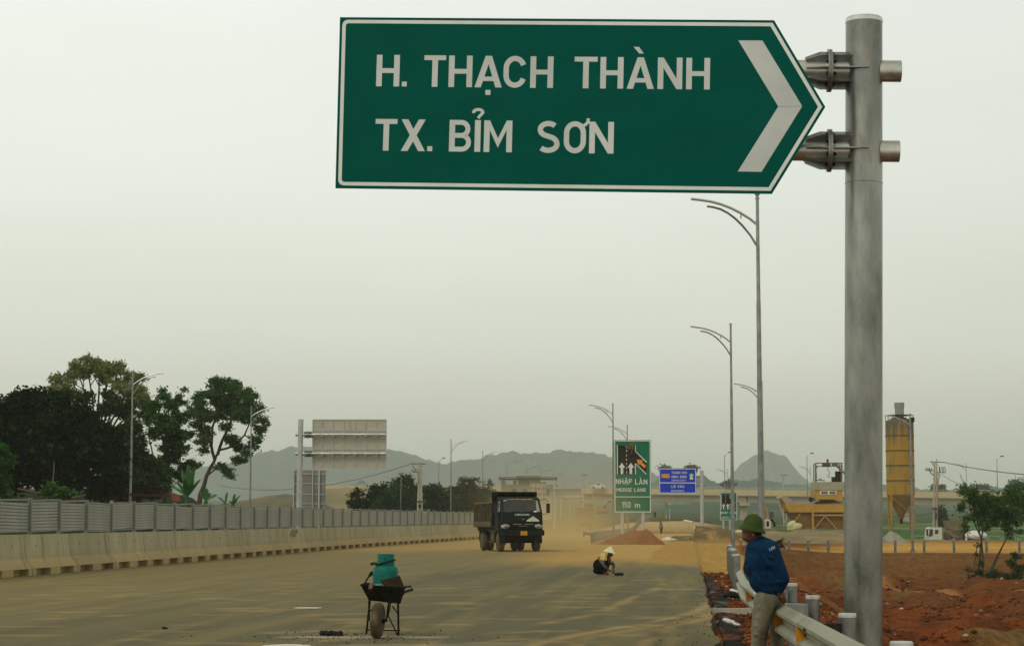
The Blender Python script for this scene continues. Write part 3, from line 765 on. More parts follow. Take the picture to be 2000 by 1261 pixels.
# ------------------------------------------------------------ the sign's pole with its arms
PT = at(1687.5, 40, 21.1); PB = at(1686.0, 1240, 21.1)
axis = (PT - PB).normalized()
base = PB + axis * (-(PB.z + .3) / axis.z)
rP = 36.8 * mpp(21.1 * 1.0) * 1.0
POLE = thing('sign_pole', 'thick galvanised steel pole with two flanged arms carrying the arrow sign', 'sign pole', loc=base)
def polemat():
    m = mat('pole_galvanised', (.085, .088, .075), (.38, .385, .35), 2.6, .30, .85, .05, 40, lo=.26, hi=.74, stretch=(1.2, 1.2, .40))
    nt = m.node_tree; P = nt.nodes["Principled BSDF"]
    tc = nt.nodes.new("ShaderNodeTexCoord"); n = nt.nodes.new("ShaderNodeTexNoise"); n.inputs['Scale'].default_value = 4.2; n.inputs['Detail'].default_value = 7; n.inputs['Roughness'].default_value = .7
    mp = nt.nodes.new("ShaderNodeMapping"); mp.inputs['Scale'].default_value = (1, 1, .5); nt.links.new(tc.outputs['Object'], mp.inputs[0]); nt.links.new(mp.outputs[0], n.inputs['Vector'])
    mr = nt.nodes.new("ShaderNodeMapRange"); mr.inputs[1].default_value = .58; mr.inputs[2].default_value = .72; nt.links.new(n.outputs[0], mr.inputs[0])
    sp = nt.nodes.new("ShaderNodeSeparateXYZ"); nt.links.new(tc.outputs['Object'], sp.inputs[0])
    m2 = nt.nodes.new("ShaderNodeMapRange"); m2.inputs[1].default_value = 4.4; m2.inputs[2].default_value = 5.6; m2.inputs[3].default_value = .10; m2.inputs[4].default_value = .9; nt.links.new(sp.outputs['Z'], m2.inputs[0])
    mu = nt.nodes.new("ShaderNodeMath"); mu.operation = 'MULTIPLY'; nt.links.new(mr.outputs[0], mu.inputs[0]); nt.links.new(m2.outputs[0], mu.inputs[1])
    mx = nt.nodes.new("ShaderNodeMix"); mx.data_type = 'RGBA'; nt.links.new(mu.outputs[0], mx.inputs[0]); nt.links.new(P.inputs['Base Color'].links[0].from_socket, mx.inputs[6]); mx.inputs[7].default_value = (.26, .15, .055, 1)
    nt.links.new(mx.outputs[2], P.inputs['Base Color'])
    mt = nt.nodes.new("ShaderNodeMath"); mt.operation = 'MULTIPLY_ADD'; mt.inputs[1].default_value = -.6; mt.inputs[2].default_value = .72; nt.links.new(mu.outputs[0], mt.inputs[0]); nt.links.new(mt.outputs[0], P.inputs['Metallic'])
    return m
PM = polemat()
b = MB(); top = PT - axis * .01
b.tube([base, base + axis * 2, base + axis * 4, top - axis * .0], [rP, rP, rP * 1.0, rP * .985], 48)
b.build('shaft', PM, POLE)
b = MB(); cu, cv = basis(axis); Mrot = frame(cu, cv, axis, (0, 0, 0)).to_3x3()
b.lathe([(rP * 1.0, -.02), (rP * 1.005, .012), (rP * .93, .035), (rP * .6, .05), (.01, .056)], top, 40, M=Mrot)
b.build('cap', mat('bright_zinc', (.55, .55, .52), (.7, .7, .67), 6, .35, .8), POLE)
for yy_ in (1240 - (1240 - 352),):
    ps = at(1686.5, 352, 21.1 - rP); h_ = (ps - base).dot(axis)
    b = MB(); b.lathe([(rP * .995, -.006), (rP * 1.012, -.003), (rP * 1.012, .003), (rP * .995, .006)], base + axis * h_, 48, M=Mrot)
    b.build('weld_seam', PM, POLE)
ARM = mat('arm_galvanised', (.32, .31, .29), (.62, .61, .58), 3.2, .30, .75, .06, 60, lo=.3, hi=.7)
armdir = U.copy()
for yc, xr in ((138.5, 1760), (294.5, 1756.5)):
    pc = at(1686.8, yc + .5, 21.1); rA = 21.3 * mpp(21.1)
    pr = pc + armdir * ((xr - 1686.8) * mpp(21.1)); fl = pc - armdir * ((1686.8 - 1619) * mpp(21.1))
    left = pc - armdir * 4.75
    b = MB(); b.cyl(fl + armdir * .0, pr, rA, n=32); b.build('arm_stub', ARM, POLE)
    b = MB(); b.cyl(left, fl, rA * .985, n=32)
    arm = b.build('arm', ARM, POLE)
    fb = MB()
    for s_ in (-1, 1): fb.cyl(fl + armdir * (s_ * .013 - .011), fl + armdir * (s_ * .013 + .011), 42.5 * mpp(21.1), n=40)
    fb.build('flange', GALV, POLE)
    rb = MB(); bo = MB()
    uu, vv = Vector((0, -1, 0)), axis
    for k in range(8):
        a = R(22.5 + 45 * k) if True else 0
        a = R(45 * k)
        d = uu * math.cos(a) + vv * math.sin(a)
        sd_ = armdir.cross(d)
        R1 = 38 * mpp(21.1)
        # gusset towards the pole (rectangular) and towards the sign (tapered)
        g1 = [fl + armdir * .02 + d * rA * .9, fl + armdir * .02 + d * R1, fl + armdir * .30 + d * R1, fl + armdir * .36 + d * rA * .9]
        g2 = [fl - armdir * .02 + d * rA * .9, fl - armdir * .02 + d * R1, fl - armdir * .10 + d * R1, fl - armdir * .26 + d * rA * 1.25, fl - armdir * .26 + d * rA * .9]
        for g in (g1, g2):
            nn_ = len(g); vs = [p + sd_ * e for e in (-.006, .006) for p in g]
            rb.add(vs, [tuple(range(nn_)), tuple(range(2 * nn_ - 1, nn_ - 1, -1))] + [(i, nn_ + i, nn_ + (i + 1) % nn_, (i + 1) % nn_) for i in range(nn_)])
        a2 = R(22.5 + 45 * k); d2 = uu * math.cos(a2) + vv * math.sin(a2)
        pbt = fl + d2 * 32 * mpp(21.1)
        bo.cyl(pbt - armdir * .055, pbt + armdir * .055, .012, n=6); bo.cyl(pbt - armdir * .042, pbt - armdir * .024, .022, n=6); bo.cyl(pbt + armdir * .024, pbt + armdir * .042, .022, n=6)
    rb.build('gusset', GALV, POLE, smooth=False)
    bo.build('bolts', STEEL_DK, POLE)
    # horizontal ring plate through the pole
    hp = MB()
    hp.prism([(-.36, -.19), (.02, -.235), (.02, .235), (-.36, .19)], pc, armdir, Vector((0, 1, 0)), axis, -.006, .006); hp.build('stiffening_plate', GALV, POLE)
    # clamps holding the sign panel
    for k in range(6):
        q = left + armdir * (.35 + k * .72)
        cb = MB(); cb.cyl(q - armdir * .03, q + armdir * .03, rA * 1.08, n=20); cb.box(q + Vector((0, -.17, 0)), (.06, .20, .10)); cb.build('clamp', GALV, POLE)
# ------------------------------------------------------------ street lamps
ZINC = mat('lamp_zinc', (.16, .165, .155), (.32, .33, .31), 2, .35, .8)
LAMPW = mat('lamp_arm_white', (.50, .51, .49), None, 1, .35, .6)
def lamp(px, ytop, Y, side, label, zb=None, reach=1.75, group='street lamps with curved double arms', r0=.085, seg=8):
    T = at(px, ytop, Y); zb = gzf(T.x, Y) if zb is None else zb
    t = thing('street_lamp', label, 'street lamp', loc=(T.x, Y, zb), group=group)
    B = Vector((T.x, Y, zb)); H = T.z - zb
    b = MB(); b.cyl(B, B + Vector((0, 0, H * .72)), r0, r0 * .68, n=seg); b.build('pole', ZINC, t, ang=20 if seg <= 8 else 40)
    b = MB(); b.cyl(B + Vector((0, 0, H * .72)), T, r0 * .62, r0 * .5, n=10); b.build('pole_top', ZINC, t)
    if r0 > .06:
        b = MB(); b.cyl(T, T + Vector((0, 0, .03)), r0 * .8, n=12); b.cyl(T - Vector((0, 0, .1)), T - Vector((0, 0, .08)), r0 * .72, n=12); b.build('finial', ZINC, t)
    b = MB(); b.box(B + Vector((0, 0, .02)), (.4, .4, .04))
    for i in range(4):
        a = i * math.pi / 2 + .785; b.beam(B + Vector((.17 * math.cos(a), .17 * math.sin(a), .04)), B + Vector((.06 * math.cos(a), .06 * math.sin(a), .35)), .015, .05)
    b.build('base_plate', ZINC, t)
    s = side
    def P(x, z): return T + Vector((s * x, 0, z))
    k = reach / 1.75
    up = [P(.02, -.78)] + [P(k * 1.75 * u, -.78 + .66 * (1 - (1 - u) ** 2.1)) for u in (.12, .25, .4, .55, .7, .85)] + [P(k * 1.75, -.10)]
    lo = [P(.02, -1.36)] + [P(k * 1.30 * u, -1.36 + 1.05 * (1 - (1 - u) ** 2.0)) for u in (.15, .3, .45, .6, .75, .9)] + [P(k * 1.33, -.30)]
    b = MB(); b.tube(up, .036, 8); b.build('arm', LAMPW if r0 > .05 else ZINC, t)
    b = MB(); b.tube(lo, .030, 8); b.build('brace', ZINC, t)
    b = MB(); b.cyl(up[2], Vector((up[2].x, Y, lo[3].z)), .02, n=6); b.build('strut', ZINC, t)
    return t
R_ = 'street lamp, arms to the left, '
lamp(1479, 381, 52, -1, 'tallest-looking galvanised street lamp, its top just below the big green arrow sign', zb=-.1)
lamp(1427, 633, 86.5, -1, R_ + 'rising behind the overlapping guardrail posts', zb=-.1)
lamp(1488, 746, 123, -1, R_ + 'partly hidden behind the tallest lamp pole')
lamp(1197, 788, 146, -1, R_ + 'along the left edge of the upright merge lane sign')
lamp(1225, 830, 180, -1, R_ + 'rising directly behind the upright merge lane sign')
lamp(1777.5, 808, 135.5, -1, R_ + 'on the embankment edge in front of the yellow silo', r0=.095)
lamp(1421, 915, 335, -1, R_ + 'small and far, left of the second lamp pole', reach=1.9, r0=.06)
lamp(1583, 909, 316, -1, R_ + 'far, just left of the yellow batching plant', reach=1.9, r0=.06)
lamp(1887, 903, 299, -1, R_ + 'rising above the leafy shrub', reach=1.9, r0=.06)
Lf = 'street lamp, arms to the right, '
lamp(259.5, 725, 113.7, 1, Lf + 'between the dark tree and the leaning tree', zb=-.8)
lamp(491, 793, 149, 1, Lf + 'at the right end of the leaning tree', zb=-.8)
lamp(881, 858, 212, 1, Lf + 'left of the dump truck, near the utility pole')
lamp(943, 880, 247, 1, Lf + 'rising behind the back of the dump truck')
far_l = [(989, 898, 285), (1028, 907, 310), (1056, 915, 333), (1080, 921, 357), (1103, 927, 382), (1122, 935, 420), (1143, 944, 480)]
for i, (px, yt, Y) in enumerate(far_l):
    lamp(px, yt, Y, 1, 'slender far street lamp with pale arms, ' + ['first', 'second', 'third', 'fourth', 'fifth', 'sixth', 'last'][i] + ' of the row above the dump truck cab', reach=2.2, r0=.05, zb=0.0, group='far row of street lamps behind the dump truck')
lamp(783, 930, 170, 1, 'thin bare pole of a street lamp between the large sign back and utility pole', r0=.045, zb=-.8, reach=.1)
def bridge_lamp(px, yt, Y, zb, label, s=1):
    T = at(px, yt, Y); t = thing('bridge_lamp', label, 'street lamp', loc=(T.x, Y, zb), group='single-armed lamps standing on the overpass')
    b = MB(); b.cyl((T.x, Y, zb), T, .16, .09, n=8); b.build('pole', ZINC, t)
    b = MB(); b.tube([T - Vector((0, 0, .5)), T + Vector((s * .5, 0, .2)), T + Vector((s * 1.2, 0, .7))], .08, 6); b.build('arm', ZINC, t)
    b = MB(); b.box(T + Vector((s * 1.5, 0, .8)), (.9, .4, .3)); b.build('lamp_head', STEEL_DK, t)

# ------------------------------------------------------------ guard rails
def wprof():   # W-beam cross-section (u outwards towards the road = -x, z)
    return [(0, 0), (-.028, .014), (-.083, .055), (-.083, .088), (-.012, .135), (-.012, .172), (-.083, .222), (-.083, .254), (-.028, .296), (0, .31)]
RAILM = mat('guardrail_zinc', (.21, .215, .155), (.31, .315, .235), 1.6, .5, .15, .04, 40, lo=.3, hi=.7)
def wbeam(b, ys, xf, ztop, thick=.004):
    pr = wprof(); rows = []
    for y in ys:
        x = float(xf(y)); z = ztop - .31
        rows.append([(x + a, y, z + c_) for a, c_ in pr])
    n = len(pr); vs = [p for r in rows for p in r]
    m = len(rows)
    back = [(p[0] + thick, p[1], p[2]) for p in vs]
    fs = [(i * n + j, i * n + j + 1, (i + 1) * n + j + 1, (i + 1) * n + j) for i in range(m - 1) for j in range(n - 1)]
    o = m * n
    fs += [tuple(o + k for k in reversed(f)) for f in fs]
    fs += [(i * n, (i + 1) * n, o + (i + 1) * n, o + i * n) for i in range(m - 1)] + [(i * n + n - 1, o + i * n + n - 1, o + (i + 1) * n + n - 1, (i + 1) * n + n - 1) for i in range(m - 1)]
    b.add(vs + back, fs)
GR = thing('guardrail', 'weathered W-beam guardrail the man leans on, with round steel posts and orange reflectors', 'guardrail', loc=(float(rail_x(13)), 13, 0))
ZR = .735
for k, (ya, yb_) in enumerate(((9.0, 16.92), (16.9, 24.92), (24.9, 32.6))):
    b = MB(); off = .004 * k
    wbeam(b, np.linspace(ya, yb_ + .02, 18), lambda y: rail_x(y) - off, ZR); b.build('beam', RAILM, GR)
post_mat = mat('post_galvanised', (.12, .125, .12), (.32, .33, .31), 5, .36, .8, .05, 50, lo=.3, hi=.7)
capm = mat('post_cap_bright', (.48, .49, .47), (.66, .67, .65), 5, .35, .5)
def rpost(b, c, x, y, z0, z1, r=.073, n=24):
    b.cyl((x, y, z0), (x, y, z1 - .015), r, n=n)
    c.lathe([(r + .004, -.03), (r + .004, -.004), (r - .006, .004), (.01, .006)], (x, y, z1 - .01), n)
for y in (13.1, 17.0, 20.9, 24.9, 28.7, 32.2):
    x = {13.1: 2.535, 17.0: 2.835, 20.9: 3.13, 24.9: 3.47}.get(y, float(rail_x(y)) + .22)
    z1 = .765 if y < 26 else .70
    b = MB(); c = MB(); rpost(b, c, x, y, -.5, z1, .073 if y < 24 else .068); p = b.build('post', post_mat, GR); c.build('post_cap', capm, p)
    xr = float(rail_x(y)); b = MB()
    b.box(((xr - .01 + x - .06) / 2, y, .58), (x - .06 - xr + .02, .10, .19)); b.build('blockout', STEEL_DK if y < 18 else post_mat, GR)
    b = MB()
    for dy in (-.06, .06): b.cyl((xr - .03, y + dy, .58), (xr - .004, y + dy, .58), .012, n=8)
    b.build('bolt', STEEL_DK, GR)
for y in (16.95, 19.3, 25.2, 13.9, 23.0):
    x = float(rail_x(y)); b = MB()
    b.add([(x - .012, y, ZR - .20), (x - .012, y, ZR - .095), (x - .10, y - .02, ZR - .085), (x - .10, y - .02, ZR - .215),
           (x - .012, y + .006, ZR - .20), (x - .012, y + .006, ZR - .095), (x - .10, y - .014, ZR - .085), (x - .10, y - .014, ZR - .215)],
          [(0, 1, 2, 3), (7, 6, 5, 4), (0, 4, 5, 1), (1, 5, 6, 2), (2, 6, 7, 3), (3, 7, 4, 0)])
    b.build('reflector', ORANGE, GR, smooth=False)
for y, s in ((16.2, 'A'), (12.9, 'B')):     # black stencil smudges on the beam
    x = float(rail_x(y)); b = MB()
    for k in range(5): b.box((x - .0835, y + k * .035, ZR - .072 - .006 * (k % 2)), (.003, .02, .022 - .003 * (k % 3)))
    b.build('stencil_mark', BLACK, GR, smooth=False)
# bare posts
ORDN = ['first', 'second', 'third', 'fourth', 'fifth', 'sixth', 'seventh', 'eighth', 'ninth', 'tenth', 'eleventh', 'twelfth']
def bare_post(x, y, z0, h, label, group, r=.072, cap=True, proto={}):
    key = (round(r, 3), cap)
    M = Matrix.Translation((x, y, z0)) @ Matrix.Diagonal((1, 1, h / .8, 1))
    if key not in proto:
        t = thing('guardrail_post', label, 'guardrail post', loc=(0, 0, 0), group=group)
        b = MB(); b.cyl((0, 0, -.4), (0, 0, .785), r, n=14); b.build('shaft', post_mat, t, world=False)
        b = MB(); b.lathe([(r + .004, -.03), (r + .004, -.004), (.01, .004)], (0, 0, .79), 14); b.build('cap', capm, t, world=False)
        t.matrix_world = M; proto[key] = t
    else:
        t = copy_tree(proto[key], M, label); t["group"] = group
    return t
ys = [36.0, 38.2, 40.4, 42.6, 44.8, 47, 49.2, 51.4, 53.6, 55.8, 58, 60.2, 62.4, 64.6, 67]
for i, y in enumerate(ys):
    lab = 'nearest tall grey post of the overlapping row beside the man' if i == 4 else 'galvanised guardrail post without beam, in the overlapping row left of the man'
    if y < 44: continue
    x = float(rail_x(y)) + .05; z0 = gzf(x, y)
    bare_post(x, y, min(z0, -.1) , .74 - min(z0, -.1) + .06 * random.uniform(-1, 1), lab, 'overlapping guardrail posts left of the man', r=.075)
g2x = lambda y: 5.1 + .0915 * (y - 128)
for i in range(44):
    y = 128 + i * 3.1 if i < 30 else 128 + 93 + (i - 30) * 6
    x = g2x(y); z0 = max(gzf(x, y), -.1) if y > 180 else -.05
    lab = 'first blue-grey post of the gore guardrail, beside the red soil heap' if i == 0 else 'blue-grey guardrail post in the row passing under the upright merge lane sign'
    bare_post(x, y, z0, .82, lab, 'guardrail posts under the merge lane sign', r=.085)
for i, px in enumerate((1444, 1457, 1538, 1575, 1614, 1654, 1744, 1800, 1858, 1921, 1985)):
    p = at(px, 1079, 135); x = p.x; yy_ = float(np.interp(x, [6, 8, 10, 14, 20, 60], [78, 90, 112, 131, 135, 136]))
    yy_ = 134.3; x = (px - 1000) / F * yy_ / 1.0 * 1.0
    lab = 'short guardrail post on the embankment edge, ' + ['beside the lamp behind the overlapping posts', 'touching the left shoulder of the man', 'right of the squatting worker in dark clothes', 'second to the right of the squatting worker', 'third to the right of the squatting worker', 'hidden edge beside the thick sign pole', 'just right of the thick sign pole', 'right of the lamp before the silo', 'left of the leafy shrub', 'behind the stems of the leafy shrub', 'near the right edge of the photo'][i]
    bare_post(x, yy_, -.72, .95, lab, 'short guardrail posts along the ramp edge', r=.09)
# end piece of the gore rail: yellow-black terminal
t = thing('rail_terminal', 'short curved rail end with yellow paint at the start of the gore posts', 'rail end', loc=(4.6, 127.6, .4))
b = MB(); b.tube([(5.12, 127.9, .62), (4.85, 127.5, .64), (4.62, 127.3, .66)], .11, 8); b.build('beam_end', RAILM, t)
b = MB(); b.box((4.56, 127.2, .60), (.12, .05, .42)); b.build('yellow_plate', mat('old_yellow', (.50, .33, .05), (.1, .08, .04), 6, .7), t)

# ------------------------------------------------------------ other road signs
def sign_panel(name, t, c, w_, h_, U, V, Nn, m, edge=.05, th=.03, edge_m=None):
    b = MB(); b.prism([(-w_ / 2, -h_ / 2), (w_ / 2, -h_ / 2), (w_ / 2, h_ / 2), (-w_ / 2, h_ / 2)], c, U, V, -Nn, 0, th); b.build(name, m, t, smooth=False)
    b = MB(); e = edge; a, d = w_ / 2 - e * .4, h_ / 2 - e * .4; a2, d2 = a - e, d - e
    o = [(-a, -d), (a, -d), (a, d), (-a, d)]; i_ = [(-a2, -d2), (a2, -d2), (a2, d2), (-a2, d2)]
    vs = [c + U * x + V * y + Nn * .0015 for x, y in o + i_]
    b.add(vs, [(k, (k + 1) % 4, 4 + (k + 1) % 4, 4 + k) for k in range(4)]); b.build('border', edge_m or WHITE, t, smooth=False)
def orient(f):    # make polygons face the camera: normals do not matter for shading here
    return f
def merge_sign(px0, py0, px1, py1, Y, label, foot, rows, arrow=True, posts=(.22, .78), tilt=0):
    c = at((px0 + px1) / 2, (py0 + py1) / 2, Y); w_ = (px1 - px0) * mpp(Y) ; h_ = (py1 - py0) * mpp(Y)
    U_ = Vector((math.cos(tilt), math.sin(tilt), 0)); V_ = Vector((0, 0, 1)); N_ = U_.cross(V_)
    zb = foot
    t = thing('merge_lane_sign', label, 'road sign', loc=(c.x, Y, zb), group='green merge lane signs')
    sign_panel('panel', t, c, w_, h_, U_, V_, N_, GREEN2, edge=.07)
    b = None
    for f in posts:
        q = c + U_ * (w_ * (f - .5)) - N_ * .16
        b = MB(); b.cyl((q.x, q.y, zb), (q.x, q.y, c.z + h_ / 2 - .3), .13, n=14); b.build('post', GALV_FAR, t)
    b = MB()
    for k in range(4): b.beam(c - U_ * w_ / 2 * .96 + V_ * h_ * (-.4 + k * .27) - N_ * .06, c + U_ * w_ / 2 * .96 + V_ * h_ * (-.4 + k * .27) - N_ * .06, .05, .08)
    b.build('back_rail', GALV_FAR, t)
    O = c - U_ * w_ / 2 + V_ * h_ / 2
    def pl(name, polys, m, base=.0016, step=.0004):
        b = MB(); put_polys(b, [[(x, -y) for x, y in p] for p in polys], O, U_, V_, N_, w_, h_, base, step); b.build(name, m, t, smooth=False)
    X = lambda v: (v - 457) / (862 - 457)
    full = h_ / w_ > 1.7
    hh = 807 if full else 320 * 807 / 505
    Yf = (lambda v: (v - 110) / 807) if full else (lambda v: (v - 110) / 620)
    pl('road_diagram', [[(X(497), Yf(168)), (X(690), Yf(168)), (X(690), Yf(240)), (X(812), Yf(360)), (X(812), Yf(490)), (X(690), Yf(375)), (X(690), Yf(490)), (X(497), Yf(490))]], BLACK, .004)
    pl('diagram_edges', [[(X(490), Yf(165)), (X(499), Yf(165)), (X(499), Yf(490)), (X(490), Yf(490))], [(X(688), Yf(168)), (X(698), Yf(168)), (X(698), Yf(238)), (X(688), Yf(240))],
                         [(X(690), Yf(240)), (X(698), Yf(236)), (X(816), Yf(352)), (X(812), Yf(364))], [(X(686), Yf(370)), (X(696), Yf(372)), (X(696), Yf(492)), (X(686), Yf(492))], [(X(690), Yf(372)), (X(697), Yf(370)), (X(812), Yf(484)), (X(808), Yf(495))]] +
       [[(X(591), Yf(y)), (X(598), Yf(y)), (X(598), Yf(y + 22)), (X(591), Yf(y + 22))] for y in (175, 220, 270, 318, 365, 412, 458)], WHITE, .008)
    def arrow(x): return [[(X(x - 15), Yf(488)), (X(x + 15), Yf(488)), (X(x + 15), Yf(415)), (X(x - 15), Yf(415))], [(X(x - 37), Yf(417)), (X(x + 37), Yf(417)), (X(x), Yf(363))]]
    pl('white_arrow', arrow(543), WHITE, .012); pl('white_arrow', arrow(641), WHITE, .012)
    pl('orange_arrow', [[(X(706), Yf(326)), (X(778), Yf(335)), (X(760), Yf(352)), (X(808), Yf(398)), (X(788), Yf(423)), (X(740), Yf(375)), (X(725), Yf(392))]], mat('arrow_orange', (.72, .27, .01)), .012)
    for s, x0, x1, yb, hg in rows:
        o = O + U_ * (w_ * X(x0)) - V_ * (h_ * Yf(yb))
        text('lettering', s, t, o, U_, V_, N_, h_ * (Yf(yb) - Yf(yb - hg)), WHITE, width=w_ * (X(x1) - X(x0)), base=.003, step=.0006)
    if full:
        pl('divider', [[(X(462), Yf(738)), (X(850), Yf(738)), (X(850), Yf(746)), (X(462), Yf(746))]], WHITE, .004)
    return t
merge_sign(1199.5, 859, 1271.5, 1000, 160, 'tall green sign reading NHẬP LÀN, MERGE LANE, 150 m above red soil heap', -.1,
           [('NHẬP', 476, 652, 600, 58), ('LÀN', 688, 820, 604, 58), ('MERGE', 484, 650, 684, 40), ('LANE', 676, 806, 684, 40), ('150', 541, 635, 862, 66), ('m', 682, 740, 862, 58)])
merge_sign(1406, 960.5, 1440, 1015, 240, 'small green merge lane sign partly hidden by the second lamp pole', .2,
           [('NHẬP', 480, 645, 590, 50), ('LÀN', 690, 835, 590, 50), ('MERGE', 500, 655, 690, 40), ('LANE', 675, 810, 690, 40)], posts=(.20, .58))
# dry twigs tangled at the top of the merge sign
# blue expressway sign
Yb = 222; c = at(1323.5, 938.5, Yb); w_, h_ = 72.5 * mpp(Yb), 49 * mpp(Yb)
U_, V_, N_ = Vector((1, .02, 0)).normalized(), Vector((0, 0, 1)), Vector((.02, -1, 0)).normalized()
pp = at(1370.5, 918, Yb + .4)
BS = thing('expressway_sign', 'blue cantilever sign reading THANH HOÁ NINH BÌNH EXPRESSWAY, LỐI VÀO ENTRANCE', 'road sign', loc=(pp.x, pp.y, 0))
sign_panel('panel', BS, c, w_, h_, U_, V_, N_, BLUE, edge=.075, th=.04)
b = MB(); zg = gzf(pp.x, pp.y); b.cyl((pp.x, pp.y, zg - .2), pp, 3.6 * mpp(Yb), n=16); b.build('pole', GALV_FAR, BS)
for dy in (930, 948):
    q = at(1376, dy, Yb + .4); b = MB(); b.cyl((c.x - w_ * .45, q.y, q.z), q, .09, n=10); b.build('arm', GALV, BS)
def ub(x, y): return c + U_ * ((x - 1323.5) * mpp(Yb)) + V_ * ((938.5 - y) * mpp(Yb))
Zc = lambda x: 1120 + x / 5.732
Zy = lambda y: 840 + y / 5.732
for s, x0, x1, yb, hg in (('THANH HOÁ', 1099, 1272, 487, 28), ('NINH BÌNH', 1099, 1267, 532, 26), ('EXPRESSWAY', 1100, 1265, 568, 18), ('LỐI VÀO', 1093, 1240, 641, 28), ('ENTRANCE', 1093, 1238, 685, 20)):
    text('lettering', s, BS, ub(Zc(x0), Zy(yb)), U_, V_, N_, hg / 5.732 * mpp(Yb), WHITE, width=(x1 - x0) / 5.732 * mpp(Yb), base=.004, step=.0008, gap=.2)
def bpoly(name, pts, m, base=.004):
    b = MB(); vs = [ub(Zc(x), Zy(y)) + N_ * base for x, y in pts]; b.add(vs, [tuple(range(len(vs)))]); return b.build(name, m, BS, smooth=False)
bpoly('divider', [(967, 581), (1368, 583), (1368, 592), (967, 590)], WHITE)
bpoly('route_badge', [(990, 488), (1076, 486), (1078, 528), (1072, 532), (992, 530), (987, 524)], mat('badge_orange', (.75, .33, .02)))
text('route_number', 'CT.01', BS, ub(Zc(996), Zy(523)), U_, V_, N_, 27 / 5.732 * mpp(Yb), mat('badge_brown', (.18, .07, .01)), width=72 / 5.732 * mpp(Yb), base=.008, step=.0008)
bpoly('symbol_field', [(1294, 476), (1348, 478), (1348, 550), (1294, 550)], GREEN2)
bpoly('road_symbol', [(1315, 482), (1325, 482), (1327, 505), (1343, 548), (1299, 548), (1313, 505)], WHITE, .008)
bpoly('road_symbol', [(1297, 494), (1345, 494), (1345, 504), (1297, 504)], WHITE, .009)

# large sign seen from behind
Ys = 141; SB = thing('reversed_sign', 'large rectangular sign seen from behind on a thick grey cantilever pole', 'road sign', loc=(at(587, 990, Ys).x, Ys, -.8))
SHEET = mat('sign_back_sheet', (.40, .375, .30), (.50, .475, .385), .9, .55, .25, lo=.3, hi=.7, stretch=(.6, 1, 2))
m_ = mpp(Ys); pc = at(682.5, 867, Ys); b = MB(); b.box(pc, (143 * m_, .04, 95 * m_)); b.build('panel', SHEET, SB, smooth=False)
b = MB()
for px in (629, 650, 671, 693, 714, 735): q = at(px, 867, Ys); b.box((q.x, Ys - .05, pc.z), (.06, .05, 94 * m_))
b.box((at(683, 820, Ys).x, Ys - .05, at(683, 831, Ys).z), (.05, .05, 22 * m_))
for py in (841, 877.5): q = at(682, py, Ys); b.box((pc.x, Ys - .051, q.z), (142 * m_, .045, .045))
b.build('back_stiffener', GALV_FAR, SB, smooth=False)
b = MB()
for s_ in (-1, 1): b.box((pc.x + s_ * 71.7 * m_, Ys - .02, pc.z), (.06, .09, 95 * m_)); b.box((pc.x, Ys - .02, pc.z + s_ * 47.6 * m_), (143 * m_, .09, .06))
b.build('panel_frame', GALV_FAR, SB, smooth=False)
pT = at(588.5, 819, Ys); b = MB(); b.cyl((pT.x - .1, Ys - .3, -.9), (pT.x, Ys - .3, pT.z), 5.6 * m_, 5.2 * m_, n=20); b.build('pole', GALV_FAR, SB)
for py in (848.5, 885.5):
    q0 = at(577, py, Ys - .3); q1 = at(753, py, Ys - .3)
    b = MB(); b.cyl(q0, q1, .115, n=14); b.build('arm', mat('bright_arm', (.55, .56, .54), (.75, .76, .73), 2, .25, .8), SB)
    q = at(602, py, Ys - .3); b = MB(); b.cyl(q - Vector((.03, 0, 0)), q + Vector((.03, 0, 0)), .25, n=16)
    for k in range(8):
        a = k * math.pi / 4; d = Vector((0, math.cos(a), math.sin(a))); b.beam(q - Vector((.28, 0, 0)) + d * .13, q + Vector((.28, 0, 0)) + d * .13, .02, .2, up=d)
    b.build('flange', GALV, SB)
    b = MB()
    for px in (629, 650, 671, 693, 714, 735): q = at(px, py, Ys - .3); b.box((q.x, q.y + .1, q.z), (.16, .34, .30))
    b.build('clamp', GALV_FAR, SB)
# smaller two-post sign back behind it
Y2 = 200; S2 = thing('reversed_sign', 'smaller dark sign seen from behind, standing beyond the large cantilever sign pole', 'road sign', loc=(at(605, 990, Y2).x, Y2, -.6))
m2 = mpp(Y2); DKS = mat('old_sign_back', (.16, .15, .13), (.26, .25, .22), .8, .6, .3, lo=.3, hi=.7, stretch=(.5, 1, 2))
q = at(605.5, 960, Y2); b = MB(); b.box(q, (61 * m2, .05, 84 * m2)); b.build('panel', DKS, S2, smooth=False)
b = MB()
for py in (925, 944, 965, 983): z = at(605, py, Y2).z; b.box((q.x, Y2 - .07, z), (60 * m2, .05, .08))
b.build('back_rail', GALV_FAR, S2)
for px in (574, 611, 623.5): 
    qq = at(px, 918, Y2 - .2); b = MB(); b.cyl((qq.x, qq.y, -.8), qq, .10 if px > 620 else .06, n=10); b.build('post', GALV_FAR, S2)
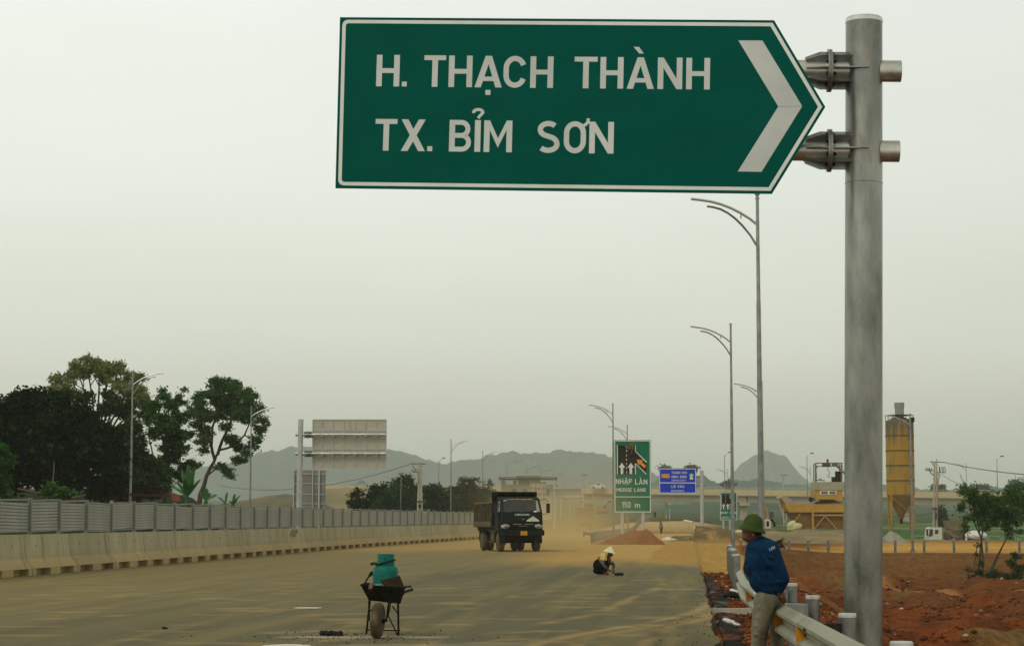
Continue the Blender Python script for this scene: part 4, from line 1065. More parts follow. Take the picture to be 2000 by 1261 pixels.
# small warning sign far beyond
Yw = 340; tt = thing('warning_sign', 'small far orange triangle over a teal board beneath the overpass', 'road sign', loc=(at(1308, 1003, Yw).x, Yw, .8))
q = at(1308, 985, Yw); mw = mpp(Yw)
b = MB(); b.prism([(-3.4 * mw, 0), (3.4 * mw, 0), (0, 6.5 * mw)], q, Vector((1, 0, 0)), Vector((0, 0, 1)), Vector((0, 1, 0)), 0, .05); b.build('triangle', mat('warn_orange', (.8, .28, .02)), tt, smooth=False)
b = MB(); b.box(q + Vector((1.5 * mw, .05, -4.2 * mw)), (13 * mw, .06, 7 * mw)); b.build('board', mat('teal_board', (.02, .28, .26)), tt)
b = MB(); b.cyl((q.x, Yw + .1, .8), (q.x, Yw + .1, q.z + .4), .07, n=8); b.build('post', GALV_FAR, tt)

# ------------------------------------------------------------ overpass
YA, YB_ = 640, 545
def deckz(f, k):    # f 0..1 left to right
    return None
A_ = at(610, 947.5, YA); B_ = at(2300, 966.5, YB_)
OV = thing('overpass', 'long concrete road overpass crossing the background on wide piers', 'bridge', loc=(200, 590, 0))
dV = (B_ - A_); Lb = dV.length; d_ = dV.normalized(); nn_ = Vector((-d_.y, d_.x, 0)).normalized(); UPV = Vector((0, 0, 1))
def ospan(poly, m, name, f0=0, f1=1):
    b = MB(); n = len(poly); vs = [A_ + dV * f + nn_ * a + UPV * z for f in (f0, f1) for a, z in poly]
    b.add(vs, [tuple(range(n)), tuple(range(2 * n - 1, n - 1, -1))] + [(i, n + i, n + (i + 1) % n, (i + 1) % n) for i in range(n)]); return b.build(name, m, OV, smooth=False)
ospan([(0, 0), (.3, 0), (.3, -1.45), (0, -1.45)], mat('parapet', (.47, .37, .19), (.56, .45, .24), .12, .9), 'parapet')
ospan([(9.7, .4), (10, .4), (10, -1.0), (9.7, -1.0)], CONC2, 'parapet')
ospan([(-.25, -1.45), (10.3, -1.45), (10.3, -1.75), (-.25, -1.75)], mat('deck_edge', (.21, .19, .15)), 'deck')
i = 0; pos = []
fpx = lambda px: ((at(px, 960, 600).x - A_.x) / dV.x)
joints = [fpx(p) for p in (400, 640, 893, 1153, 1366, 1449, 1620, 1740, 2030, 2250)]
for i in range(len(joints) - 1):
    f0, f1 = joints[i] + .0006, joints[i + 1] - .0006
    if f1 < 0: continue
    f0 = max(f0, .075)
    ospan([(.5, -1.752), (9.6, -1.752), (9.2, -3.5), (.9, -3.5)], CONC2, 'girder', f0, min(f1, 1))
b = MB(); b.tube([A_ + dV * 0 + UPV * .75 + nn_ * .15, A_ + dV + UPV * .75 + nn_ * .15], .06, 5)
for k in range(150): q = A_ + dV * (k / 150) + nn_ * .15; b.cyl(q, q + UPV * .75, .05, n=4)
b.build('handrail', GALV_FAR, OV)
for px, wpx in ((893, 12), (1152, 21), (1302, 3), (1446, 12), (1740, 12), (2030, 14)):
    q = A_ + dV * fpx(px); q.z -= 3.52
    hw = wpx * mpp(600) / 2; b = MB()
    if wpx > 5: b.box((q.x, q.y + 5, q.z - .5), (hw * 2 + 1.2, 9, 1.0))
    b.box((q.x, q.y + 5, (q.z - 1.0 - 1) / 2), (hw * 2, 5.5 if wpx > 5 else .6, q.z - 1.0 + 1 + (1 if wpx <= 5 else 0))); b.build('pier', CONC2, OV)
for px, yt, Y in ((1415, 888, 590), (1576, 890, 580), (857, 899, 620), (1947, 896, 556)):
    bridge_lamp(px, yt, Y, float((A_ + dV * fpx(px)).z - 1.4), 'lamp on the overpass, ' + {1415: 'left of the pointed hill', 1576: 'right of the pointed hill', 857: 'above the trees by the utility pole', 1947: 'at the far right above the shrub'}[px])
# embankment of the approach on the left
def hill(name, pts, Yc, wy, colr, label=None, cat=None, kind='structure', n=160, rows=40, rough=1.0, rs=6, mat_=None, base=-6, seed=3, power=1.0, noise_y=True):
    """ridge: pts = (px, py) skyline in the photo at distance Yc; falls off over wy in both directions"""
    px = np.array([p[0] for p in pts], float); py = np.array([p[1] for p in pts], float)
    xs = np.linspace(px[0], px[-1], n); prof = np.interp(xs, px, py)
    Xc = (xs - 1000) / F * Yc; H = EYE + (1013 - prof) / F * Yc
    yy = np.linspace(-1, 1, rows); Yg, Xg = np.meshgrid(yy, Xc, indexing='ij')
    Hh = np.broadcast_to(H, Xg.shape)
    env = (1 - np.abs(Yg) ** 1.6) ** power
    nz = (fbm(Xg / rs, Yg * wy / rs, 4, seed) - .5) * 2 * rough
    big = 1 + .25 * (fbm(Xg / (rs * 9), Yg * 3, 3, seed + 5) - .5) * np.minimum(1, np.abs(Yg) * 3)
    Z = base + (Hh - base) * env * big + nz * env
    o = grid_mesh(name, Xg, Yc + Yg * wy, Z, None, mat_)
    tag(o, label, cat, None, kind); return o
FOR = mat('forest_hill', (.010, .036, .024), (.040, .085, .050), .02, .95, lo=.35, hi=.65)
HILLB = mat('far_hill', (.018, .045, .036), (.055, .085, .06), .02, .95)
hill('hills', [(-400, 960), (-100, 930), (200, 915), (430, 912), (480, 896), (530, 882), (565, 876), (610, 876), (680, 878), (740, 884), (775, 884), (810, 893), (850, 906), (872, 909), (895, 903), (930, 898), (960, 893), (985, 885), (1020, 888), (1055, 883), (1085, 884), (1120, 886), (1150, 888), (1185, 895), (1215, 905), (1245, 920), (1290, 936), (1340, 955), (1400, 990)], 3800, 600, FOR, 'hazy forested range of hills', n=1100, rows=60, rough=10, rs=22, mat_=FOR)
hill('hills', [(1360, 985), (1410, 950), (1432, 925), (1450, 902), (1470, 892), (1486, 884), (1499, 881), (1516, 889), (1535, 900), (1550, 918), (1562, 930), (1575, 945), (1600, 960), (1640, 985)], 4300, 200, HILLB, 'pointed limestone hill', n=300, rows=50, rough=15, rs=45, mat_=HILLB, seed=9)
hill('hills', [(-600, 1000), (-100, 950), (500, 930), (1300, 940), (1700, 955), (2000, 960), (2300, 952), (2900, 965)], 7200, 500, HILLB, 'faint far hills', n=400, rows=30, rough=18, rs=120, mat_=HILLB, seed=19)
hill('tree_line', [(1395, 985), (1420, 955), (1435, 937), (1450, 934), (1462, 938), (1480, 932), (1500, 936), (1520, 941), (1545, 944), (1580, 948), (1650, 950), (1720, 948), (1760, 952), (1830, 955), (1900, 948), (2000, 950), (2200, 955)], 2000, 60, FOR, 'wooded skyline beyond the overpass', kind='stuff', n=900, rows=16, rough=5, rs=10, mat_=FOR, seed=23, cat='tree line')
hill('tree_line', [(1255, 985), (1262, 950), (1285, 935), (1312, 940), (1345, 935), (1365, 932), (1376, 929), (1388, 940), (1410, 945), (1440, 950), (1500, 985)], 1900, 50, FOR, 'dark wood behind the blue sign', kind='stuff', n=500, rows=16, rough=5, rs=10, mat_=FOR, seed=29, cat='tree line')
hill('tree_line', [(640, 975), (655, 960), (672, 949), (690, 940), (705, 938), (722, 942), (730, 957), (745, 962), (752, 948), (765, 944), (780, 965)], 1900, 40, FOR, 'low wood beyond the sandy slope', kind='stuff', n=240, rows=14, rough=5, rs=9, mat_=FOR, seed=31, cat='tree line')
hill('tree_line', [(-300, 1010), (400, 1000), (900, 1004), (1250, 1000), (1300, 992), (1345, 985), (1362, 975), (1400, 968), (1440, 972), (1500, 978), (1560, 985), (1700, 988), (2050, 990), (2400, 1000)], 1100, 30, FOR, 'hedges and trees seen under the overpass', kind='stuff', n=1200, rows=14, rough=3.4, rs=6, mat_=FOR, seed=37, cat='tree line')
SANDM = mat('sandy_slope', (.15, .125, .055), (.27, .20, .085), .12, .95, lo=.3, hi=.7)
o = hill('embankment', [(585, 990), (615, 968), (640, 956), (700, 952), (760, 949), (830, 949), (900, 953), (940, 965), (960, 985)], 540, 60, SANDM, 'sandy approach embankment of the overpass', n=160, rows=24, rough=.5, rs=6, mat_=SANDM, seed=41, power=.8)
o = hill('grassy_bank', [(300, 990), (430, 985), (480, 975), (520, 968), (560, 964), (600, 966), (640, 985), (680, 1000)], 420, 40, mat('bank_grass', (.07, .075, .03), (.17, .13, .06), .15, .95), 'grassy earth bank at the left', n=120, rows=20, rough=.6, rs=5, mat_=None or mat('bank_grass', (.06, .07, .025), (.16, .12, .055), .15, .95), seed=43)

hill('tree_line', [(-500, 985), (-300, 950), (0, 955), (120, 950), (200, 958), (290, 952), (330, 960), (380, 972), (420, 985)], 260, 8, FOR, 'dark undergrowth behind the left trees', kind='stuff', n=300, rows=14, rough=.9, rs=2, mat_=mat('undergrowth', (.008, .016, .006), (.02, .032, .012), .4, .95, spec=.05), seed=47, cat='undergrowth')
# white pickup on the overpass
q = at(1168, 951.5, 604); C0 = thing('pickup', 'white pickup driving along the overpass, left of the tall merge sign', 'car', loc=(q.x, q.y, q.z - .9))
PW = mat('car_white', (.72, .72, .70), None, 1, .3); GL = mat('dark_glass', (.02, .025, .03), None, 1, .1)
def carside(b, prof, c, w_, U_): b.prism(prof, c - Vector((0, 0, 0)), U_, Vector((0, 0, 1)), Vector((0, 1, 0)), -w_ / 2, w_ / 2)
cz = Vector((q.x, q.y - .2, q.z + .1)); b = MB()
carside(b, [(-2.2, -.1), (2.1, -.1), (2.15, .45), (1.2, .62), (.75, 1.15), (-.6, 1.18), (-.8, .62), (-2.2, .6)], cz, 1.75, Vector((1, 0, 0))); b.build('body', PW, C0)
b = MB(); b.box(cz + Vector((.05, -.9, .86)), (1.1, .04, .36)); b.build('window', GL, C0)
for x in (-1.4, 1.35):
    b = MB(); b.cyl(cz + Vector((x, -.92, -.1)), cz + Vector((x, -.7, -.1)), .34, n=16); b.build('wheel', RUBBER, C0)

# ------------------------------------------------------------ toll station buildings
Yt = 430; mt = mpp(Yt)
BWALL = mat('station_wall', (.40, .38, .30), (.47, .45, .36), .3, .9); BROOF = mat('station_roof', (.12, .14, .13), (.16, .18, .16), .4, .8)
def bb(b, x0, y0, x1, y1, Y, dep):
    p = at((x0 + x1) / 2, (y0 + y1) / 2, Y); b.box((p.x, Y + dep / 2, p.z), ((x1 - x0) * mpp(Y), dep, (y1 - y0) * mpp(Y)))
TB = thing('toll_station', 'pale two-level station building with flat projecting roof behind the dump truck', 'building', loc=(at(1030, 1010, Yt).x, Yt, 0))
b = MB(); bb(b, 979, 946, 1078, 1014, Yt, 12); bb(b, 979, 938, 987, 946, Yt, 10); bb(b, 1012, 934.5, 1034, 946, Yt + 1, 9); bb(b, 1034, 932, 1055, 946, Yt - .5, 9.8); b.build('wall', BWALL, TB, smooth=False)
b = MB(); bb(b, 974, 930.5, 1089, 934.5, Yt - 2, 14); bb(b, 1008.5, 928.5, 1056, 932, Yt - 2.5, 12); b.build('roof', BROOF, TB, smooth=False)
for x in (1000, 1021, 1065):
    b = MB(); bb(b, x, 954, x + 9, 957, Yt - .6, .6); bb(b, x + 1, 957.2, x + 8, 968, Yt - .05, .1); b.build('window', BROOF, TB, smooth=False)
b = MB(); bb(b, 1003, 938, 1009, 945, Yt + 2, 2); b.build('roof_tank', BWALL, TB)
b = MB()
for x in (976, 994, 1086): bb(b, x, 934.6, x + 1.2, 1012, Yt - 1, .5)
b.build('column', BWALL, TB)
T2 = thing('gatehouse', 'low grey building behind two bright gantry rails, right of the station', 'building', loc=(at(1112, 1010, 470).x, 470, 0))
b = MB(); bb(b, 1091, 950, 1138, 972, 470, 8); bb(b, 1094, 972, 1096.5, 1008, 470, 1); bb(b, 1112, 972, 1114, 1008, 470, 1); bb(b, 1137, 972, 1139, 1008, 470, 1); b.build('wall', BWALL, T2, smooth=False)
b = MB(); bb(b, 1082, 946.5, 1089, 950, 468, 6); b.build('roof', BROOF, T2)
G2 = thing('sign_gantry', 'tall pale post carrying two bright horizontal rails of a sign gantry', 'gantry', loc=(at(1083, 1012, 300).x, 300, 0))
pt = at(1083, 946, 300); b = MB(); b.cyl((pt.x, 300, 0), pt, .17, n=12); b.build('post', GALV_FAR, G2)
for py in (953.2, 962.2):
    b = MB(); b.cyl(at(1080, py, 299.7), at(1137, py, 299.7), .09, n=10); b.build('rail', LAMPW, G2)
b = MB(); q = at(1110, 957.5, 300.1); b.box(q, (50 * mpp(300), .06, 15 * mpp(300))); b.build('panel', mat('gantry_panel', (.27, .26, .21), (.33, .32, .26), 1, .7), G2)
G3 = thing('reversed_sign', 'tan sign seen from behind on two posts, above the right half of the truck cab', 'road sign', loc=(at(1051, 1012, 260).x, 260, 0))
q = at(1051, 962, 260); m3 = mpp(260)
b = MB(); b.box(q, (31 * m3, .06, 42 * m3)); b.build('panel', mat('tan_back', (.38, .33, .25), (.46, .41, .31), .5, .8), G3)
b = MB(); 
for dz in (20.5, 9, -2): b.box(q + Vector((0, -.08, dz * m3)), (31 * m3, .07, .1))
b.build('back_rail', mat('rust_rail', (.25, .12, .08)), G3)
for dx in (-9, 8):
    b = MB(); b.cyl((q.x + dx * m3, 259.8, 0), (q.x + dx * m3, 259.8, q.z + 17 * m3), .09, n=10); b.build('post', LAMPW, G3)
BN = thing('letter_board', 'grey-blue board with large white letters AG beside the station', 'sign', loc=(at(1076, 1010, 500).x, 500, 0))
q = at(1072, 960, 500); m5 = mpp(500); b = MB(); b.box(q, (30 * m5, .3, 26 * m5)); b.build('board', mat('board_grey', (.16, .19, .19), (.2, .23, .22), .3, .8), BN)
text('lettering', 'AG', BN, q + Vector((-5.5 * m5, -.16, 1 * m5)), Vector((1, 0, 0)), Vector((0, 0, 1)), Vector((0, -1, 0)), 8 * m5, WHITE, width=10.5 * m5, base=.01, step=.004)
b = MB(); b.box((q.x - 10 * m5, 500.3, 3), (.3, .3, 9)); b.box((q.x + 10 * m5, 500.3, 3), (.3, .3, 9)); b.build('post', BWALL, BN)

# ------------------------------------------------------------ utility poles and cables
WOODC = mat('pole_concrete', (.33, .33, .26), (.43, .42, .33), 1, .9)
def hline(b, pts, r): b.tube(pts, r, 4, caps=False)
Yu = 185; U1 = thing('utility_pole', 'twin concrete utility pole with crossarm, left of the dump truck', 'utility pole', loc=(at(820, 1000, Yu).x, Yu, -.5))
for x0, x1 in ((816.5, 819.5), (823.5, 821.5)):
    p0 = at(x0, 1003, Yu); p1 = at(x1, 905, Yu); b = MB(); b.cyl(p0, p1, .13, .09, n=10); b.build('pole', WOODC, U1)
b = MB(); b.beam(at(804, 905, Yu), at(831, 905, Yu), .12, .07); b.build('crossarm', STEEL_DK, U1)
b = MB(); b.beam(at(807, 921, Yu), at(820, 921, Yu), .1, .07); hline(b, [at(806, 908, Yu), at(810, 916, Yu), at(816, 917, Yu)], .03)
for x in (806, 811): hline(b, [at(x, 921, Yu), at(x - 1, 917, Yu)], .04)
b.build('switch_gear', STEEL_DK, U1)
b = MB(); b.box(at(820, 979, Yu), (.45, .4, .12)); b.box(at(820, 988, Yu), (.25, .3, .3)); b.build('bracket', STEEL_DK, U1)
b = MB(); hline(b, [at(816, 922, Yu - .2), at(817.5, 945, Yu - .2)], .035); b.build('red_conduit', mat('conduit', (.35, .12, .07)), U1)
ct = thing('overhead_cable', 'thin dark power line sagging from the left utility pole over the hills', 'cable', loc=at(804, 905, Yu))
b = MB(); hline(b, [at(804, 905, Yu) + (at(430, 948, Yu + 60) - at(804, 905, Yu)) * f + Vector((0, 0, -1.3 * 4 * f * (1 - f))) for f in np.linspace(0, 1, 14)], .03); b.build('wire', mat('wire_grey', (.12, .13, .12)), ct)
Yv = 235; U2 = thing('utility_pole', 'twin concrete utility pole with crossarms and an orange conduit, right of the yellow silo', 'utility pole', loc=(at(1827, 1028, Yv).x, Yv, -1))
for x0, x1 in ((1823.5, 1825.2), (1829.5, 1829.3)):
    p0 = at(x0, 1032, Yv); p1 = at(x1, 901, Yv); b = MB(); b.cyl(p0, p1, .14, .10, n=10); b.build('pole', WOODC, U2)
DKL = mat('gear_dark', (.05, .055, .055), (.1, .1, .1), 3, .7)
b = MB(); b.beam(at(1817, 901, Yv), at(1846, 902.5, Yv), .14, .09); b.cyl(at(1829.5, 901, Yv), at(1829.5, 896, Yv), .04, n=6); b.build('crossarm', DKL, U2)
b = MB(); b.beam(at(1808, 917.5, Yv), at(1825, 919, Yv), .12, .09); b.beam(at(1829, 922, Yv), at(1847, 922.5, Yv), .12, .09)
hline(b, [at(1815, 918, Yv), at(1819, 924, Yv), at(1824, 928, Yv)], .06)
for x in (1808, 1811, 1814, 1816, 1819): hline(b, [at(x, 918, Yv), at(x + .3, 913.5, Yv)], .05)
for x in (1836, 1840, 1843, 1846): hline(b, [at(x, 922, Yv), at(x + .6, 917, Yv), at(x - 1.5, 911, Yv)], .04)
hline(b, [at(1820, 902, Yv), at(1822, 907, Yv), at(1825, 909, Yv)], .04); hline(b, [at(1832, 928, Yv), at(1835, 920, Yv), at(1834, 910, Yv)], .04)
b.build('switch_gear', DKL, U2)
b = MB(); hline(b, [at(1836, 925, Yv - .3), at(1832.5, 936, Yv - .3), at(1831, 960, Yv - .3), at(1830.5, 1022, Yv - .3)], .07); b.build('orange_conduit', mat('conduit2', (.50, .17, .07)), U2)
b = MB(); b.box(at(1825, 992, Yv - .2), (.55, .4, .2)); b.box(at(1829, 1007, Yv - .2), (.2, .3, .8)); b.build('bracket', DKL, U2)
for k, (a, e, sag, lab) in enumerate((((1845, 902.5), (2060, 930), .25, 'thin dark power line running right from the top of the right utility pole'), ((1838, 925), (1900, 950), .3, 'short low cable dropping from the right utility pole toward the shrub'), ((1822, 1000), (1700, 1002), .4, 'low sagging cable between the silo and the right utility pole'))):
    A0 = at(*a, Yv); A1 = at(*e, Yv - (60 if k == 0 else 20)); ct = thing('overhead_cable', lab, 'cable', loc=A0)
    b = MB(); hline(b, [A0 + (A1 - A0) * f + Vector((0, 0, -sag * 4 * f * (1 - f))) for f in np.linspace(0, 1, 14)], .045 if k == 0 else .03); b.build('wire', DKL, ct)
Yx = 700; t = thing('utility_pole', 'tiny far T-shaped pole in front of the pointed hill', 'utility pole', loc=(at(1530, 955, Yx).x, Yx, 6))
b = MB(); b.cyl(at(1530, 956, Yx), at(1530, 927, Yx), .28, n=6); b.build('pole', WOODC, t); b = MB(); b.beam(at(1523.5, 927.5, Yx), at(1537.5, 927.5, Yx), .3, .22); b.build('crossarm', STEEL_DK, t)
Yx = 640; t = thing('utility_pole', 'tiny far T-shaped pole above the right end of the gantry rails', 'utility pole', loc=(at(1140, 1005, Yx).x, Yx, 0))
b = MB(); b.cyl(at(1140, 1000, Yx - 60), at(1140, 927, Yx - 60), .2, n=6); b.build('pole', WOODC, t); b = MB(); b.beam(at(1136, 927, Yx - 60), at(1147, 927, Yx - 60), .25, .2); b.build('crossarm', STEEL_DK, t)

# ------------------------------------------------------------ yellow cement silo
Yo = 215; mo = mpp(Yo)
SY = mat('silo_yellow', (.27, .155, .014), (.38, .23, .022), .8, .7, lo=.3, hi=.7)
nt = SY.node_tree; P = nt.nodes["Principled BSDF"]
tc = nt.nodes.new("ShaderNodeTexCoord"); n = nt.nodes.new("ShaderNodeTexNoise"); n.inputs['Scale'].default_value = 1.0; n.inputs['Detail'].default_value = 6
mp = nt.nodes.new("ShaderNodeMapping"); mp.inputs['Scale'].default_value = (2.6, 2.6, .22); nt.links.new(tc.outputs['Object'], mp.inputs[0]); nt.links.new(mp.outputs[0], n.inputs['Vector'])
sp = nt.nodes.new("ShaderNodeSeparateXYZ"); nt.links.new(tc.outputs['Object'], sp.inputs[0])
a1 = nt.nodes.new("ShaderNodeMapRange"); a1.inputs[1].default_value = 8.5; a1.inputs[2].default_value = 12.6; a1.inputs[3].default_value = -.04; a1.inputs[4].default_value = .42; nt.links.new(sp.outputs['Z'], a1.inputs[0])
ad = nt.nodes.new("ShaderNodeMath"); ad.operation = 'ADD'; nt.links.new(n.outputs[0], ad.inputs[0]); nt.links.new(a1.outputs[0], ad.inputs[1])
mr = nt.nodes.new("ShaderNodeMapRange"); mr.inputs[1].default_value = .50; mr.inputs[2].default_value = .72; mr.inputs[4].default_value = .92; nt.links.new(ad.outputs[0], mr.inputs[0])
mx = nt.nodes.new("ShaderNodeMix"); mx.data_type = 'RGBA'; nt.links.new(mr.outputs[0], mx.inputs[0]); nt.links.new(P.inputs['Base Color'].links[0].from_socket, mx.inputs[6]); mx.inputs[7].default_value = (.085, .075, .045, 1); nt.links.new(mx.outputs[2], P.inputs['Base Color'])
cx = at(1758, 900, Yo).x; zt = at(1758, 822, Yo).z; zbm = at(1758, 966, Yo).z; rs_ = 27.2 * mo
z0 = at(1758, 1030, Yo).z
SI = thing('cement_silo', 'tall rusty yellow cement silo with a cone bottom on four legs', 'silo', loc=(cx, Yo, z0))
b = MB(); b.cyl((cx, Yo, zbm), (cx, Yo, zt), rs_, n=40); b.build('drum', SY, SI, ang=40)
b = MB(); b.lathe([(.35 * .7, at(0, 1012, Yo).z), (.35, at(0, 1006, Yo).z), (rs_ * .98, zbm - .01)], (cx, Yo, 0), 32); b.build('hopper', mat('hopper_brown', (.17, .095, .02), (.24, .15, .03), 1, .8), SI)
b = MB(); b.cyl((cx, Yo, at(0, 1022, Yo).z), (cx, Yo, at(0, 1010, Yo).z), .16, n=12); b.build('outlet', STEEL_DK, SI)
BANDM = mat('silo_band', (.06, .045, .02), (.12, .09, .03), 3, .8)
for py in (851, 880, 909, 938.5):
    b = MB(); z = at(0, py, Yo).z; b.lathe([(rs_ * 1.0, -.07), (rs_ * 1.025, -.07), (rs_ * 1.025, .07), (rs_ * 1.0, .07)], (cx, Yo, z), 40); b.build('band', BANDM, SI)
b = MB(); b.lathe([(rs_, 0), (rs_ * .45, .35), (.01, .4)], (cx, Yo, zt), 40); b.build('top', mat('silo_top', (.2, .2, .17)), SI)
b = MB(); x = at(1756.5, 800, Yo).x; b.cyl((x, Yo, zt + .1), (x, Yo, at(0, 787, Yo).z), .48, n=20); b.cyl((x, Yo, at(0, 796, Yo).z), (x, Yo, at(0, 786, Yo).z), .54, n=20); b.build('filter', mat('filter_grey', (.23, .24, .20), (.3, .3, .26), 2, .8), SI)
b = MB()
for k in range(14):
    a = k * 2 * math.pi / 14; p = Vector((cx + rs_ * math.cos(a), Yo + rs_ * math.sin(a), zt)); b.cyl(p, p + Vector((0, 0, .6)), .02, n=4)
b.lathe([(rs_, .6), (rs_ + .02, .62), (rs_, .64)], (cx, Yo, zt), 24); b.build('railing', STEEL_DK, SI)
b = MB(); b.box((cx + 1.1, Yo - rs_ * .82, zt + .1), (.5, .4, .5)); b.build('top_box', STEEL_DK, SI)
for dx, dy in ((-1, -1), (1, -1), (-1, 1), (1, 1)):
    b = MB(); b.cyl((cx + dx * rs_ * .78, Yo + dy * rs_ * .6, z0 - .3), (cx + dx * rs_ * .78, Yo + dy * rs_ * .6, zbm + .1), .13 if dy < 0 else .09, n=10); b.build('leg', SY, SI)
b = MB(); e = rs_ * .78
b.beam((cx - e, Yo - rs_ * .6, zbm - .2), (cx + e, Yo - rs_ * .6, zbm - 2.3), .1, .1); b.beam((cx - e * 2.6, Yo - rs_ * .6, zbm - 1.5), (cx + .1, Yo - rs_ * .6, zbm - 3.6), .1, .1)
b.beam((cx + e, Yo + rs_ * .6, zbm - .2), (cx - e, Yo + rs_ * .6, zbm - 2.3), .08, .08); b.build('brace', SY, SI)

# ------------------------------------------------------------ batching plant with aggregate hopper
Yh = 205; mh = mpp(Yh); YEL = mat('plant_yellow', (.36, .20, .025), (.46, .28, .04), .9, .7, lo=.3, hi=.7); YED = mat('plant_brown', (.125, .062, .012), (.19, .10, .02), .7, .8)
BP = thing('batching_plant', 'yellow aggregate hopper with a control cabin and portal frame on top', 'batching plant', loc=(at(1600, 1035, Yh).x, Yh, at(0, 1035, Yh).z))
def W(px, py, dy=0): return at(px, py, Yh + dy)
def poly_px(b, pts, y0, y1):
    n = len(pts); vs = [(at(x, y, Yh).x, Yh + d, at(x, y, Yh).z) for d in (y0, y1) for x, y in pts]
    b.add(vs, [tuple(range(n)), tuple(range(2 * n - 1, n - 1, -1))] + [(i, n + i, n + (i + 1) % n, (i + 1) % n) for i in range(n)])
b = MB(); poly_px(b, [(1526, 984), (1708, 984), (1708, 997), (1535, 998)], -2.2, 2.2); b.build('hopper_rim', YEL, BP, smooth=False)
b = MB(); poly_px(b, [(1534, 998), (1704, 998), (1690, 1031), (1567, 1031)], -2.0, 2.0); b.build('hopper_body', YED, BP, smooth=False)
b = MB(); poly_px(b, [(1530, 984), (1519, 972), (1523, 968), (1531, 969), (1552, 984)], -2.1, 2.1); b.build('side_board', mat('faded_board', (.30, .25, .17), (.36, .30, .2), 2, .9), BP, smooth=False)
b = MB(); poly_px(b, [(1534, 997.5), (1650, 997.5), (1650, 1000), (1534, 1000)], -2.3, -2.2)
poly_px(b, [(1579, 1000), (1583, 1000), (1583, 1033), (1579, 1033)], -2.4, -2.2); poly_px(b, [(1640, 1000), (1643.5, 1000), (1643.5, 1033), (1640, 1033)], -2.4, -2.2); poly_px(b, [(1583, 1004), (1640, 1004), (1640, 1007), (1583, 1007)], -2.36, -2.2)
b.beam(W(1611, 1007, -2.3), W(1590, 1032, -2.3), .06, .1); b.beam(W(1611, 1007, -2.3), W(1634, 1032, -2.3), .06, .1); b.beam(W(1563, 1003, -2.3), W(1543, 1028, -2.9), .06, .08)
b.build('hopper_frame', mat('plant_bright', (.44, .27, .06), (.36, .2, .04), 2, .8), BP, smooth=False)
b = MB(); poly_px(b, [(1587, 941), (1644, 941), (1644, 957), (1587, 957)], -1.6, 1.4); b.build('cabin_roof', mat('cabin_grey', (.27, .26, .19), (.36, .35, .26), 1.5, .9), BP, smooth=False)
b = MB(); poly_px(b, [(1587, 957.2), (1641, 957.2), (1641, 977), (1589, 977)], -1.5, 1.3); b.build('cabin', YEL, BP, smooth=False)
b = MB(); poly_px(b, [(1597, 958), (1629, 958), (1629, 966), (1597, 966)], -1.56, -1.5); b.build('window_frame', PLASTIC_W, BP, smooth=False)
b = MB(); poly_px(b, [(1599, 959), (1612, 959), (1612, 964.5), (1599, 964.5)], -1.6, -1.565); poly_px(b, [(1615, 959), (1627, 959), (1627, 964.5), (1615, 964.5)], -1.6, -1.565); b.build('window', mat('pane', (.14, .14, .10), None, 1, .2), BP, smooth=False)
b = MB(); poly_px(b, [(1596, 975), (1625, 975), (1623, 980), (1596, 980)], -1.7, -1.5); b.cyl(W(1584, 975, -1.6), W(1584, 975, 0), .25, n=12); b.build('feed_gate', STEEL_DK, BP)
FR = mat('portal_frame', (.10, .075, .03), (.18, .12, .04), 2, .8)
b = MB()
for x in (1591.5, 1642): poly_px(b, [(x - 1.2, 904), (x + 1.2, 904), (x + 1.2, 941), (x - 1.2, 941)], -.7, -.5); poly_px(b, [(x - .8, 904), (x + .8, 904), (x + .8, 941), (x - .8, 941)], .6, .8)
poly_px(b, [(1590.5, 903.2), (1643.5, 903.2), (1643.5, 905), (1590.5, 905)], -.75, -.5); poly_px(b, [(1590.5, 909.5), (1643.5, 909.5), (1643.5, 911), (1590.5, 911)], -.75, -.5)
b.beam(W(1592, 917, -.6), W(1597, 911, -.6), .05, .08); b.beam(W(1642, 915, -.6), W(1634, 911, -.6), .05, .1); b.beam(W(1634, 909, -.7), W(1652, 926, -1.2), .1, .2); b.build('portal', FR, BP)
b = MB(); b.cyl(W(1606, 907.5, -.6), W(1622, 907.5, -.6), .20, n=12); b.box(W(1616.5, 902, -.6), (.18, .2, .6)); b.cyl(W(1616.5, 900, -.6), W(1616.5, 896, -.6), .08, n=8); b.build('hoist_motor', mat('motor', (.035, .05, .055)), BP)
b = MB(); b.cyl(W(1625, 907.5, -.6), W(1637, 907.5, -.6), .16, n=12); b.build('blue_drum', mat('drum_blue', (.06, .13, .17)), BP)
b = MB(); b.tube([W(1617, 910, -.6), W(1617, 918, -.6), W(1620.5, 921, -.6), W(1620, 926, -.6), W(1616, 928, -.6), W(1618, 931, -.6), W(1621.5, 930, -.6)], .03, 5); b.build('hook', STEEL_DK, BP)
b = MB(); b.beam(W(1595, 937, -.6), W(1612, 938, -.6), .06, .08); b.box(W(1602, 935, -.6), (.2, .2, .1)); b.build('hand_winch', STEEL_DK, BP); b = MB(); poly_px(b, [(1625, 931), (1633, 931), (1633, 941), (1625, 941)], -.6, .4); poly_px(b, [(1632, 920), (1641, 920), (1641, 941), (1632, 941)], -.4, .4); b.build('switch_cabinet', STEEL_DK, BP); b = MB(); b.beam(W(1594.5, 940, -.9), W(1594.5, 921, -.9), .06, .06); b.build('antenna_post', STEEL_DK, BP)
t = thing('gravel_heap', 'heap of grey gravel lying in the yellow hopper below the cabin', 'gravel', loc=W(1610, 984))
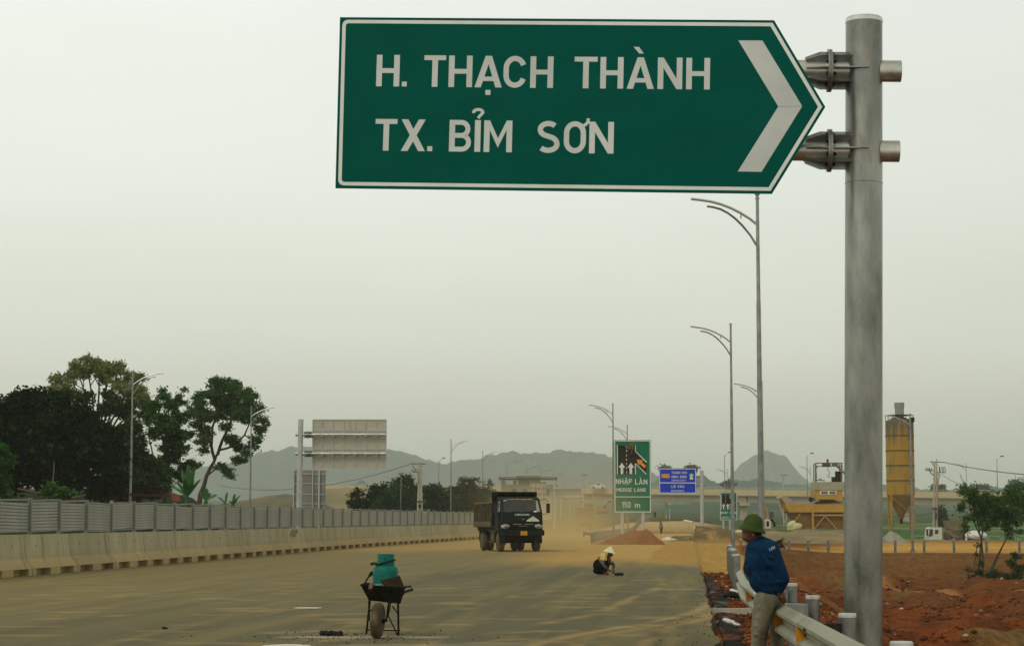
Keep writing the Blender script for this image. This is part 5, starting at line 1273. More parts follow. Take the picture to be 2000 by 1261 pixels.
b = MB(); b.sphere(W(1618, 985, .2), (1.6, 1.6, .45), n=24, k=12); b.sphere(W(1560, 988, .2), (1.5, 1.6, .35), n=24, k=12); b.build('heap', mat('gravel_grey', (.25, .21, .14), (.34, .29, .2), 5, .95, bump=.8), t)
t = thing('wooden_poles', 'thin poles leaning against the left end of the yellow hopper', 'poles', loc=W(1540, 1030))
for a, e in (((1519, 972), (1533, 1020)), ((1530, 992), (1531, 1028)), ((1536, 1002), (1535, 1028))):
    b = MB(); b.cyl(W(*e, -2.6), W(*a, -2.6), .05, n=6); b.build('pole', WOODC, t)
t = thing('tarpaulin', 'pale yellow crumpled tarpaulin under the left end of the yellow hopper', 'tarpaulin', loc=W(1551, 1031))
b = MB(); b.sphere(W(1552, 1029, -2.7), (.85, .4, .42), n=9, k=5, M=Matrix.Rotation(-.25, 3, 'Y')); b.sphere(W(1549, 1022, -2.7), (.35, .3, .35), n=7, k=5); b.sphere(W(1545, 1025, -2.8), (.4, .3, .4), n=8, k=5, M=Matrix.Rotation(.6, 3, 'Y')); b.build('sheet', mat('tarp', (.45, .43, .20), (.62, .60, .34), 3, .8), t, ang=15)

# gravel bank in front of the plant, soil heap in the gore
def heap(name, pts, Y, wy, m, label, cat='soil heap', rough=.12, rs=.7, seed=3, n=140, rows=40, pw=.9, zbase=None):
    px = np.array([p[0] for p in pts], float); py = np.array([p[1] for p in pts], float)
    xs = np.linspace(px[0], px[-1], n); prof = np.interp(xs, px, py)
    X = (xs - 1000) / F * Y; H = EYE + (1013 - prof) / F * Y
    v = np.linspace(-1, 1, rows); V_, X_ = np.meshgrid(v, X, indexing='ij'); H_ = np.broadcast_to(H, X_.shape)
    zb = (gz(X_, Y + V_ * wy, False) if zbase is None else zbase) - .12
    Z = zb + np.maximum(H_ - zb, 0) * (1 - np.abs(V_) ** 1.5) ** pw + (fbm(X_ / rs, (Y + V_ * wy) / rs, 5, seed) - .5) * rough * (1 - V_ ** 4)
    o = grid_mesh(name, X_, Y + V_ * wy, Z, None, m); tag(o, label, cat); return o
REDS = mat('red_soil', (.13, .040, .006), (.27, .088, .014), 1.8, .95, 0, .9, 9, lo=.3, hi=.7)
heap('soil_heap', [(1150, 1066), (1163, 1060), (1178, 1055), (1195, 1052), (1208, 1045), (1222, 1040), (1238, 1034), (1248, 1036), (1262, 1034), (1272, 1041), (1284, 1052), (1296, 1062), (1302, 1066)], 124, 3.2, REDS, 'heap of dark red soil in front of the tall merge lane sign', rough=.38)
GRV = mat('gravel_bank', (.14, .115, .06), (.27, .195, .085), .5, .95, 0, .7, 5, lo=.35, hi=.65)
heap('gravel_bank', [(1430, 1058), (1460, 1048), (1485, 1036), (1500, 1034), (1520, 1036), (1535, 1038), (1550, 1034), (1575, 1032), (1600, 1034), (1640, 1034), (1670, 1036), (1700, 1046), (1730, 1058)], 193, 8, GRV, 'long low bank of grey-brown gravel in front of the yellow hopper', 'gravel bank', rough=.35, rs=2.5, pw=.7, n=200)
heap('gravel_bank', [(1712, 1056), (1725, 1045), (1735, 1036), (1750, 1042), (1765, 1056)], 190, 2.5, mat('gravel_grey2', (.2, .19, .15), (.28, .27, .21), 1.5, .95, bump=.6), 'small grey gravel heap beneath the yellow silo', 'gravel bank', rough=.1)
heap('spoil_bank', [(1292, 1058), (1305, 1055), (1330, 1053), (1345, 1047), (1370, 1041), (1400, 1043), (1425, 1048), (1440, 1058)], 158, 4, mat('spoil', (.13, .105, .055), (.26, .2, .1), .9, .95, bump=.9, bscale=5), 'grey-brown spoil bank right of the red soil heap', 'soil heap', rough=.35, rs=1.6, n=160)
b = MB(); t = thing('rebar_bundle', 'dark iron bars sticking out of the grey-brown spoil bank', 'rebar', loc=at(1380, 1050, 153))
for x0, y0, x1, y1 in ((1362, 1052, 1374, 1046), (1365, 1046, 1372, 1058), (1377, 1044, 1386, 1052), (1383, 1049, 1392, 1043), (1344, 1056, 1350, 1050)): b.cyl(at(x0, y0, 153), at(x1, y1, 152.6), .045, n=5)
b.build('bars', STEEL_DK, t)
SACK = mat('white_sack', (.55, .53, .46), (.70, .68, .6), 4, .8, bump=.4)
k = 0
for px, py, Y, lab in ((1301, 1052, 150, 'pale cement sack at the foot of the red soil heap'), (1309, 1055, 149, 'flattened pale sack right of the red soil heap'), (1365, 1033, 215, 'white sack at the foot of the blue sign pole'), (1378, 1035, 205, 'white sack just right of the blue sign pole'), (1396, 1037, 195, 'white tilted sack between the blue sign pole and small green sign'), (1343, 1018, 265, 'white sacks edge on the sandy plateau'), (1346, 1026, 250, 'lower white sack at the plateau corner'), (1443, 1038, 200, 'white sack behind the second lamp pole')):
    p = at(px, py, Y); t = thing('sack', lab, 'sack', loc=p, group='white sacks lying on the construction ground')
    b = MB(); s_ = .34 + .08 * (k % 3); b.sphere(p, (s_ * 1.2, s_ * .7, s_ * .42), M=Matrix.Rotation(.3 * (k % 3 - 1), 3, 'Y'), n=10, k=6); b.sphere(p + Vector((s_ * .9, .1, -.05)), (s_ * .7, s_ * .6, s_ * .33), n=8, k=5); b.build('bag', SACK, t, ang=30); k += 1
# ------------------------------------------------------------ blended figures (one continuous skin)
def blob(name, prims, voxel, m, parent, smooth_it=4, world=True):
    """prims: ('c', p0, r0, p1, r1) tapered capsule / ('e', centre, (rx, ry, rz), rotation or None)"""
    b = MB()
    for p in prims:
        if p[0] == 'c':
            _, a, r0, e, r1 = p; a = Vector(a); e = Vector(e)
            b.cyl(a, e, r0, r1, n=14); b.sphere(a, r0, n=14, k=9); b.sphere(e, r1, n=14, k=9)
        else:
            b.sphere(p[1], p[2], M=p[3] if len(p) > 3 else None, n=20, k=14)
    o = b.build(name + '_src', m, None, smooth=False)
    md = o.modifiers.new('r', 'REMESH'); md.mode = 'VOXEL'; md.voxel_size = voxel
    if smooth_it: sm = o.modifiers.new('s', 'SMOOTH'); sm.factor = .6; sm.iterations = smooth_it
    dg = bpy.context.evaluated_depsgraph_get(); dg.update()
    me = bpy.data.meshes.new_from_object(o.evaluated_get(dg)); me.name = name
    bpy.data.objects.remove(o)
    if parent is not None and world:
        t = parent
        while t.parent is not None: t = t.parent
        me.transform(t.matrix_world.inverted())
    if not me.materials: me.materials.append(m)
    me.shade_smooth()
    q = bpy.data.objects.new(name, me); col.objects.link(q)
    if parent is not None: link_child(q, parent)
    return q
SKIN = mat('skin', (.10, .040, .020), (.16, .068, .036), 8, .6, spec=.2)
# ---- man in the blue jacket leaning on the rail
YM = 19.25
def m(px, py, dy=0): return at(px, py, YM + dy)
MAN = thing('person', 'man in a green pith helmet and blue jacket leaning on the guardrail, looking away', 'person', loc=(m(1497, 1200).x, YM, 0))
u = mpp(YM)
hip = m(1503, 1166); ch = m(1493, 1095); 
hd = m(1466, 1037, .03)
body = [
    ('e', hd, (.085, .10, .115)), ('c', m(1462, 1043, .0), .055, m(1466, 1049, .0), .05),           # skull, jaw
    ('e', m(1458, 1047, -.0), (.045, .05, .045)), ('c', m(1455, 1036, 0), .012, m(1453.6, 1041, 0), .014),   # chin, nose
    ('c', m(1476, 1045, .02), .055, m(1486, 1062, .0), .055),                                     # neck
    ('e', m(1493, 1100), (.13, .10, .20)), ('e', m(1501, 1160), (.11, .09, .12)),
    ('c', m(1470, 1040, -.10), .012, m(1471, 1046, -.10), .014),                                   # ear
]
hipl = m(1492, 1172, -.06); hipr = m(1512, 1172, .14)
knl = m(1483, 1232, -.08); knr = m(1520, 1235, .20)
ftl = Vector((m(1478, 1290).x, YM - .04, .06)); ftr = Vector((m(1524, 1290).x, YM + .25, .06))
body += [('c', hipl, .07, knl, .055), ('c', knl, .05, ftl, .04), ('c', hipr, .07, knr, .055), ('c', knr, .05, ftr, .04),
         ('c', ftl, .04, ftl + Vector((-.16, .05, -.02)), .035), ('c', ftr, .04, ftr + Vector((-.15, .06, -.02)), .035)]
# near (left) arm down to the rail, hand on the beam
sh = m(1506, 1072, -.14); el = m(1531, 1125, -.16); wr = m(1521.5, 1155, -.13)
body += [('c', sh, .05, el, .042), ('c', el, .04, wr, .029)]
palm = m(1527, 1162.5, -.10)
body += [('c', wr, .029, palm, .036)]
fing = [((1530, 1166), (1535, 1171), (1536.5, 1174)), ((1528, 1168), (1533.5, 1173), (1534.5, 1176)), ((1526, 1169), (1530.5, 1174.5), (1531.5, 1177)), ((1524.5, 1169), (1527.5, 1174.5), (1528, 1177))]
for k, (a, c_, e) in enumerate(fing): body += [('c', m(*a, -.09 + .0 * k), .0125, m(*c_, -.09 + .004 * k), .0105), ('c', m(*c_, -.09 + .004 * k), .0105, m(*e, -.085 + .006 * k), .009)]
body += [('c', m(1524, 1161, -.13), .014, m(1528, 1168, -.145), .011)]
# far arm folded in front
sh2 = m(1476, 1073, .14); el2 = m(1467, 1118, .20); wr2 = m(1478, 1140, .12)
body += [('c', sh2, .045, el2, .04), ('c', el2, .04, wr2, .028), ('c', wr2, .03, m(1486, 1146, .08), .035)]
for k in range(4): body.append(('c', m(1487, 1144 + 2 * k, .06), .011, m(1492, 1146 + 2 * k, .05), .009))
blob('body', body, .009, SKIN, MAN)
JK = mat('jacket_blue', (.0005, .013, .038), (.001, .028, .076), 5, .78, 0, 1.0, 7, spec=.1)
jk = [('e', m(1487, 1070), (.15, .15, .10)), ('e', m(1491, 1095, .0), (.185, .165, .23)), ('e', m(1497, 1128), (.175, .165, .17)), ('e', m(1503, 1150), (.14, .15, .085)),
      ('c', m(1481, 1055, .01), .062, m(1488, 1066), .095),
      ('c', m(1472, 1071, .10), .07, m(1464, 1110, .18), .066), ('c', m(1464, 1110, .18), .064, m(1475, 1134, .14), .052),
      ('c', m(1505, 1070, -.12), .082, m(1516, 1096, -.16), .074), ('c', m(1516, 1096, -.16), .074, m(1529, 1130, -.165), .066), ('c', m(1529, 1130, -.165), .066, m(1523, 1149, -.14), .048),
      ('c', m(1486, 1158, .0), .028, m(1520, 1158, -.05), .03), ('c', m(1484, 1154, .08), .03, m(1512, 1157, .12), .03),
      ('c', m(1487, 1158, -.06), .03, m(1516, 1159, -.10), .03)]
# folds
for a, e, r in (((1478, 1090, -.155), (1494, 1140, -.15), .018), ((1484, 1076, -.15), (1503, 1105, -.20), .016), ((1494, 1120, -.165), (1516, 1146, -.13), .016), ((1473, 1120, -.12), (1490, 1150, -.13), .016), ((1518, 1100, -.235), (1532, 1118, -.22), .014), ((1520, 1112, -.235), (1534, 1130, -.22), .013), ((1514, 1135, -.21), (1534, 1138, -.215), .012), ((1500, 1085, -.19), (1512, 1090, -.235), .014)):
    jk.append(('c', m(*a), r, m(*e), r * .8))
blob('jacket', jk, .010, JK, MAN, smooth_it=5)
TR = mat('trousers_khaki', (.105, .095, .058), (.185, .168, .11), 4, .9, 0, 1.0, 5, stretch=(1.5, 1, .8))
tr = [('e', m(1504, 1163), (.125, .13, .11)), ('c', m(1494, 1172, -.05), .105, m(1484, 1228, -.07), .085), ('c', m(1484, 1228, -.07), .083, ftl + Vector((0, 0, .05)), .065),
      ('c', m(1513, 1174, .10), .10, m(1519, 1234, .18), .076), ('c', m(1519, 1234, .18), .074, ftr + Vector((0, 0, .05)), .06)]
for a, e, r in (((1482, 1185, -.14), (1500, 1205, -.14), .015), ((1478, 1205, -.14), (1496, 1222, -.14), .016), ((1475, 1222, -.14), (1490, 1212, -.14), .014), ((1474, 1238, -.14), (1492, 1246, -.14), .016), ((1486, 1172, -.14), (1505, 1178, -.14), .014), ((1476, 1252, -.13), (1490, 1242, -.14), .013)):
    tr.append(('c', m(*a), r * .75, m(*e), r * .45))
blob('trousers', tr, .010, TR, MAN, smooth_it=4)
b = MB()
for f in (ftl, ftr): b.sphere(f + Vector((-.07, .02, -.01)), (.15, .055, .05), n=12, k=8)
b.build('shoes', STEEL_DK, MAN)
HG = mat('helmet_green', (.020, .042, .006), (.040, .072, .010), 5, .8, 0, .3, 60, spec=.2)
hr = Matrix.Rotation(R(-11), 3, 'Y').inverted() if False else Matrix.Rotation(R(11), 3, 'Y')
hc = m(1470, 1027.5, .02)
b = MB(); q = .130
b.lathe([(q, -.040), (q * 1.035, -.046), (q * .93, -.018), (q * .80, -.002), (q * .735, .004), (q * .725, .03), (q * .67, .068), (q * .52, .098), (q * .27, .116), (.012, .120), (.011, .128), (.001, .129)], hc, 36, M=hr @ Matrix.Diagonal((1, 1.12, 1)))
b.build('helmet', HG, MAN, ang=60)
b = MB(); b.lathe([(q * .742, .000), (q * .75, .004), (q * .745, .028), (q * .73, .030)], hc, 36, M=hr @ Matrix.Diagonal((1, 1.12, 1))); b.build('helmet_band', mat('band_green', (.025, .05, .008)), MAN)
b = MB(); b.sphere(hc + hr @ Vector((0, 0, .128)), (.016, .016, .009), n=10, k=6); b.build('helmet_button', mat('button', (.35, .33, .25)), MAN)
b = MB(); b.sphere(m(1473, 1038, .035), (.08, .095, .085), n=14, k=9); b.build('hair', BLACK, MAN)
# lettering across the shoulder of the jacket (only part of it readable)
o_ = m(1503.5, 1075.0, -.252); U2_ = (m(1515, 1070, -.228) - o_).normalized(); V2_ = Vector((-.10, -.10, 1)); V2_ = (V2_ - U2_ * V2_.dot(U2_)).normalized(); N2_ = U2_.cross(V2_)
text('jacket_print', 'LAM', MAN, o_, U2_, V2_, N2_, .030, WHITE, width=.062, base=.0, step=.0004)

# ---- woman squatting on the road
YW = 55.6
def w_(px, py, dy=0): return at(px, py, YW + dy)
WOM = thing('person', 'worker in conical hat and yellow neck cloth squatting on the asphalt', 'person', loc=(w_(1178, 1120).x, YW, 0))
bd = [('e', w_(1192, 1081), (.075, .085, .10)), ('c', w_(1188, 1086), .05, w_(1183, 1091), .06), ('e', w_(1179, 1097), (.15, .13, .17), Matrix.Rotation(R(35), 3, 'Y')), ('e', w_(1170, 1106), (.15, .16, .15)),
      ('c', w_(1168, 1110, -.1), .10, w_(1182, 1099, -.16), .07), ('c', w_(1182, 1099, -.16), .065, w_(1178, 1117, -.12), .05), ('c', w_(1178, 1118, -.12), .04, w_(1184, 1120, -.12), .035),
      ('c', w_(1170, 1110, .12), .10, w_(1186, 1099, .14), .07), ('c', w_(1186, 1099, .14), .065, w_(1181, 1116, .12), .05), ('c', w_(1181, 1118, .12), .04, w_(1187, 1119.5, .12), .035),
      ('c', w_(1172, 1091, -.14), .055, w_(1180, 1103, -.20), .045), ('c', w_(1180, 1103, -.2), .04, w_(1189, 1113, -.16), .03), ('c', w_(1189, 1113, -.16), .03, w_(1193, 1115, -.14), .03),
      ('c', w_(1190, 1092, .12), .055, w_(1198.5, 1103, .10), .042), ('c', w_(1198.5, 1103, .10), .04, w_(1198, 1114, .02), .032), ('c', w_(1198, 1114, .02), .033, w_(1199, 1119, 0), .03)]
for k in range(5): bd.append(('c', w_(1193 + .3 * k, 1114.2 + .4 * k, -.14), .011, w_(1195.5 + .3 * k, 1116 + .5 * k, -.12), .009))
for k in range(5): bd.append(('c', w_(1198 + .8 * k, 1118, 0), .011, w_(1199.5 + .8 * k, 1120, -.02), .009))
blob('body', bd, .012, SKIN, WOM)
DKC = mat('black_clothes', (.003, .003, .003), (.008, .008, .007), 6, .9, spec=.05)
cl = [('e', w_(1170, 1104), (.17, .17, .19)), ('e', w_(1178, 1098), (.16, .15, .17), Matrix.Rotation(R(35), 3, 'Y')), ('c', w_(1167, 1112, -.1), .115, w_(1183, 1099, -.16), .085), ('c', w_(1183, 1099, -.16), .08, w_(1177, 1117, -.12), .062),
      ('c', w_(1169, 1112, .12), .115, w_(1187, 1099, .14), .085), ('c', w_(1187, 1099, .14), .08, w_(1181, 1116, .12), .06), ('e', w_(1172, 1114), (.20, .2, .10))]
blob('clothes', cl, .013, DKC, WOM)
PLD = mat('plaid', (.045, .035, .045), (.16, .13, .14), 26, .9, lo=.42, hi=.58)
blob('sleeves', [('c', w_(1172, 1090, -.14), .068, w_(1180, 1103, -.20), .055), ('c', w_(1180, 1103, -.20), .053, w_(1183, 1107, -.19), .045), ('c', w_(1190, 1092, .12), .066, w_(1198.5, 1103, .10), .05), ('c', w_(1198.5, 1103, .10), .048, w_(1198.5, 1106, .08), .045), ('c', w_(1173, 1090, -.1), .07, w_(1190, 1092, .1), .07)], .012, PLD, WOM)
b = MB(); ap = w_(1193.5, 1065.6); c0 = w_(1190.3, 1078.5); ax = (ap - c0).normalized(); cu, cv = basis(ax); Mh = frame(cu, cv, ax, (0, 0, 0)).to_3x3()
hgt = (ap - c0).length; b.lathe([(.185, 0), (.19, .004), (.10, hgt * .5), (.006, hgt), (.001, hgt)], c0, 36, M=Mh); b.build('conical_hat', mat('palm_leaf', (.62, .57, .36), (.74, .69, .46), 7, .7, stretch=(1, 1, .3)), WOM, ang=50)
NC = mat('neck_cloth', (.48, .33, .10), (.62, .45, .16), 6, .85, bump=.4)
blob('neck_cloth', [('c', w_(1178, 1080, -.12), .03, w_(1173, 1092, -.20), .035), ('c', w_(1182, 1080, -.14), .03, w_(1179, 1093, -.22), .035), ('c', w_(1176, 1080, -.08), .03, w_(1170.5, 1091, -.14), .03), ('c', w_(1183, 1082, -.1), .03, w_(1183.5, 1093, -.19), .028),
      ('c', w_(1193, 1088, -.05), .028, w_(1196, 1094, -.08), .03), ('c', w_(1195, 1092, .0), .03, w_(1194, 1097, -.04), .022)], .012, NC, WOM)
def lump(name, px, py, Y, w0, h0, label, cat='asphalt lump', m_=None, seed=1, n=7):
    rnd = random.Random(seed); p = at(px, py, Y); t = thing(name, label, cat, loc=(p.x, p.y, 0))
    b = MB()
    for i in range(n):
        f = (i / (n - 1) - .5) if n > 1 else 0
        b.sphere((p.x + f * w0 * .8, Y + rnd.uniform(-.05, .05), h0 * .4), (w0 / n * 1.05, w0 / n * .9, h0 * rnd.uniform(.42, .62)), M=Matrix.Rotation(rnd.random(), 3, 'Y'), n=7, k=5)
    b.build('clump', m_ or STEEL_DK, t, ang=20)
lump('asphalt_lump', 1209, 1119, 55.4, .19, .09, 'small black clump on the asphalt beside the squatting worker', n=4, seed=3)
lump('asphalt_lump', 647, 1235, 26.9, .30, .075, 'row of black clumps on the pale streak left of the wheelbarrow', seed=5)
lump('asphalt_lump', 322.5, 1224, 28.5, .06, .035, 'single small black pebble-like lump on the left lane', n=2, seed=6)

# ---- far figures
def small_person(label, pts, Y, cols, hat=None, voxel=.02):
    f = lambda x, y, d=0: at(x, y, Y + d)
    base = f(*pts['base']); t = thing('person', label, 'person', loc=base)
    blob('body', [(p[0], f(*p[1]), p[2], f(*p[3]), p[4]) if p[0] == 'c' else ('e', f(*p[1]), p[2]) for p in pts['skin']], voxel, SKIN, t, 2)
    for nm, pr, mt in cols: blob(nm, [(p[0], f(*p[1]), p[2], f(*p[3]), p[4]) if p[0] == 'c' else ('e', f(*p[1]), p[2]) for p in pr], voxel, mt, t, 2)
    if hat:
        b = MB(); c = f(*hat[0]); b.lathe([(hat[1], 0), (hat[1], .02), (hat[1] * .6, .04), (hat[1] * .5, .12), (.01, .15)], c, 16); b.build('hat', hat[2], t)
    return t
NAVY = mat('navy_clothes', (.004, .005, .010), (.010, .013, .022), 8, .9, spec=.05); OLIVE = mat('hat_olive', (.09, .085, .02)); GREY = mat('grey_shirt', (.07, .08, .075), (.16, .17, .15), 20, .9)
small_person('worker in dark navy clothes squatting on the ramp edge beyond the leaning man', dict(base=(1521, 1076), skin=[('e', (1527.5, 1054.5), (.10, .10, .12)), ('c', (1520, 1058), .10, (1519, 1067), .12), ('c', (1526, 1062), .05, (1532, 1070), .04), ('c', (1532, 1070), .035, (1534, 1073), .03)]), 133.5,
             [('jacket', [('c', (1524, 1055.5), .10, (1517, 1060), .15), ('c', (1517, 1060), .15, (1516.5, 1070), .18), ('c', (1522, 1058), .08, (1528, 1064), .06), ('c', (1528, 1064), .06, (1533, 1069.5), .045)], NAVY), ('trousers', [('c', (1517, 1072), .19, (1528, 1065), .10), ('c', (1528, 1065), .09, (1524, 1073), .08), ('c', (1524, 1074), .07, (1534, 1073), .05)], NAVY)], ((1528.5, 1053), .20, OLIVE))
small_person('worker in a grey checked shirt walking on the dirt beyond the red soil heap', dict(base=(1291, 1043), skin=[('e', (1290, 1020.5), (.11, .11, .14)), ('c', (1291, 1024), .1, (1292, 1031), .12), ('c', (1291, 1032), .08, (1291.5, 1043), .06), ('c', (1288.5, 1029), .04, (1288, 1033), .035)]), 215,
             [('shirt', [('c', (1291.5, 1024), .15, (1292.5, 1030), .16), ('c', (1289.5, 1024), .07, (1288.2, 1030.5), .05)], GREY), ('trousers', [('c', (1292, 1031), .15, (1291.5, 1037), .10), ('c', (1291.5, 1037), .09, (1293, 1043), .07), ('c', (1291, 1033), .1, (1290.8, 1043), .06)], NAVY)], ((1290, 1019.2), .15, OLIVE))
small_person('tiny far person standing on the sandy plateau right of the tall merge sign', dict(base=(1279, 1009), skin=[('e', (1279, 999.8), (.13, .13, .15)), ('c', (1279, 1001.5), .15, (1279, 1004), .14), ('c', (1279, 1004), .13, (1279, 1009), .09)]), 330,
             [('clothes', [('c', (1279, 1001.5), .2, (1279.2, 1004.5), .19), ('c', (1279, 1004.5), .17, (1279, 1009), .12)], NAVY)], None, .04)

# ------------------------------------------------------------ wheelbarrow with gas cylinder
YB = 26.25; mb = mpp(YB)
def q(px, py, d=0): return at(px, py, YB + d)
zoomp = lambda x, y, d=0: q(680 + x / 6.275, 1060 + y / 6.275, d)
BLK = mat('barrow_metal', (.006, .005, .004), (.022, .018, .011), 12, .8, spec=.08)
WB = thing('wheelbarrow', 'dark metal wheelbarrow with one muddy wheel standing on the road', 'wheelbarrow', loc=(q(737, 1243).x, YB, 0))
rim = [zoomp(150, 512, .25), zoomp(210, 478, .85), zoomp(640, 500, .9), zoomp(700, 545, .30), zoomp(420, 540, .0)]
rim = [zoomp(152, 512, .0), zoomp(700, 548, .0), zoomp(660, 515, .85), zoomp(205, 490, .85)]
bot = [zoomp(252, 700, .12), zoomp(640, 742, .12), zoomp(610, 715, .62), zoomp(262, 690, .62)]
b = MB(); n = 4
inner = [p + (sum(rim, Vector()) / 4 - p) * .025 + Vector((0, 0, -.004)) for p in rim]; ib = [p + Vector((0, 0, .01)) for p in bot]
b.add(rim + bot + inner + ib, [(i, (i + 1) % 4, 4 + (i + 1) % 4, 4 + i) for i in range(4)] + [(7, 6, 5, 4)] + [(8 + i, 12 + i, 12 + (i + 1) % 4, 8 + (i + 1) % 4) for i in range(4)] + [(12, 13, 14, 15)] + [(i, 8 + i, 8 + (i + 1) % 4, (i + 1) % 4) for i in range(4)])
b.build('tray', BLK, WB, smooth=False)
b = MB(); b.tube([*rim, rim[0]], .011, 6); b.build('tray_rim', BLK, WB)
ax0 = q(737, 1210); wt = thing
wr_ = .228
MR = Matrix.Rotation(R(-9), 3, 'Z') @ Matrix.Rotation(R(3), 3, 'Y') @ Matrix.Rotation(R(90), 3, 'Y')
wc = Vector((ax0.x, YB + .05, wr_ + .002)); tw = .060
whl = MB(); whl.lathe([(wr_ * .55, -tw), (wr_ * .80, -tw * 1.05), (wr_ * .94, -tw * .85), (wr_, -tw * .4), (wr_ * 1.0, tw * .4), (wr_ * .94, tw * .85), (wr_ * .80, tw * 1.05), (wr_ * .55, tw)], wc, 40, M=MR)
MUD = mat('muddy_tyre', (.035, .028, .016), (.17, .12, .055), 7, .95, 0, .7, 60, lo=.35, hi=.65)
wl = MB(); wl.lathe([(wr_ * .55, -tw * .7), (wr_ * .2, -tw * .4), (wr_ * .2, tw * .4), (wr_ * .55, tw * .7)], wc, 24, M=MR)
wo = wl.build('wheel', BLK, WB); whl.build('tyre', MUD, wo, ang=50)
axd = MR @ Vector((0, 0, 1)); b = MB(); b.cyl(wc - axd * .13, wc + axd * .13, .012, n=8); b.cyl(wc + axd * .07, wc + axd * .10, .03, n=10); b.cyl(wc - axd * .10, wc - axd * .07, .03, n=10); b.build('axle', STEEL_DK, WB)
b = MB()
for sx, zx in ((-1, 255), (1, 500)):
    f0 = wc + axd * (.115 * (1 if sx > 0 else -1) * (1 if axd.x > 0 else -1)); b.tube([f0, zoomp(zx, 715, .15), zoomp(270 if sx < 0 else 620, 700, .6), zoomp(290 if sx < 0 else 690, 600, 1.1), zoomp(215 if sx < 0 else 785, 560, 1.35)], .013, 8)
b.build('frame', BLK, WB)
for pts in ([(265, 715, .5), (222, 1112, .55)], [(612, 740, .5), (618, 1128, .55)]):
    b = MB(); a0 = zoomp(*pts[0]); a1 = zoomp(*pts[1]); a1.z = max(a1.z, .012); b.tube([a0, a1], .014, 8); b.build('leg', BLK, WB)
b = MB(); 
for pts in ([(490, 890, .3), (608, 1132, .55)], [(520, 730, .35), (490, 895, .3)], [(540, 770, .5), (610, 860, .5)], [(225, 1062, .55), (610, 1068, .55)], [(245, 890, .3), (225, 1100, .55)], [(350, 740, .3), (270, 830, .45)]):
    a0 = zoomp(*pts[0]); a1 = zoomp(*pts[1]); a0.z = max(a0.z, .02); a1.z = max(a1.z, .012); b.tube([a0, a1], .009, 6)
b.build('brace', BLK, WB)
b = MB(); b.tube([zoomp(690, 595, 1.1), zoomp(785, 570, 1.35)], .019, 8); b.tube([zoomp(700, 535, .9), zoomp(768, 530, 1.2)], .013, 8); b.build('handle', RUBBER, WB)
TEAL = mat('cylinder_teal', (.0, .12, .095), (.0, .17, .14), 4, .5, 0, .1, 20, spec=.2)
gc = q(752.7, 1151, .42); rg = 24.4 * mpp(YB + .42); zc0 = gc.z
GC = thing('gas_cylinder', 'teal gas cylinder with white lettering standing in the wheelbarrow', 'gas cylinder', loc=gc)
ztop = q(752, 1104, .42).z; zcol = q(752, 1081.5, .42).z
b = MB(); b.lathe([(rg * .8, -.0), (rg * .97, .03), (rg, .07), (rg, ztop - zc0 - .07), (rg * .96, ztop - zc0 - .03), (rg * .80, ztop - zc0 - .003), (rg * .5, ztop - zc0 + .01), (.01, ztop - zc0 + .012)], gc, 40); b.build('tank', TEAL, GC, ang=50)
b = MB(); b.lathe([(rg * 1.0, -.002), (rg * 1.012, 0), (rg * 1.012, .008), (rg * 1.0, .01)], gc + Vector((0, 0, (ztop - zc0) * .62)), 40); b.build('weld_band', TEAL, GC)
cc = q(753.5, 1103, .42); rc = 16.6 * mpp(YB + .42)
b = MB(); hC = zcol - cc.z
ang_ = [i * 2 * math.pi / 36 for i in range(36)]
b.lathe([(rc, -.01), (rc * 1.0, hC * .55), (rc * .97, hC * .8), (rc * .985, hC), (rc * .955, hC), (rc * .94, hC * .8), (rc * .97, hC * .5), (rc * .97, -.01)], cc, 40); b.build('collar', TEAL, GC, ang=40)
b = MB(); b.cyl(cc + Vector((0, 0, 0)), cc + Vector((0, 0, .10)), .02, n=10); b.cyl(cc + Vector((0, -rc * 1.02, hC * .55)), cc + Vector((.0, -rc * .90, hC * .55)), .014, n=10); b.build('valve', STEEL_DK, GC)
text('lettering', 'VIET PE', GC, gc + Vector((-.135, -rg - .006, .040)), Vector((1, 0, 0)), Vector((0, 0, 1)), Vector((0, -1, 0)), .042, WHITE, width=.22, base=.001)
HO = thing('gas_hose', 'black hose looped round the neck of the teal gas cylinder', 'hose', loc=cc)
b = MB(); P_ = [cc + Vector((rc * 1.12 * math.cos(a), rc * 1.12 * math.sin(a), .005 + .055 * (1 + math.cos(a)) * .6)) for a in np.linspace(R(80), R(-175), 18)]
P_ += [zoomp(330, 262, .30), zoomp(280, 262, .32), zoomp(275, 250, .38), zoomp(320, 240, .45), zoomp(350, 245, .5)]; b.tube(P_, .010, 8); b.build('hose', BLACK, HO)
TO = thing('gas_torch', 'dark metal torch lance leaning out of the left end of the wheelbarrow tray', 'torch', loc=zoomp(210, 480, .5))
b = MB(); b.tube([zoomp(205, 500, .5), zoomp(225, 450, .5), zoomp(262, 395, .45)], .011, 8); b.tube([zoomp(262, 400, .45), zoomp(292, 352, .42)], .019, 8); b.box(zoomp(276, 385, .44), (.05, .03, .03)); b.build('lance', STEEL_DK, TO)
PLT = thing('metal_plate', 'brown-black square metal plate propped against the teal gas cylinder', 'plate', loc=zoomp(540, 480, .1))
b = MB(); cs = [zoomp(393, 460, .18), zoomp(633, 400, .18), zoomp(695, 548, .05), zoomp(470, 590, .05)]; nrm = (cs[1] - cs[0]).cross(cs[3] - cs[0]).normalized() * .006
b.add([c_ + nrm for c_ in cs] + [c_ - nrm for c_ in cs], [(0, 1, 2, 3), (7, 6, 5, 4)] + [(i, 4 + i, 4 + (i + 1) % 4, (i + 1) % 4) for i in range(4)]); b.build('plate', mat('rust_plate', (.016, .011, .005), (.035, .025, .011), 5, .9, spec=.08), PLT, smooth=False)
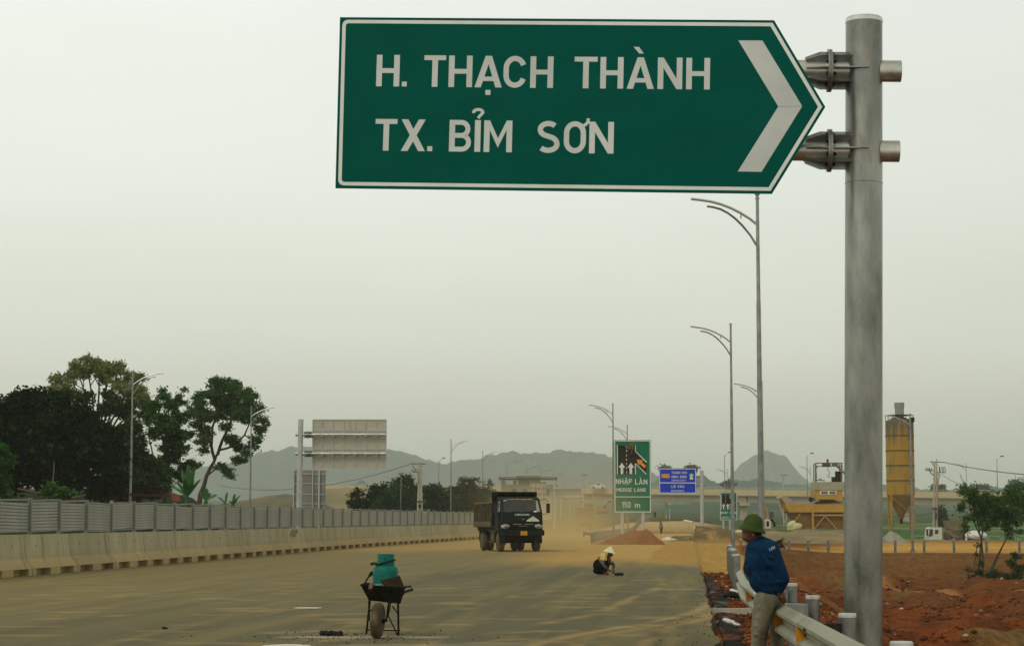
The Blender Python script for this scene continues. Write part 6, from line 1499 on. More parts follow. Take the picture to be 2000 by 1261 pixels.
GL_ = thing('work_glove', 'greyish work glove hanging over the left rim of the wheelbarrow', 'glove', loc=zoomp(275, 530, -.03))
blob('glove', [('c', zoomp(285, 512, .02), .028, zoomp(272, 545, -.03), .026)] + [('c', zoomp(262 + 9 * k, 550, -.03), .009, zoomp(254 + 10 * k, 566 - 2 * k, -.03), .008) for k in range(4)] + [('c', zoomp(290, 530, -.02), .01, zoomp(302, 540, -.03), .008)], .006, mat('glove_cloth', (.12, .08, .05), (.17, .12, .08), 9, .9), GL_)
# white paint dashes
t = MB(); 
def dash(px0, px1, py, hpx, name, lab):
    Yd = 6028 / (py - 1013); Y0 = 6028 / (py + hpx - 1013); Y1 = 6028 / (py - hpx - 1013)
    x0, x1 = (px0 - 1000) / F * Yd, (px1 - 1000) / F * Yd; n = 14; pts = []
    rnd = random.Random(int(px0))
    for k in range(n):
        a = 2 * math.pi * k / n; pts.append(((x0 + x1) / 2 + (x1 - x0) / 2 * math.cos(a), (Y0 + Y1) / 2 + (Y1 - Y0) / 2 * math.sin(a) * rnd.uniform(.7, 1.1)))
    b = MB(); b.add([(x, y, .012) for x, y in pts], [tuple(range(n))]); o = b.build(name, mat('road_paint', (.52, .50, .42), (.66, .64, .56), 9, .8), None, smooth=False); tag(o, kind='structure')
dash(577, 633, 1185, 1.6, 'road_marking', '')
dash(516, 612, 1258, 3.2, 'road_marking', '')

# ------------------------------------------------------------ dump truck
DARK = mat('truck_green', (.003, .009, .008), (.010, .018, .014), 3, .5, 0, .05, 30, spec=.15)
TDUST = mat('truck_dust', (.035, .035, .022), (.16, .12, .055), 4, .85, lo=.35, hi=.7)
RUST = mat('truck_rust', (.10, .055, .02), (.24, .14, .05), 5, .85)
CHR = mat('lamp_glass', (.14, .14, .12), (.42, .42, .38), 7, .2)
GLS = mat('windscreen', (.03, .035, .036), (.05, .055, .055), 2, .15, spec=.35)
Yk = 95.5; fa = R(12.5)
fw = Vector((math.sin(fa), -math.cos(fa), 0)); rt = Vector((-fw.y, fw.x, 0))      # rt: the truck's left side = right in the photo
front = at(1020.5, 1000, Yk); org = Vector((front.x, Yk, 0))
if rt.x < 0: rt = -rt
TM = frame(fw, rt, Vector((0, 0, 1)), org)
TK = thing('dump_truck', 'dark green dump truck driving towards the camera in a cloud of dust', 'truck', M=TM)
def tb(): return MB()
B_ = lambda b, name, m_, parent=TK, **k: b.build(name, m_, parent, world=False, **k)
hw = 1.03
# cab: profile in (x, z) extruded across y, x=0 at the bumper front
prof = [(-.16, 1.02), (-.08, 1.30), (-.10, 1.85), (-.42, 2.52), (-.62, 2.60), (-1.55, 2.60), (-1.62, 2.45), (-1.62, 1.02)]
b = tb(); n = len(prof)
def prx(prof, y0, y1, s0=1, s1=1, inset=0):
    vs = []
    for y in (y0, y1):
        for x, z in prof:
            k = 1 - .10 * max(0, (z - 1.7)) / .9
            vs.append((x, y * k, z))
    n = len(prof); return vs, [tuple(range(n - 1, -1, -1)), tuple(range(n, 2 * n))] + [(i, (i + 1) % n, n + (i + 1) % n, n + i) for i in range(n)]
b.add(*prx(prof, -hw, hw)); o = B_(b, 'cab', DARK, ang=25)
bv = o.modifiers.new('b', 'BEVEL'); bv.width = .05; bv.segments = 3; bv.limit_method = 'ANGLE'; bv.angle_limit = R(25)
# windscreen
def face(b, pts, off=(0, 0, 0)): b.add([Vector(p) + Vector(off) for p in pts], [tuple(range(len(pts)))])
sl_ = Vector((-.10 + .42, 0, 0))
nrmw = Vector((.67, 0, .32)).normalized()
def ws(x_f, z_f):   # z_f 0..1 up the screen, x_f -1..1 across
    z = 1.88 + (2.47 - 1.88) * z_f; x = -.10 - .32 * ((z - 1.85) / .67); k = 1 - .10 * max(0, z - 1.7) / .9
    return Vector((x, x_f * hw * .90 * k, z)) + nrmw * .012
b = tb(); face(b, [ws(-1, 0), ws(1, 0), ws(1, .93), ws(.93, 1), ws(-.93, 1), ws(-1, .93)]); B_(b, 'windscreen', GLS, smooth=False)
b = tb(); b.tube([ws(-1.03, -.03), ws(1.03, -.03), ws(1.03, .95), ws(.94, 1.04), ws(-.94, 1.04), ws(-1.03, .95), ws(-1.03, -.03)], .018, 6); B_(b, 'windscreen_seal', RUBBER)
b = tb()
for k in range(13): p_ = ws(-.72 + .10 * k * 1.15, 1.02); b.sphere(p_ + nrmw * .01, (.012, .055, .016 + .008 * (k % 3)), n=6, k=4)
B_(b, 'curtain_fringe', mat('fringe', (.55, .48, .25), (.4, .2, .1), 20, .8))
b = tb(); b.box(ws(-.90, .93) + nrmw * .01, (.008, .17, .07)); B_(b, 'blue_sticker', mat('sticker_blue', (.25, .42, .62)))
b = tb(); b.sphere(ws(.72, .02) + nrmw * .01, (.02, .09, .05), n=10, k=6); B_(b, 'white_cloth', PLASTIC_W)
b = tb(); face(b, [ws(.80, .05) + nrmw * .004, ws(.98, .05) + nrmw * .004, ws(.94, .92) + nrmw * .004, ws(.86, .92) + nrmw * .004]); B_(b, 'glare_patch', mat('glare', (.32, .31, .24)), smooth=False)  # window glare painted as a pale patch on the glass
b = tb(); b.tube([ws(-.6, -.05) + nrmw * .03, ws(-.1, .06) + nrmw * .02], .012, 5); b.tube([ws(.1, -.05) + nrmw * .03, ws(.6, .06) + nrmw * .02], .012, 5); B_(b, 'wiper', BLACK)
# lettering and badges on the front
Of = Vector((-.06, 0, 0))
def fp(y, z): x = -.08 - .02 * (z - 1.3) / .55; return Vector((x + .006, y, z))
Uf = Vector((0, 1, 0)); Vf = Vector((0, 0, 1)); Nf = Vector((1, 0, 0))
def ttext(s, y0, z0, w0, h0, name, m_):
    tot = []; b = MB(); x = 0; gs = [glyph(c_, None, .17) for c_ in s]; T_ = sum(g[1] + .2 for g in gs) - .2
    for g, wd in gs: put_polys(b, g, fp(y0, z0), Uf, Vf, Nf, w0 / T_, h0, .004, .001, x * w0 / T_, 0); x += wd + .2
    B_(b, name, m_, smooth=False)
ttext('VINAXUKI', -.36, 1.72, .72, .085, 'lettering', WHITE)
b = tb(); face(b, [fp(.22, 1.44), fp(.84, 1.44), fp(.84, 1.49), fp(.53, 1.69), fp(.22, 1.49)], (.006, 0, 0)); B_(b, 'triangular_sticker', mat('sticker', (.50, .50, .44), (.6, .6, .54), 8, .7), smooth=False)
ttext('CTN', .45, 1.56, .17, .05, 'sticker_lettering', BLACK)
b = tb(); b.box((-.075, 0.05, 1.545), (.02, .14, .05)); B_(b, 'badge', mat('badge_grey', (.15, .15, .14), None, 1, .3, .6))
for y0, y1 in ((-.45, -.02), (.12, .55)):
    b = tb(); b.box((-.075, (y0 + y1) / 2, 1.305), (.02, y1 - y0, .022)); B_(b, 'grille_trim', mat('trim_pale', (.30, .28, .2)))
b = tb(); b.box((-.095, .05, 1.20), (.02, .75, .12)); B_(b, 'grille', BLACK)
b = tb(); b.box((-.08, .05, 1.215), (.01, .42, .045)); B_(b, 'grille_bar', mat('grille_orange', (.16, .06, .02)))
for s in (-1, 1):
    b = tb(); b.sphere((-.10, s * .82, 1.20), (.07, .21, .115), n=18, k=10, M=Matrix.Rotation(s * R(-8), 3, 'X')); h_ = B_(b, 'headlight', CHR)
    b = tb(); b.sphere((-.045, s * .78, 1.19), (.03, .10, .055), n=14, k=8); B_(b, 'reflector_bowl', mat('bowl', (.22, .22, .2), None, 1, .2, .7), h_)
    b = tb(); b.sphere((-.13, s * .98, 1.21), (.06, .06, .07), n=10, k=6); B_(b, 'indicator', mat('indicator', (.4, .14, .02)), h_)
# bumper
b = tb(); b.box((-.02, 0, .90), (.20, 2.12, .27)); b.box((-.10, 0, .74), (.14, 1.9, .10)); o = B_(b, 'bumper', mat('bumper_black', (.006, .007, .006), (.018, .018, .013), 4, .7, spec=.12), ang=25)
bv = o.modifiers.new('b', 'BEVEL'); bv.width = .03; bv.segments = 2
b = tb(); b.box((.087, .05, .88), (.012, .32, .20)); pl_ = B_(b, 'number_plate', mat('plate_yellow', (.60, .33, .02), (.5, .27, .02), 12, .5))
b = MB(); x = 0
for r_, (yy_, zz_) in enumerate(((-.03, .89), (-.07, .80))):
    for k in range(3 + r_ * 1): b.add([Vector((.0945, yy_ + k * .052, zz_)), Vector((.0945, yy_ + .035 + k * .052, zz_)), Vector((.0945, yy_ + .035 + k * .052, zz_ + .06)), Vector((.0945, yy_ + k * .052, zz_ + .06))], [(0, 1, 2, 3)])
B_(b, 'plate_marks', mat('plate_marks', (.30, .14, .01)), pl_, smooth=False)
# side window, door, mirror
for s in (-1, 1):
    b = tb(); k1 = s * hw * .965; face(b, [(-.50, k1 + s * .008, 1.90), (-1.35, k1 + s * .008, 1.90), (-1.35, s * (hw * .915 + .012), 2.42), (-.66, s * (hw * .915 + .012), 2.42)]); dr = B_(b, 'side_window', GLS, smooth=False)
    b = tb(); b.box((-.95, s * (hw + .012), 1.45), (.95, .03, .85)); d_o = B_(b, 'door', DARK); b = tb(); b.box((-1.30, s * (hw + .035), 1.62), (.14, .03, .04)); B_(b, 'handle', BLACK, d_o)
    b = tb(); b.tube([(-.45, s * .93, 2.45), (-.30, s * 1.22, 2.50), (-.22, s * 1.30, 2.38)], .014, 6); b.tube([(-.25, s * 1.0, 1.78), (-.22, s * 1.28, 1.80)], .012, 6)
    mr_ = B_(b, 'mirror_arm', BLACK); b = tb(); b.box((-.22, s * 1.31, 2.07), (.07, .17, .46)); o = B_(b, 'mirror', mat('mirror_black', (.01, .01, .009)), mr_)
# wheels
def wheel(x, y, r, wd, name='wheel'):
    M90 = Matrix.Rotation(R(90), 3, 'X')
    b = tb(); b.lathe([(r * .56, -wd / 2), (r * .88, -wd / 2 * 1.05), (r * .98, -wd / 2 * .8), (r, -wd * .25), (r, wd * .25), (r * .98, wd / 2 * .8), (r * .88, wd / 2 * 1.05), (r * .56, wd / 2)], (x, y, r), 36, M=M90); ty = B_(b, 'wheel', MUD, ang=50)
    s = -1 if y < 0 else 1
    b = tb(); b.lathe([(r * .57, -.06), (r * .50, -.02), (r * .30, .02), (r * .18, .07), (.02, .08)], (x, y + s * wd * .32, r), 24, M=Matrix.Rotation(R(-90 * s), 3, 'X')); B_(b, 'rim', RUST, ty)
    return ty
for s in (-1, 1): wheel(-.95, s * .88, .465, .27)
for s in (-1, 1):
    for d in (0, 1): wheel(-4.55, s * (.93 - .31 * d), .465, .25)
b = tb(); b.cyl((-.95, -.8, .47), (-.95, .8, .47), .07, n=10); b.cyl((-4.55, -.8, .47), (-4.55, .8, .47), .10, n=10); b.sphere((-4.55, 0, .47), .24, n=14, k=8); b.box((-.8, 0, .62), (.5, 1.5, .14)); B_(b, 'axle', STEEL_DK)
b = tb()
for s in (-1, 1): b.box((-3.1, s * .40, .92), (5.4, .09, .24))
b.box((-1.4, 0, .80), (1.3, .8, .4)); B_(b, 'chassis', STEEL_DK)
for s in (-1, 1):
    b = tb(); b.lathe([(.52, -.16), (.56, -.16), (.56, .16), (.52, .16)], (-.95, s * .90, .465), 28, M=Matrix.Rotation(R(90), 3, 'X')); 
    b2 = tb(); pr = [(-.95 + .60 * math.cos(a), .46 + .60 * math.sin(a)) for a in np.linspace(R(-5), R(185), 14)] + [(-.95 + .54 * math.cos(a), .46 + .54 * math.sin(a)) for a in np.linspace(R(185), R(-5), 14)]
    n = len(pr); vs = [(x, s * yv, z) for yv in (.76, 1.05) for x, z in pr]
    b2.add(vs, [(i, (i + 1) % n, n + (i + 1) % n, n + i) for i in range(n)] + [tuple(range(n)), tuple(range(2 * n - 1, n - 1, -1))]); B_(b2, 'mudguard', DARK)
    b = tb(); b.box((-2.2, s * .82, .72), (.75, .38, .42)); B_(b, 'fuel_tank', TDUST)
    b = tb(); b.box((-2.3, s * 1.0, .46), (1.5, .05, .06)); b.box((-2.3, s * 1.0, .98), (1.5, .05, .06)); B_(b, 'side_guard', TDUST)
    b = tb(); b.box((-5.15, s * .80, .72), (.03, .5, .55)); B_(b, 'mudflap', RUBBER)
# tipper body
b = tb(); bw = 1.12; x0, x1 = -1.78, -6.0; z0, z1 = 1.14, 2.28
b.box(((x0 + x1) / 2, 0, z0 + .05), (x0 - x1, 2 * bw, .10)); bed = B_(b, 'bed', TDUST)
for s in (-1, 1):
    b = tb(); b.box(((x0 + x1) / 2, s * (bw - .03), (z0 + z1) / 2 + .05), (x0 - x1, .05, z1 - z0)); sd_ = B_(b, 'side_board', DARK)
    b = tb(); b.box(((x0 + x1) / 2, s * bw, z1 + .06), (x0 - x1 + .02, .11, .08)); B_(b, 'top_rail', RUST, sd_)
    b = tb(); b.box(((x0 + x1) / 2, s * (bw + .03), z0 + .17), (x0 - x1, .09, .24)); B_(b, 'bottom_rail', TDUST, sd_)
    b = tb()
    for k in range(8): b.box((x0 - .12 - k * (x0 - x1 - .24) / 7, s * (bw + .03), (z0 + z1) / 2 + .1), (.09, .08, z1 - z0 - .1))
    B_(b, 'rib', DARK if s > 0 else TDUST, sd_)
b = tb(); b.box((x0 - .03, 0, (z0 + z1) / 2 + .3), (.06, 2 * bw, z1 - z0 + .55)); b.box((x1, 0, (z0 + z1) / 2), (.06, 2 * bw, z1 - z0)); B_(b, 'headboard', DARK)
b = tb(); vis = [(x0, 2.62), (x0, 2.84), (-1.0, 2.86), (-.98, 2.80)]; n = 4; vs = [(x, y, z) for y in (-.93, .93) for x, z in vis]; b.add(vs, [tuple(range(n - 1, -1, -1)), tuple(range(n, 2 * n))] + [(i, (i + 1) % n, n + (i + 1) % n, n + i) for i in range(n)])
for s in (-1, 1): b.beam((-1.05, s * .93, 2.82), (x0 - .02, s * 1.10, 2.45), .05, .05)
B_(b, 'cab_visor', BLACK, ang=20)
b = tb(); b.box((-1.70, -.55, 1.9), (.12, .3, 1.1)); b.box((-1.7, .6, 1.7), (.10, .2, .9)); B_(b, 'air_intake', BLACK)
b = tb(); b.box((-3.95, 0, 1.06), (4.0, 1.95, .20)); b.box((-4.55, -.85, .98), (1.15, .5, .05)); b.box((-4.55, .85, .98), (1.15, .5, .05)); B_(b, 'subframe_filler', STEEL_DK)  # dark filler added in the gap below the bed, standing in for shadow
# second truck in the dust
Y2k = 215; p2 = at(1144, 1018, Y2k); T2k = thing('dump_truck', 'blurred far truck seen from behind inside the dust cloud', 'truck', loc=(p2.x, Y2k, 0))
s2 = mpp(Y2k); DT = mat('far_truck', (.10, .09, .05), (.16, .14, .08), 2, .9)
b = MB(); b.box((p2.x, Y2k + 2, 2.0), (1.75, 4, 1.5)); b.build('cargo_box', DT, T2k); b = MB(); b.box((p2.x, Y2k + 5, 1.5), (1.7, 1.5, 1.6), taper=(.9, .8)); b.build('cab', DT, T2k)
b = MB(); b.box((p2.x, Y2k + 3, 1.05), (.8, 6, .25)); b.build('chassis', STEEL_DK, T2k)
for dx in (-.7, .7):
    for dy in (1, 5): b = MB(); b.cyl((p2.x + dx - .15, Y2k + dy, .48), (p2.x + dx + .15, Y2k + dy, .48), .48, n=18); b.build('wheel', RUBBER, T2k)
# ------------------------------------------------------------ excavators
def excavator(px, py, Y, s, flip, c1, label, zc=None):
    p = at(px, py, Y); t = thing('excavator', label, 'excavator', loc=p); f = flip
    P_ = lambda x, y, z: p + Vector((f * x * s, y * s, z * s))
    for dy in (-.9, .9):
        b = MB(); pts = [(-1.6, .0), (1.6, .0), (1.9, .35), (1.6, .8), (-1.6, .8), (-1.9, .35)]; b.prism(pts, P_(0, dy, 0), Vector((s, 0, 0)), Vector((0, 0, s)), Vector((0, s, 0)), -.25, .25); b.build('track', STEEL_DK, t)
    b = MB(); b.box(P_(-.4, 0, 1.35), (3.0 * s, 2.2 * s, .9 * s)); b.box(P_(-1.3, 0, 1.9), (1.1 * s, 2.0 * s, .5 * s)); b.build('body', c1, t)
    b = MB(); b.box(P_(.75, -.6, 1.95), (1.1 * s, .95 * s, 1.5 * s), taper=(.85, .9)); cb = b.build('cab', GLS, t)
    b = MB(); b.beam(P_(.9, .2, 1.5), P_(2.2, .2, 4.2), .35 * s, .5 * s); b.beam(P_(2.2, .2, 4.2), P_(3.6, .2, 3.6), .33 * s, .45 * s); b.build('boom', c1, t)
    b = MB(); b.beam(P_(3.6, .2, 3.7), P_(3.9, .2, 1.4), .28 * s, .35 * s); b.build('stick', c1, t)
    b = MB(); b.box(P_(3.7, .2, .95), (.8 * s, .9 * s, .8 * s), taper=(.6, 1)); b.build('bucket', STEEL_DK, t)
    return t
excavator(1176, 1003, 400, .62, 1, mat('excavator_red', (.30, .10, .04), (.22, .08, .03), 1, .8), 'reddish excavator under the overpass just left of the tall merge sign')
# excavator with a white body behind the man's helmet
Ye = 165; t = thing('excavator', 'yellow excavator arm with a white machine body beside the helmet of the man', 'excavator', loc=at(1500, 1031, Ye)); e_ = lambda x, y, d=0: at(x, y, Ye + d)
b = MB(); pts = [(1491, 1014), (1503, 1013), (1506, 1018), (1506, 1031), (1491, 1031)]; vs = [(e_(x, y).x, Ye + d, e_(x, y).z) for d in (0, 1.6) for x, y in pts]; b.add(vs, [tuple(range(5)), tuple(range(9, 4, -1))] + [(i, (i + 1) % 5, 5 + (i + 1) % 5, 5 + i) for i in range(5)]); b.build('body', mat('body_white', (.50, .49, .40), (.6, .59, .5), 3, .6), t, smooth=False)
b = MB(); b.box(e_(1499.5, 1022, -.02), (.20, .06, .42)); b.build('grille', BLACK, t)
b = MB(); b.tube([e_(1503, 1013.5, .2), e_(1508, 1015, .2), e_(1512, 1021, .2), e_(1513, 1028, .2)], .10, 8); b.build('hose', BLACK, t)
b = MB(); b.box(e_(1506, 1005, .6), (.34, .7, .5), taper=(.9, .9)); b.build('cab', GLS, t)
b = MB(); b.beam(e_(1499, 1012, .5), e_(1494.5, 989, .5), .25, .28); b.beam(e_(1494.5, 989, .5), e_(1491, 1005, .3), .2, .2); b.build('boom', mat('boom_yellow', (.38, .24, .07), (.3, .17, .05), 3, .7), t)
# ------------------------------------------------------------ mixer truck at the right
Yc = 212; mc = mpp(Yc); c_ = lambda x, y, d=0: at(x, y, Yc + d)
MX = thing('mixer_truck', 'white-cab concrete mixer truck parked behind the ramp, left of the shrub', 'truck', loc=c_(1860, 1066))
CW = mat('cab_white', (.52, .52, .46), (.62, .62, .56), 3, .4)
b = MB(); pts = [(1814, 1062), (1814, 1046), (1816, 1031), (1819, 1029), (1840, 1029), (1840, 1062)]; n = 6; vs = [(c_(x, y).x, Yc + d, c_(x, y).z) for d in (0, 2.2) for x, y in pts]; b.add(vs, [tuple(range(n)), tuple(range(2 * n - 1, n - 1, -1))] + [(i, (i + 1) % n, n + (i + 1) % n, n + i) for i in range(n)]); b.build('cab', CW, MX, smooth=False)
b = MB(); b.add([c_(1826, 1043, -.02), c_(1826, 1034, -.02), c_(1833, 1034, -.02), c_(1833, 1041, -.02)], [(0, 1, 2, 3)]); b.build('side_window', GLS, MX, smooth=False)
b = MB(); b.add([c_(1814.6, 1048, -.03), c_(1816.2, 1033, -.03), c_(1822, 1033, -.03), c_(1822, 1045, -.03)], [(0, 1, 2, 3)]); b.build('windscreen', GLS, MX, smooth=False)
b = MB(); b.box(c_(1811, 1039, -.1), (.15, .2, .7)); b.tube([c_(1812, 1035, -.1), c_(1816, 1032, 0)], .02, 5); b.build('mirror', BLACK, MX)
b = MB(); ax_ = (c_(1884, 1040) - c_(1846, 1047)); L_ = ax_.length; cu, cv = basis(ax_); Md = frame(cu, cv, ax_.normalized(), (0, 0, 0)).to_3x3()
b.lathe([(.55, 0), (1.0, .5), (1.25, L_ * .45), (1.1, L_ * .75), (.6, L_)], c_(1846, 1048, 1.1), 24, M=Md); b.build('drum', mat('drum_grey', (.10, .09, .06), (.2, .18, .12), 1, .9), MX)
b = MB(); b.box(c_(1866, 1024.5, .8), (2.0, 1.2, .9), taper=(1.2, 1.1)); b.beam(c_(1848, 1036, -.1), c_(1884, 1034, -.1), .06, .12); b.beam(c_(1852, 1038, -.2), c_(1866, 1050, -.2), .5, .3); b.beam(c_(1846, 1058, -.2), c_(1868, 1049, -.2), .3, .15); b.build('chute', mat('chute_rust', (.14, .11, .06), (.22, .18, .1), 2, .9), MX)
b = MB(); b.box(c_(1850, 1061, .9), (74 * mc, 1.8, .35)); b.build('chassis', STEEL_DK, MX)
for x in (1822, 1862, 1874):
    b = MB(); b.cyl(c_(x, 1066, -.1), c_(x, 1066, .3), .5, n=18); b.build('wheel', RUBBER, MX)
TKR = thing('tank_truck', 'white tanker drum with green base half hidden by the leafy shrub', 'tanker', loc=c_(1905, 1066))
b = MB(); b.sphere(c_(1905, 1046, .8), (23 * mc, 1.1, 11 * mc), n=24, k=12); b.build('tank', mat('tank_white', (.62, .62, .56), (.7, .7, .64), 3, .45), TKR)
b = MB(); b.box(c_(1905, 1056, .8), (40 * mc, 1.6, .6)); b.build('base', mat('green_base', (.01, .07, .05), None, 1, .5), TKR)
b = MB(); b.box(c_(1887, 1047, -.2), (.22, .1, 1.1)); b.build('ladder_post', PLASTIC_W, TKR)
for x in (1893, 1916): b = MB(); b.cyl(c_(x, 1066, -.1), c_(x, 1066, .3), .5, n=18); b.build('wheel', RUBBER, TKR)
# small railing segments in the field
for k, (px0, px1) in enumerate(((1786, 1813), (1930, 1955), (1958, 1984), (1986, 2012))):
    t = thing('field_rail', ['low white rail left of the mixer truck', 'first low white rail right of the tanker', 'second low white rail right of the tanker', 'low white rail at the right edge of the photo'][k], 'railing', loc=at(px0, 1054, 222), group='low white rails along the green field')
    b = MB(); b.tube([at(px0, 1060, 222), at(px0 + 2, 1045.5, 222), at(px1 - 2, 1046.5, 222), at(px1, 1060, 222)], .05, 6); b.build('rail', mat('rail_pale', (.38, .4, .36)), t)
# ------------------------------------------------------------ trees
def leafmat(name, c1, c2, c3=None, tr=.35):
    m = bpy.data.materials.new(name); m.use_nodes = True; nt = m.node_tree; P = nt.nodes["Principled BSDF"]; P.inputs['Roughness'].default_value = .65; P.inputs['Specular IOR Level'].default_value = .06
    g = nt.nodes.new("ShaderNodeNewGeometry"); r = nt.nodes.new("ShaderNodeValToRGB"); r.color_ramp.elements[0].color = (*c1, 1); r.color_ramp.elements[1].color = (*c2, 1)
    if c3: e = r.color_ramp.elements.new(.93); e.color = (*c2, 1); r.color_ramp.elements[2].color = (*c3, 1)
    nt.links.new(g.outputs['Random Per Island'], r.inputs[0]); nt.links.new(r.outputs[0], P.inputs['Base Color'])
    t = nt.nodes.new("ShaderNodeBsdfTranslucent"); nt.links.new(r.outputs[0], t.inputs[0]); mx = nt.nodes.new("ShaderNodeMixShader"); mx.inputs[0].default_value = tr
    nt.links.new(P.outputs[0], mx.inputs[1]); nt.links.new(t.outputs[0], mx.inputs[2]); nt.links.new(mx.outputs[0], nt.nodes['Material Output'].inputs[0]); return m
def leaves(name, cl, n, size, mt, parent, seed=1, shell=.55, droop=.3):
    """leaf-sized quads spread through ellipsoidal clumps; cl: (centre, (rx,ry,rz), weight)"""
    rg_ = np.random.default_rng(seed)
    wts = np.array([c[2] for c in cl], float); wts /= wts.sum()
    cnt = rg_.multinomial(n, wts); out = []
    for (c, r, _), k in zip(cl, cnt):
        if k == 0: continue
        c = np.array(c); r = np.array(r); m = max(6, int(14 + 9 * min(3, r[0])))
        # twig-end tufts inside the clump, leaves gathered round each tuft
        d = rg_.normal(size=(m, 3)); d /= np.linalg.norm(d, axis=1)[:, None]
        cen = c + d * (shell + (1.34 - shell) * rg_.random(m)[:, None] ** .75) * r
        tr_ = np.maximum(.19 * r.mean() * (.6 + .9 * rg_.random(m)), size * .8)
        w_ = rg_.random(m) ** .8 * tr_ ** 2; w_ /= w_.sum(); idx = rg_.choice(m, k, p=w_)
        g_ = rg_.normal(size=(k, 3)) * np.array([1.15, 1.15, .8])
        out.append(cen[idx] + g_ * tr_[idx][:, None] * .85)
    P = np.concatenate(out); k = len(P)
    a = rg_.normal(size=(k, 3)); a[:, 2] = a[:, 2] * .6 - droop; a /= np.linalg.norm(a, axis=1)[:, None]
    b = rg_.normal(size=(k, 3)); b -= a * (a * b).sum(1)[:, None]; b /= np.linalg.norm(b, axis=1)[:, None]
    s = size * (.6 + .8 * rg_.random(k))[:, None]
    co = np.stack([P - a * s * .5, P + b * s * .28, P + a * s * .6, P - b * s * .28], 1).reshape(-1, 3)
    t = parent
    while t.parent is not None: t = t.parent
    mi = np.array(t.matrix_world.inverted()); co = co @ mi[:3, :3].T + mi[:3, 3]
    me = bpy.data.meshes.new(name); me.vertices.add(4 * k); me.vertices.foreach_set('co', co.astype(np.float32).ravel())
    me.loops.add(4 * k); me.loops.foreach_set('vertex_index', np.arange(4 * k, dtype=np.int32)); me.polygons.add(k)
    me.polygons.foreach_set('loop_start', np.arange(k, dtype=np.int32) * 4); me.polygons.foreach_set('loop_total', np.full(k, 4, dtype=np.int32)); me.update(calc_edges=True)
    me.materials.append(mt); o = bpy.data.objects.new(name, me); col.objects.link(o); link_child(o, parent); return o
def limb(b, pts, r0, r1, n=6, wob=.0, rnd=random):
    k = len(pts); P = []
    for i in range(k - 1):
        for f in (0, .5): P.append(Vector(pts[i]).lerp(Vector(pts[i + 1]), f) + Vector((rnd.uniform(-wob, wob), rnd.uniform(-wob, wob), rnd.uniform(-wob, wob))) * (1 if (i or f) else 0))
    P.append(Vector(pts[-1])); rs = [r0 + (r1 - r0) * i / (len(P) - 1) for i in range(len(P))]; b.tube(P, rs, n)
BARK = mat('bark', (.045, .032, .020), (.10, .075, .05), 5, .95, bump=.5); BARKR = mat('bark_reddish', (.045, .024, .014), (.085, .05, .03), 5, .95, bump=.5); BARKG = mat('bark_grey', (.12, .095, .055), (.18, .14, .085), 5, .95)
LF_DARK = leafmat('leaves_dark', (.002, .010, .002), (.008, .030, .004), (.024, .066, .010), .15)
LF_MID = leafmat('leaves_mid', (.018, .065, .014), (.085, .20, .038), (.16, .31, .08), .48)
LF_YEL = leafmat('leaves_yellowish', (.13, .155, .045), (.30, .33, .12), (.20, .27, .08), .5)
LF_OLI = leafmat('leaves_olive', (.014, .036, .009), (.045, .085, .020), (.11, .14, .04), .35)
LF_BRI = leafmat('leaves_bright', (.015, .07, .008), (.035, .13, .015), (.06, .18, .03), .3)
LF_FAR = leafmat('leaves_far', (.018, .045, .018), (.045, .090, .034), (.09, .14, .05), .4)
def tree(name, label, Y, base, forks, clumps, nl, lsize, leaf, bark=BARK, rt_=.22, seed=1, yd=1.0, cat='tree', group=None, zb=None, shell=.5, droop=.3, extra=None, twig=0):
    """forks: list of (px,py,dy) polylines from the trunk; clumps: (px,py,rpx,dy[,squash])"""
    rnd = random.Random(seed); mY = mpp(Y); B = at(base[0], base[1], Y); 
    if zb is not None: B.z = zb
    t = thing(name, label, cat, loc=B, group=group)
    b = MB()
    for i, f in enumerate(forks):
        pts = [at(p[0], p[1], Y + (p[2] if len(p) > 2 else 0)) for p in f]
        r0 = rt_ if i == 0 else rt_ * (f[0][3] if len(f[0]) > 3 else .5); limb(b, pts, r0, r0 * .4, 7, .05 * lsize * 4, rnd)
    cl = []
    nodes = [at(p[0], p[1], Y + (p[2] if len(p) > 2 else 0)) for f in forks for p in f[1:]]
    for c in clumps:
        P = at(c[0], c[1], Y + c[3]); r = c[2] * mY; sq = c[4] if len(c) > 4 else .8
        cl.append((tuple(P), (r, r * yd, r * sq), r ** 2 * (c[5] if len(c) > 5 else 1)))
        if nodes:
            q0 = min(nodes, key=lambda q_: (q_ - P).length + .8 * max(0, q_.z - P.z)); mid = q0.lerp(P, .5) + Vector((0, 0, -.1 * r)); limb(b, [q0, mid, P], rt_ * .22, rt_ * .06, 5, .06, rnd)
            for k in range(twig):
                d = Vector((rnd.gauss(0, 1), rnd.gauss(0, 1) * yd, rnd.gauss(0.2, 1))).normalized() * r * rnd.uniform(.6, 1.05); limb(b, [q0.lerp(P, .6), P + d * .5, P + d], rt_ * .08, rt_ * .025, 4, .04, rnd)
    b.build('trunk', bark, t, ang=60)
    leaves('crown', cl, nl, lsize, leaf, t, seed, shell, droop)
    return t
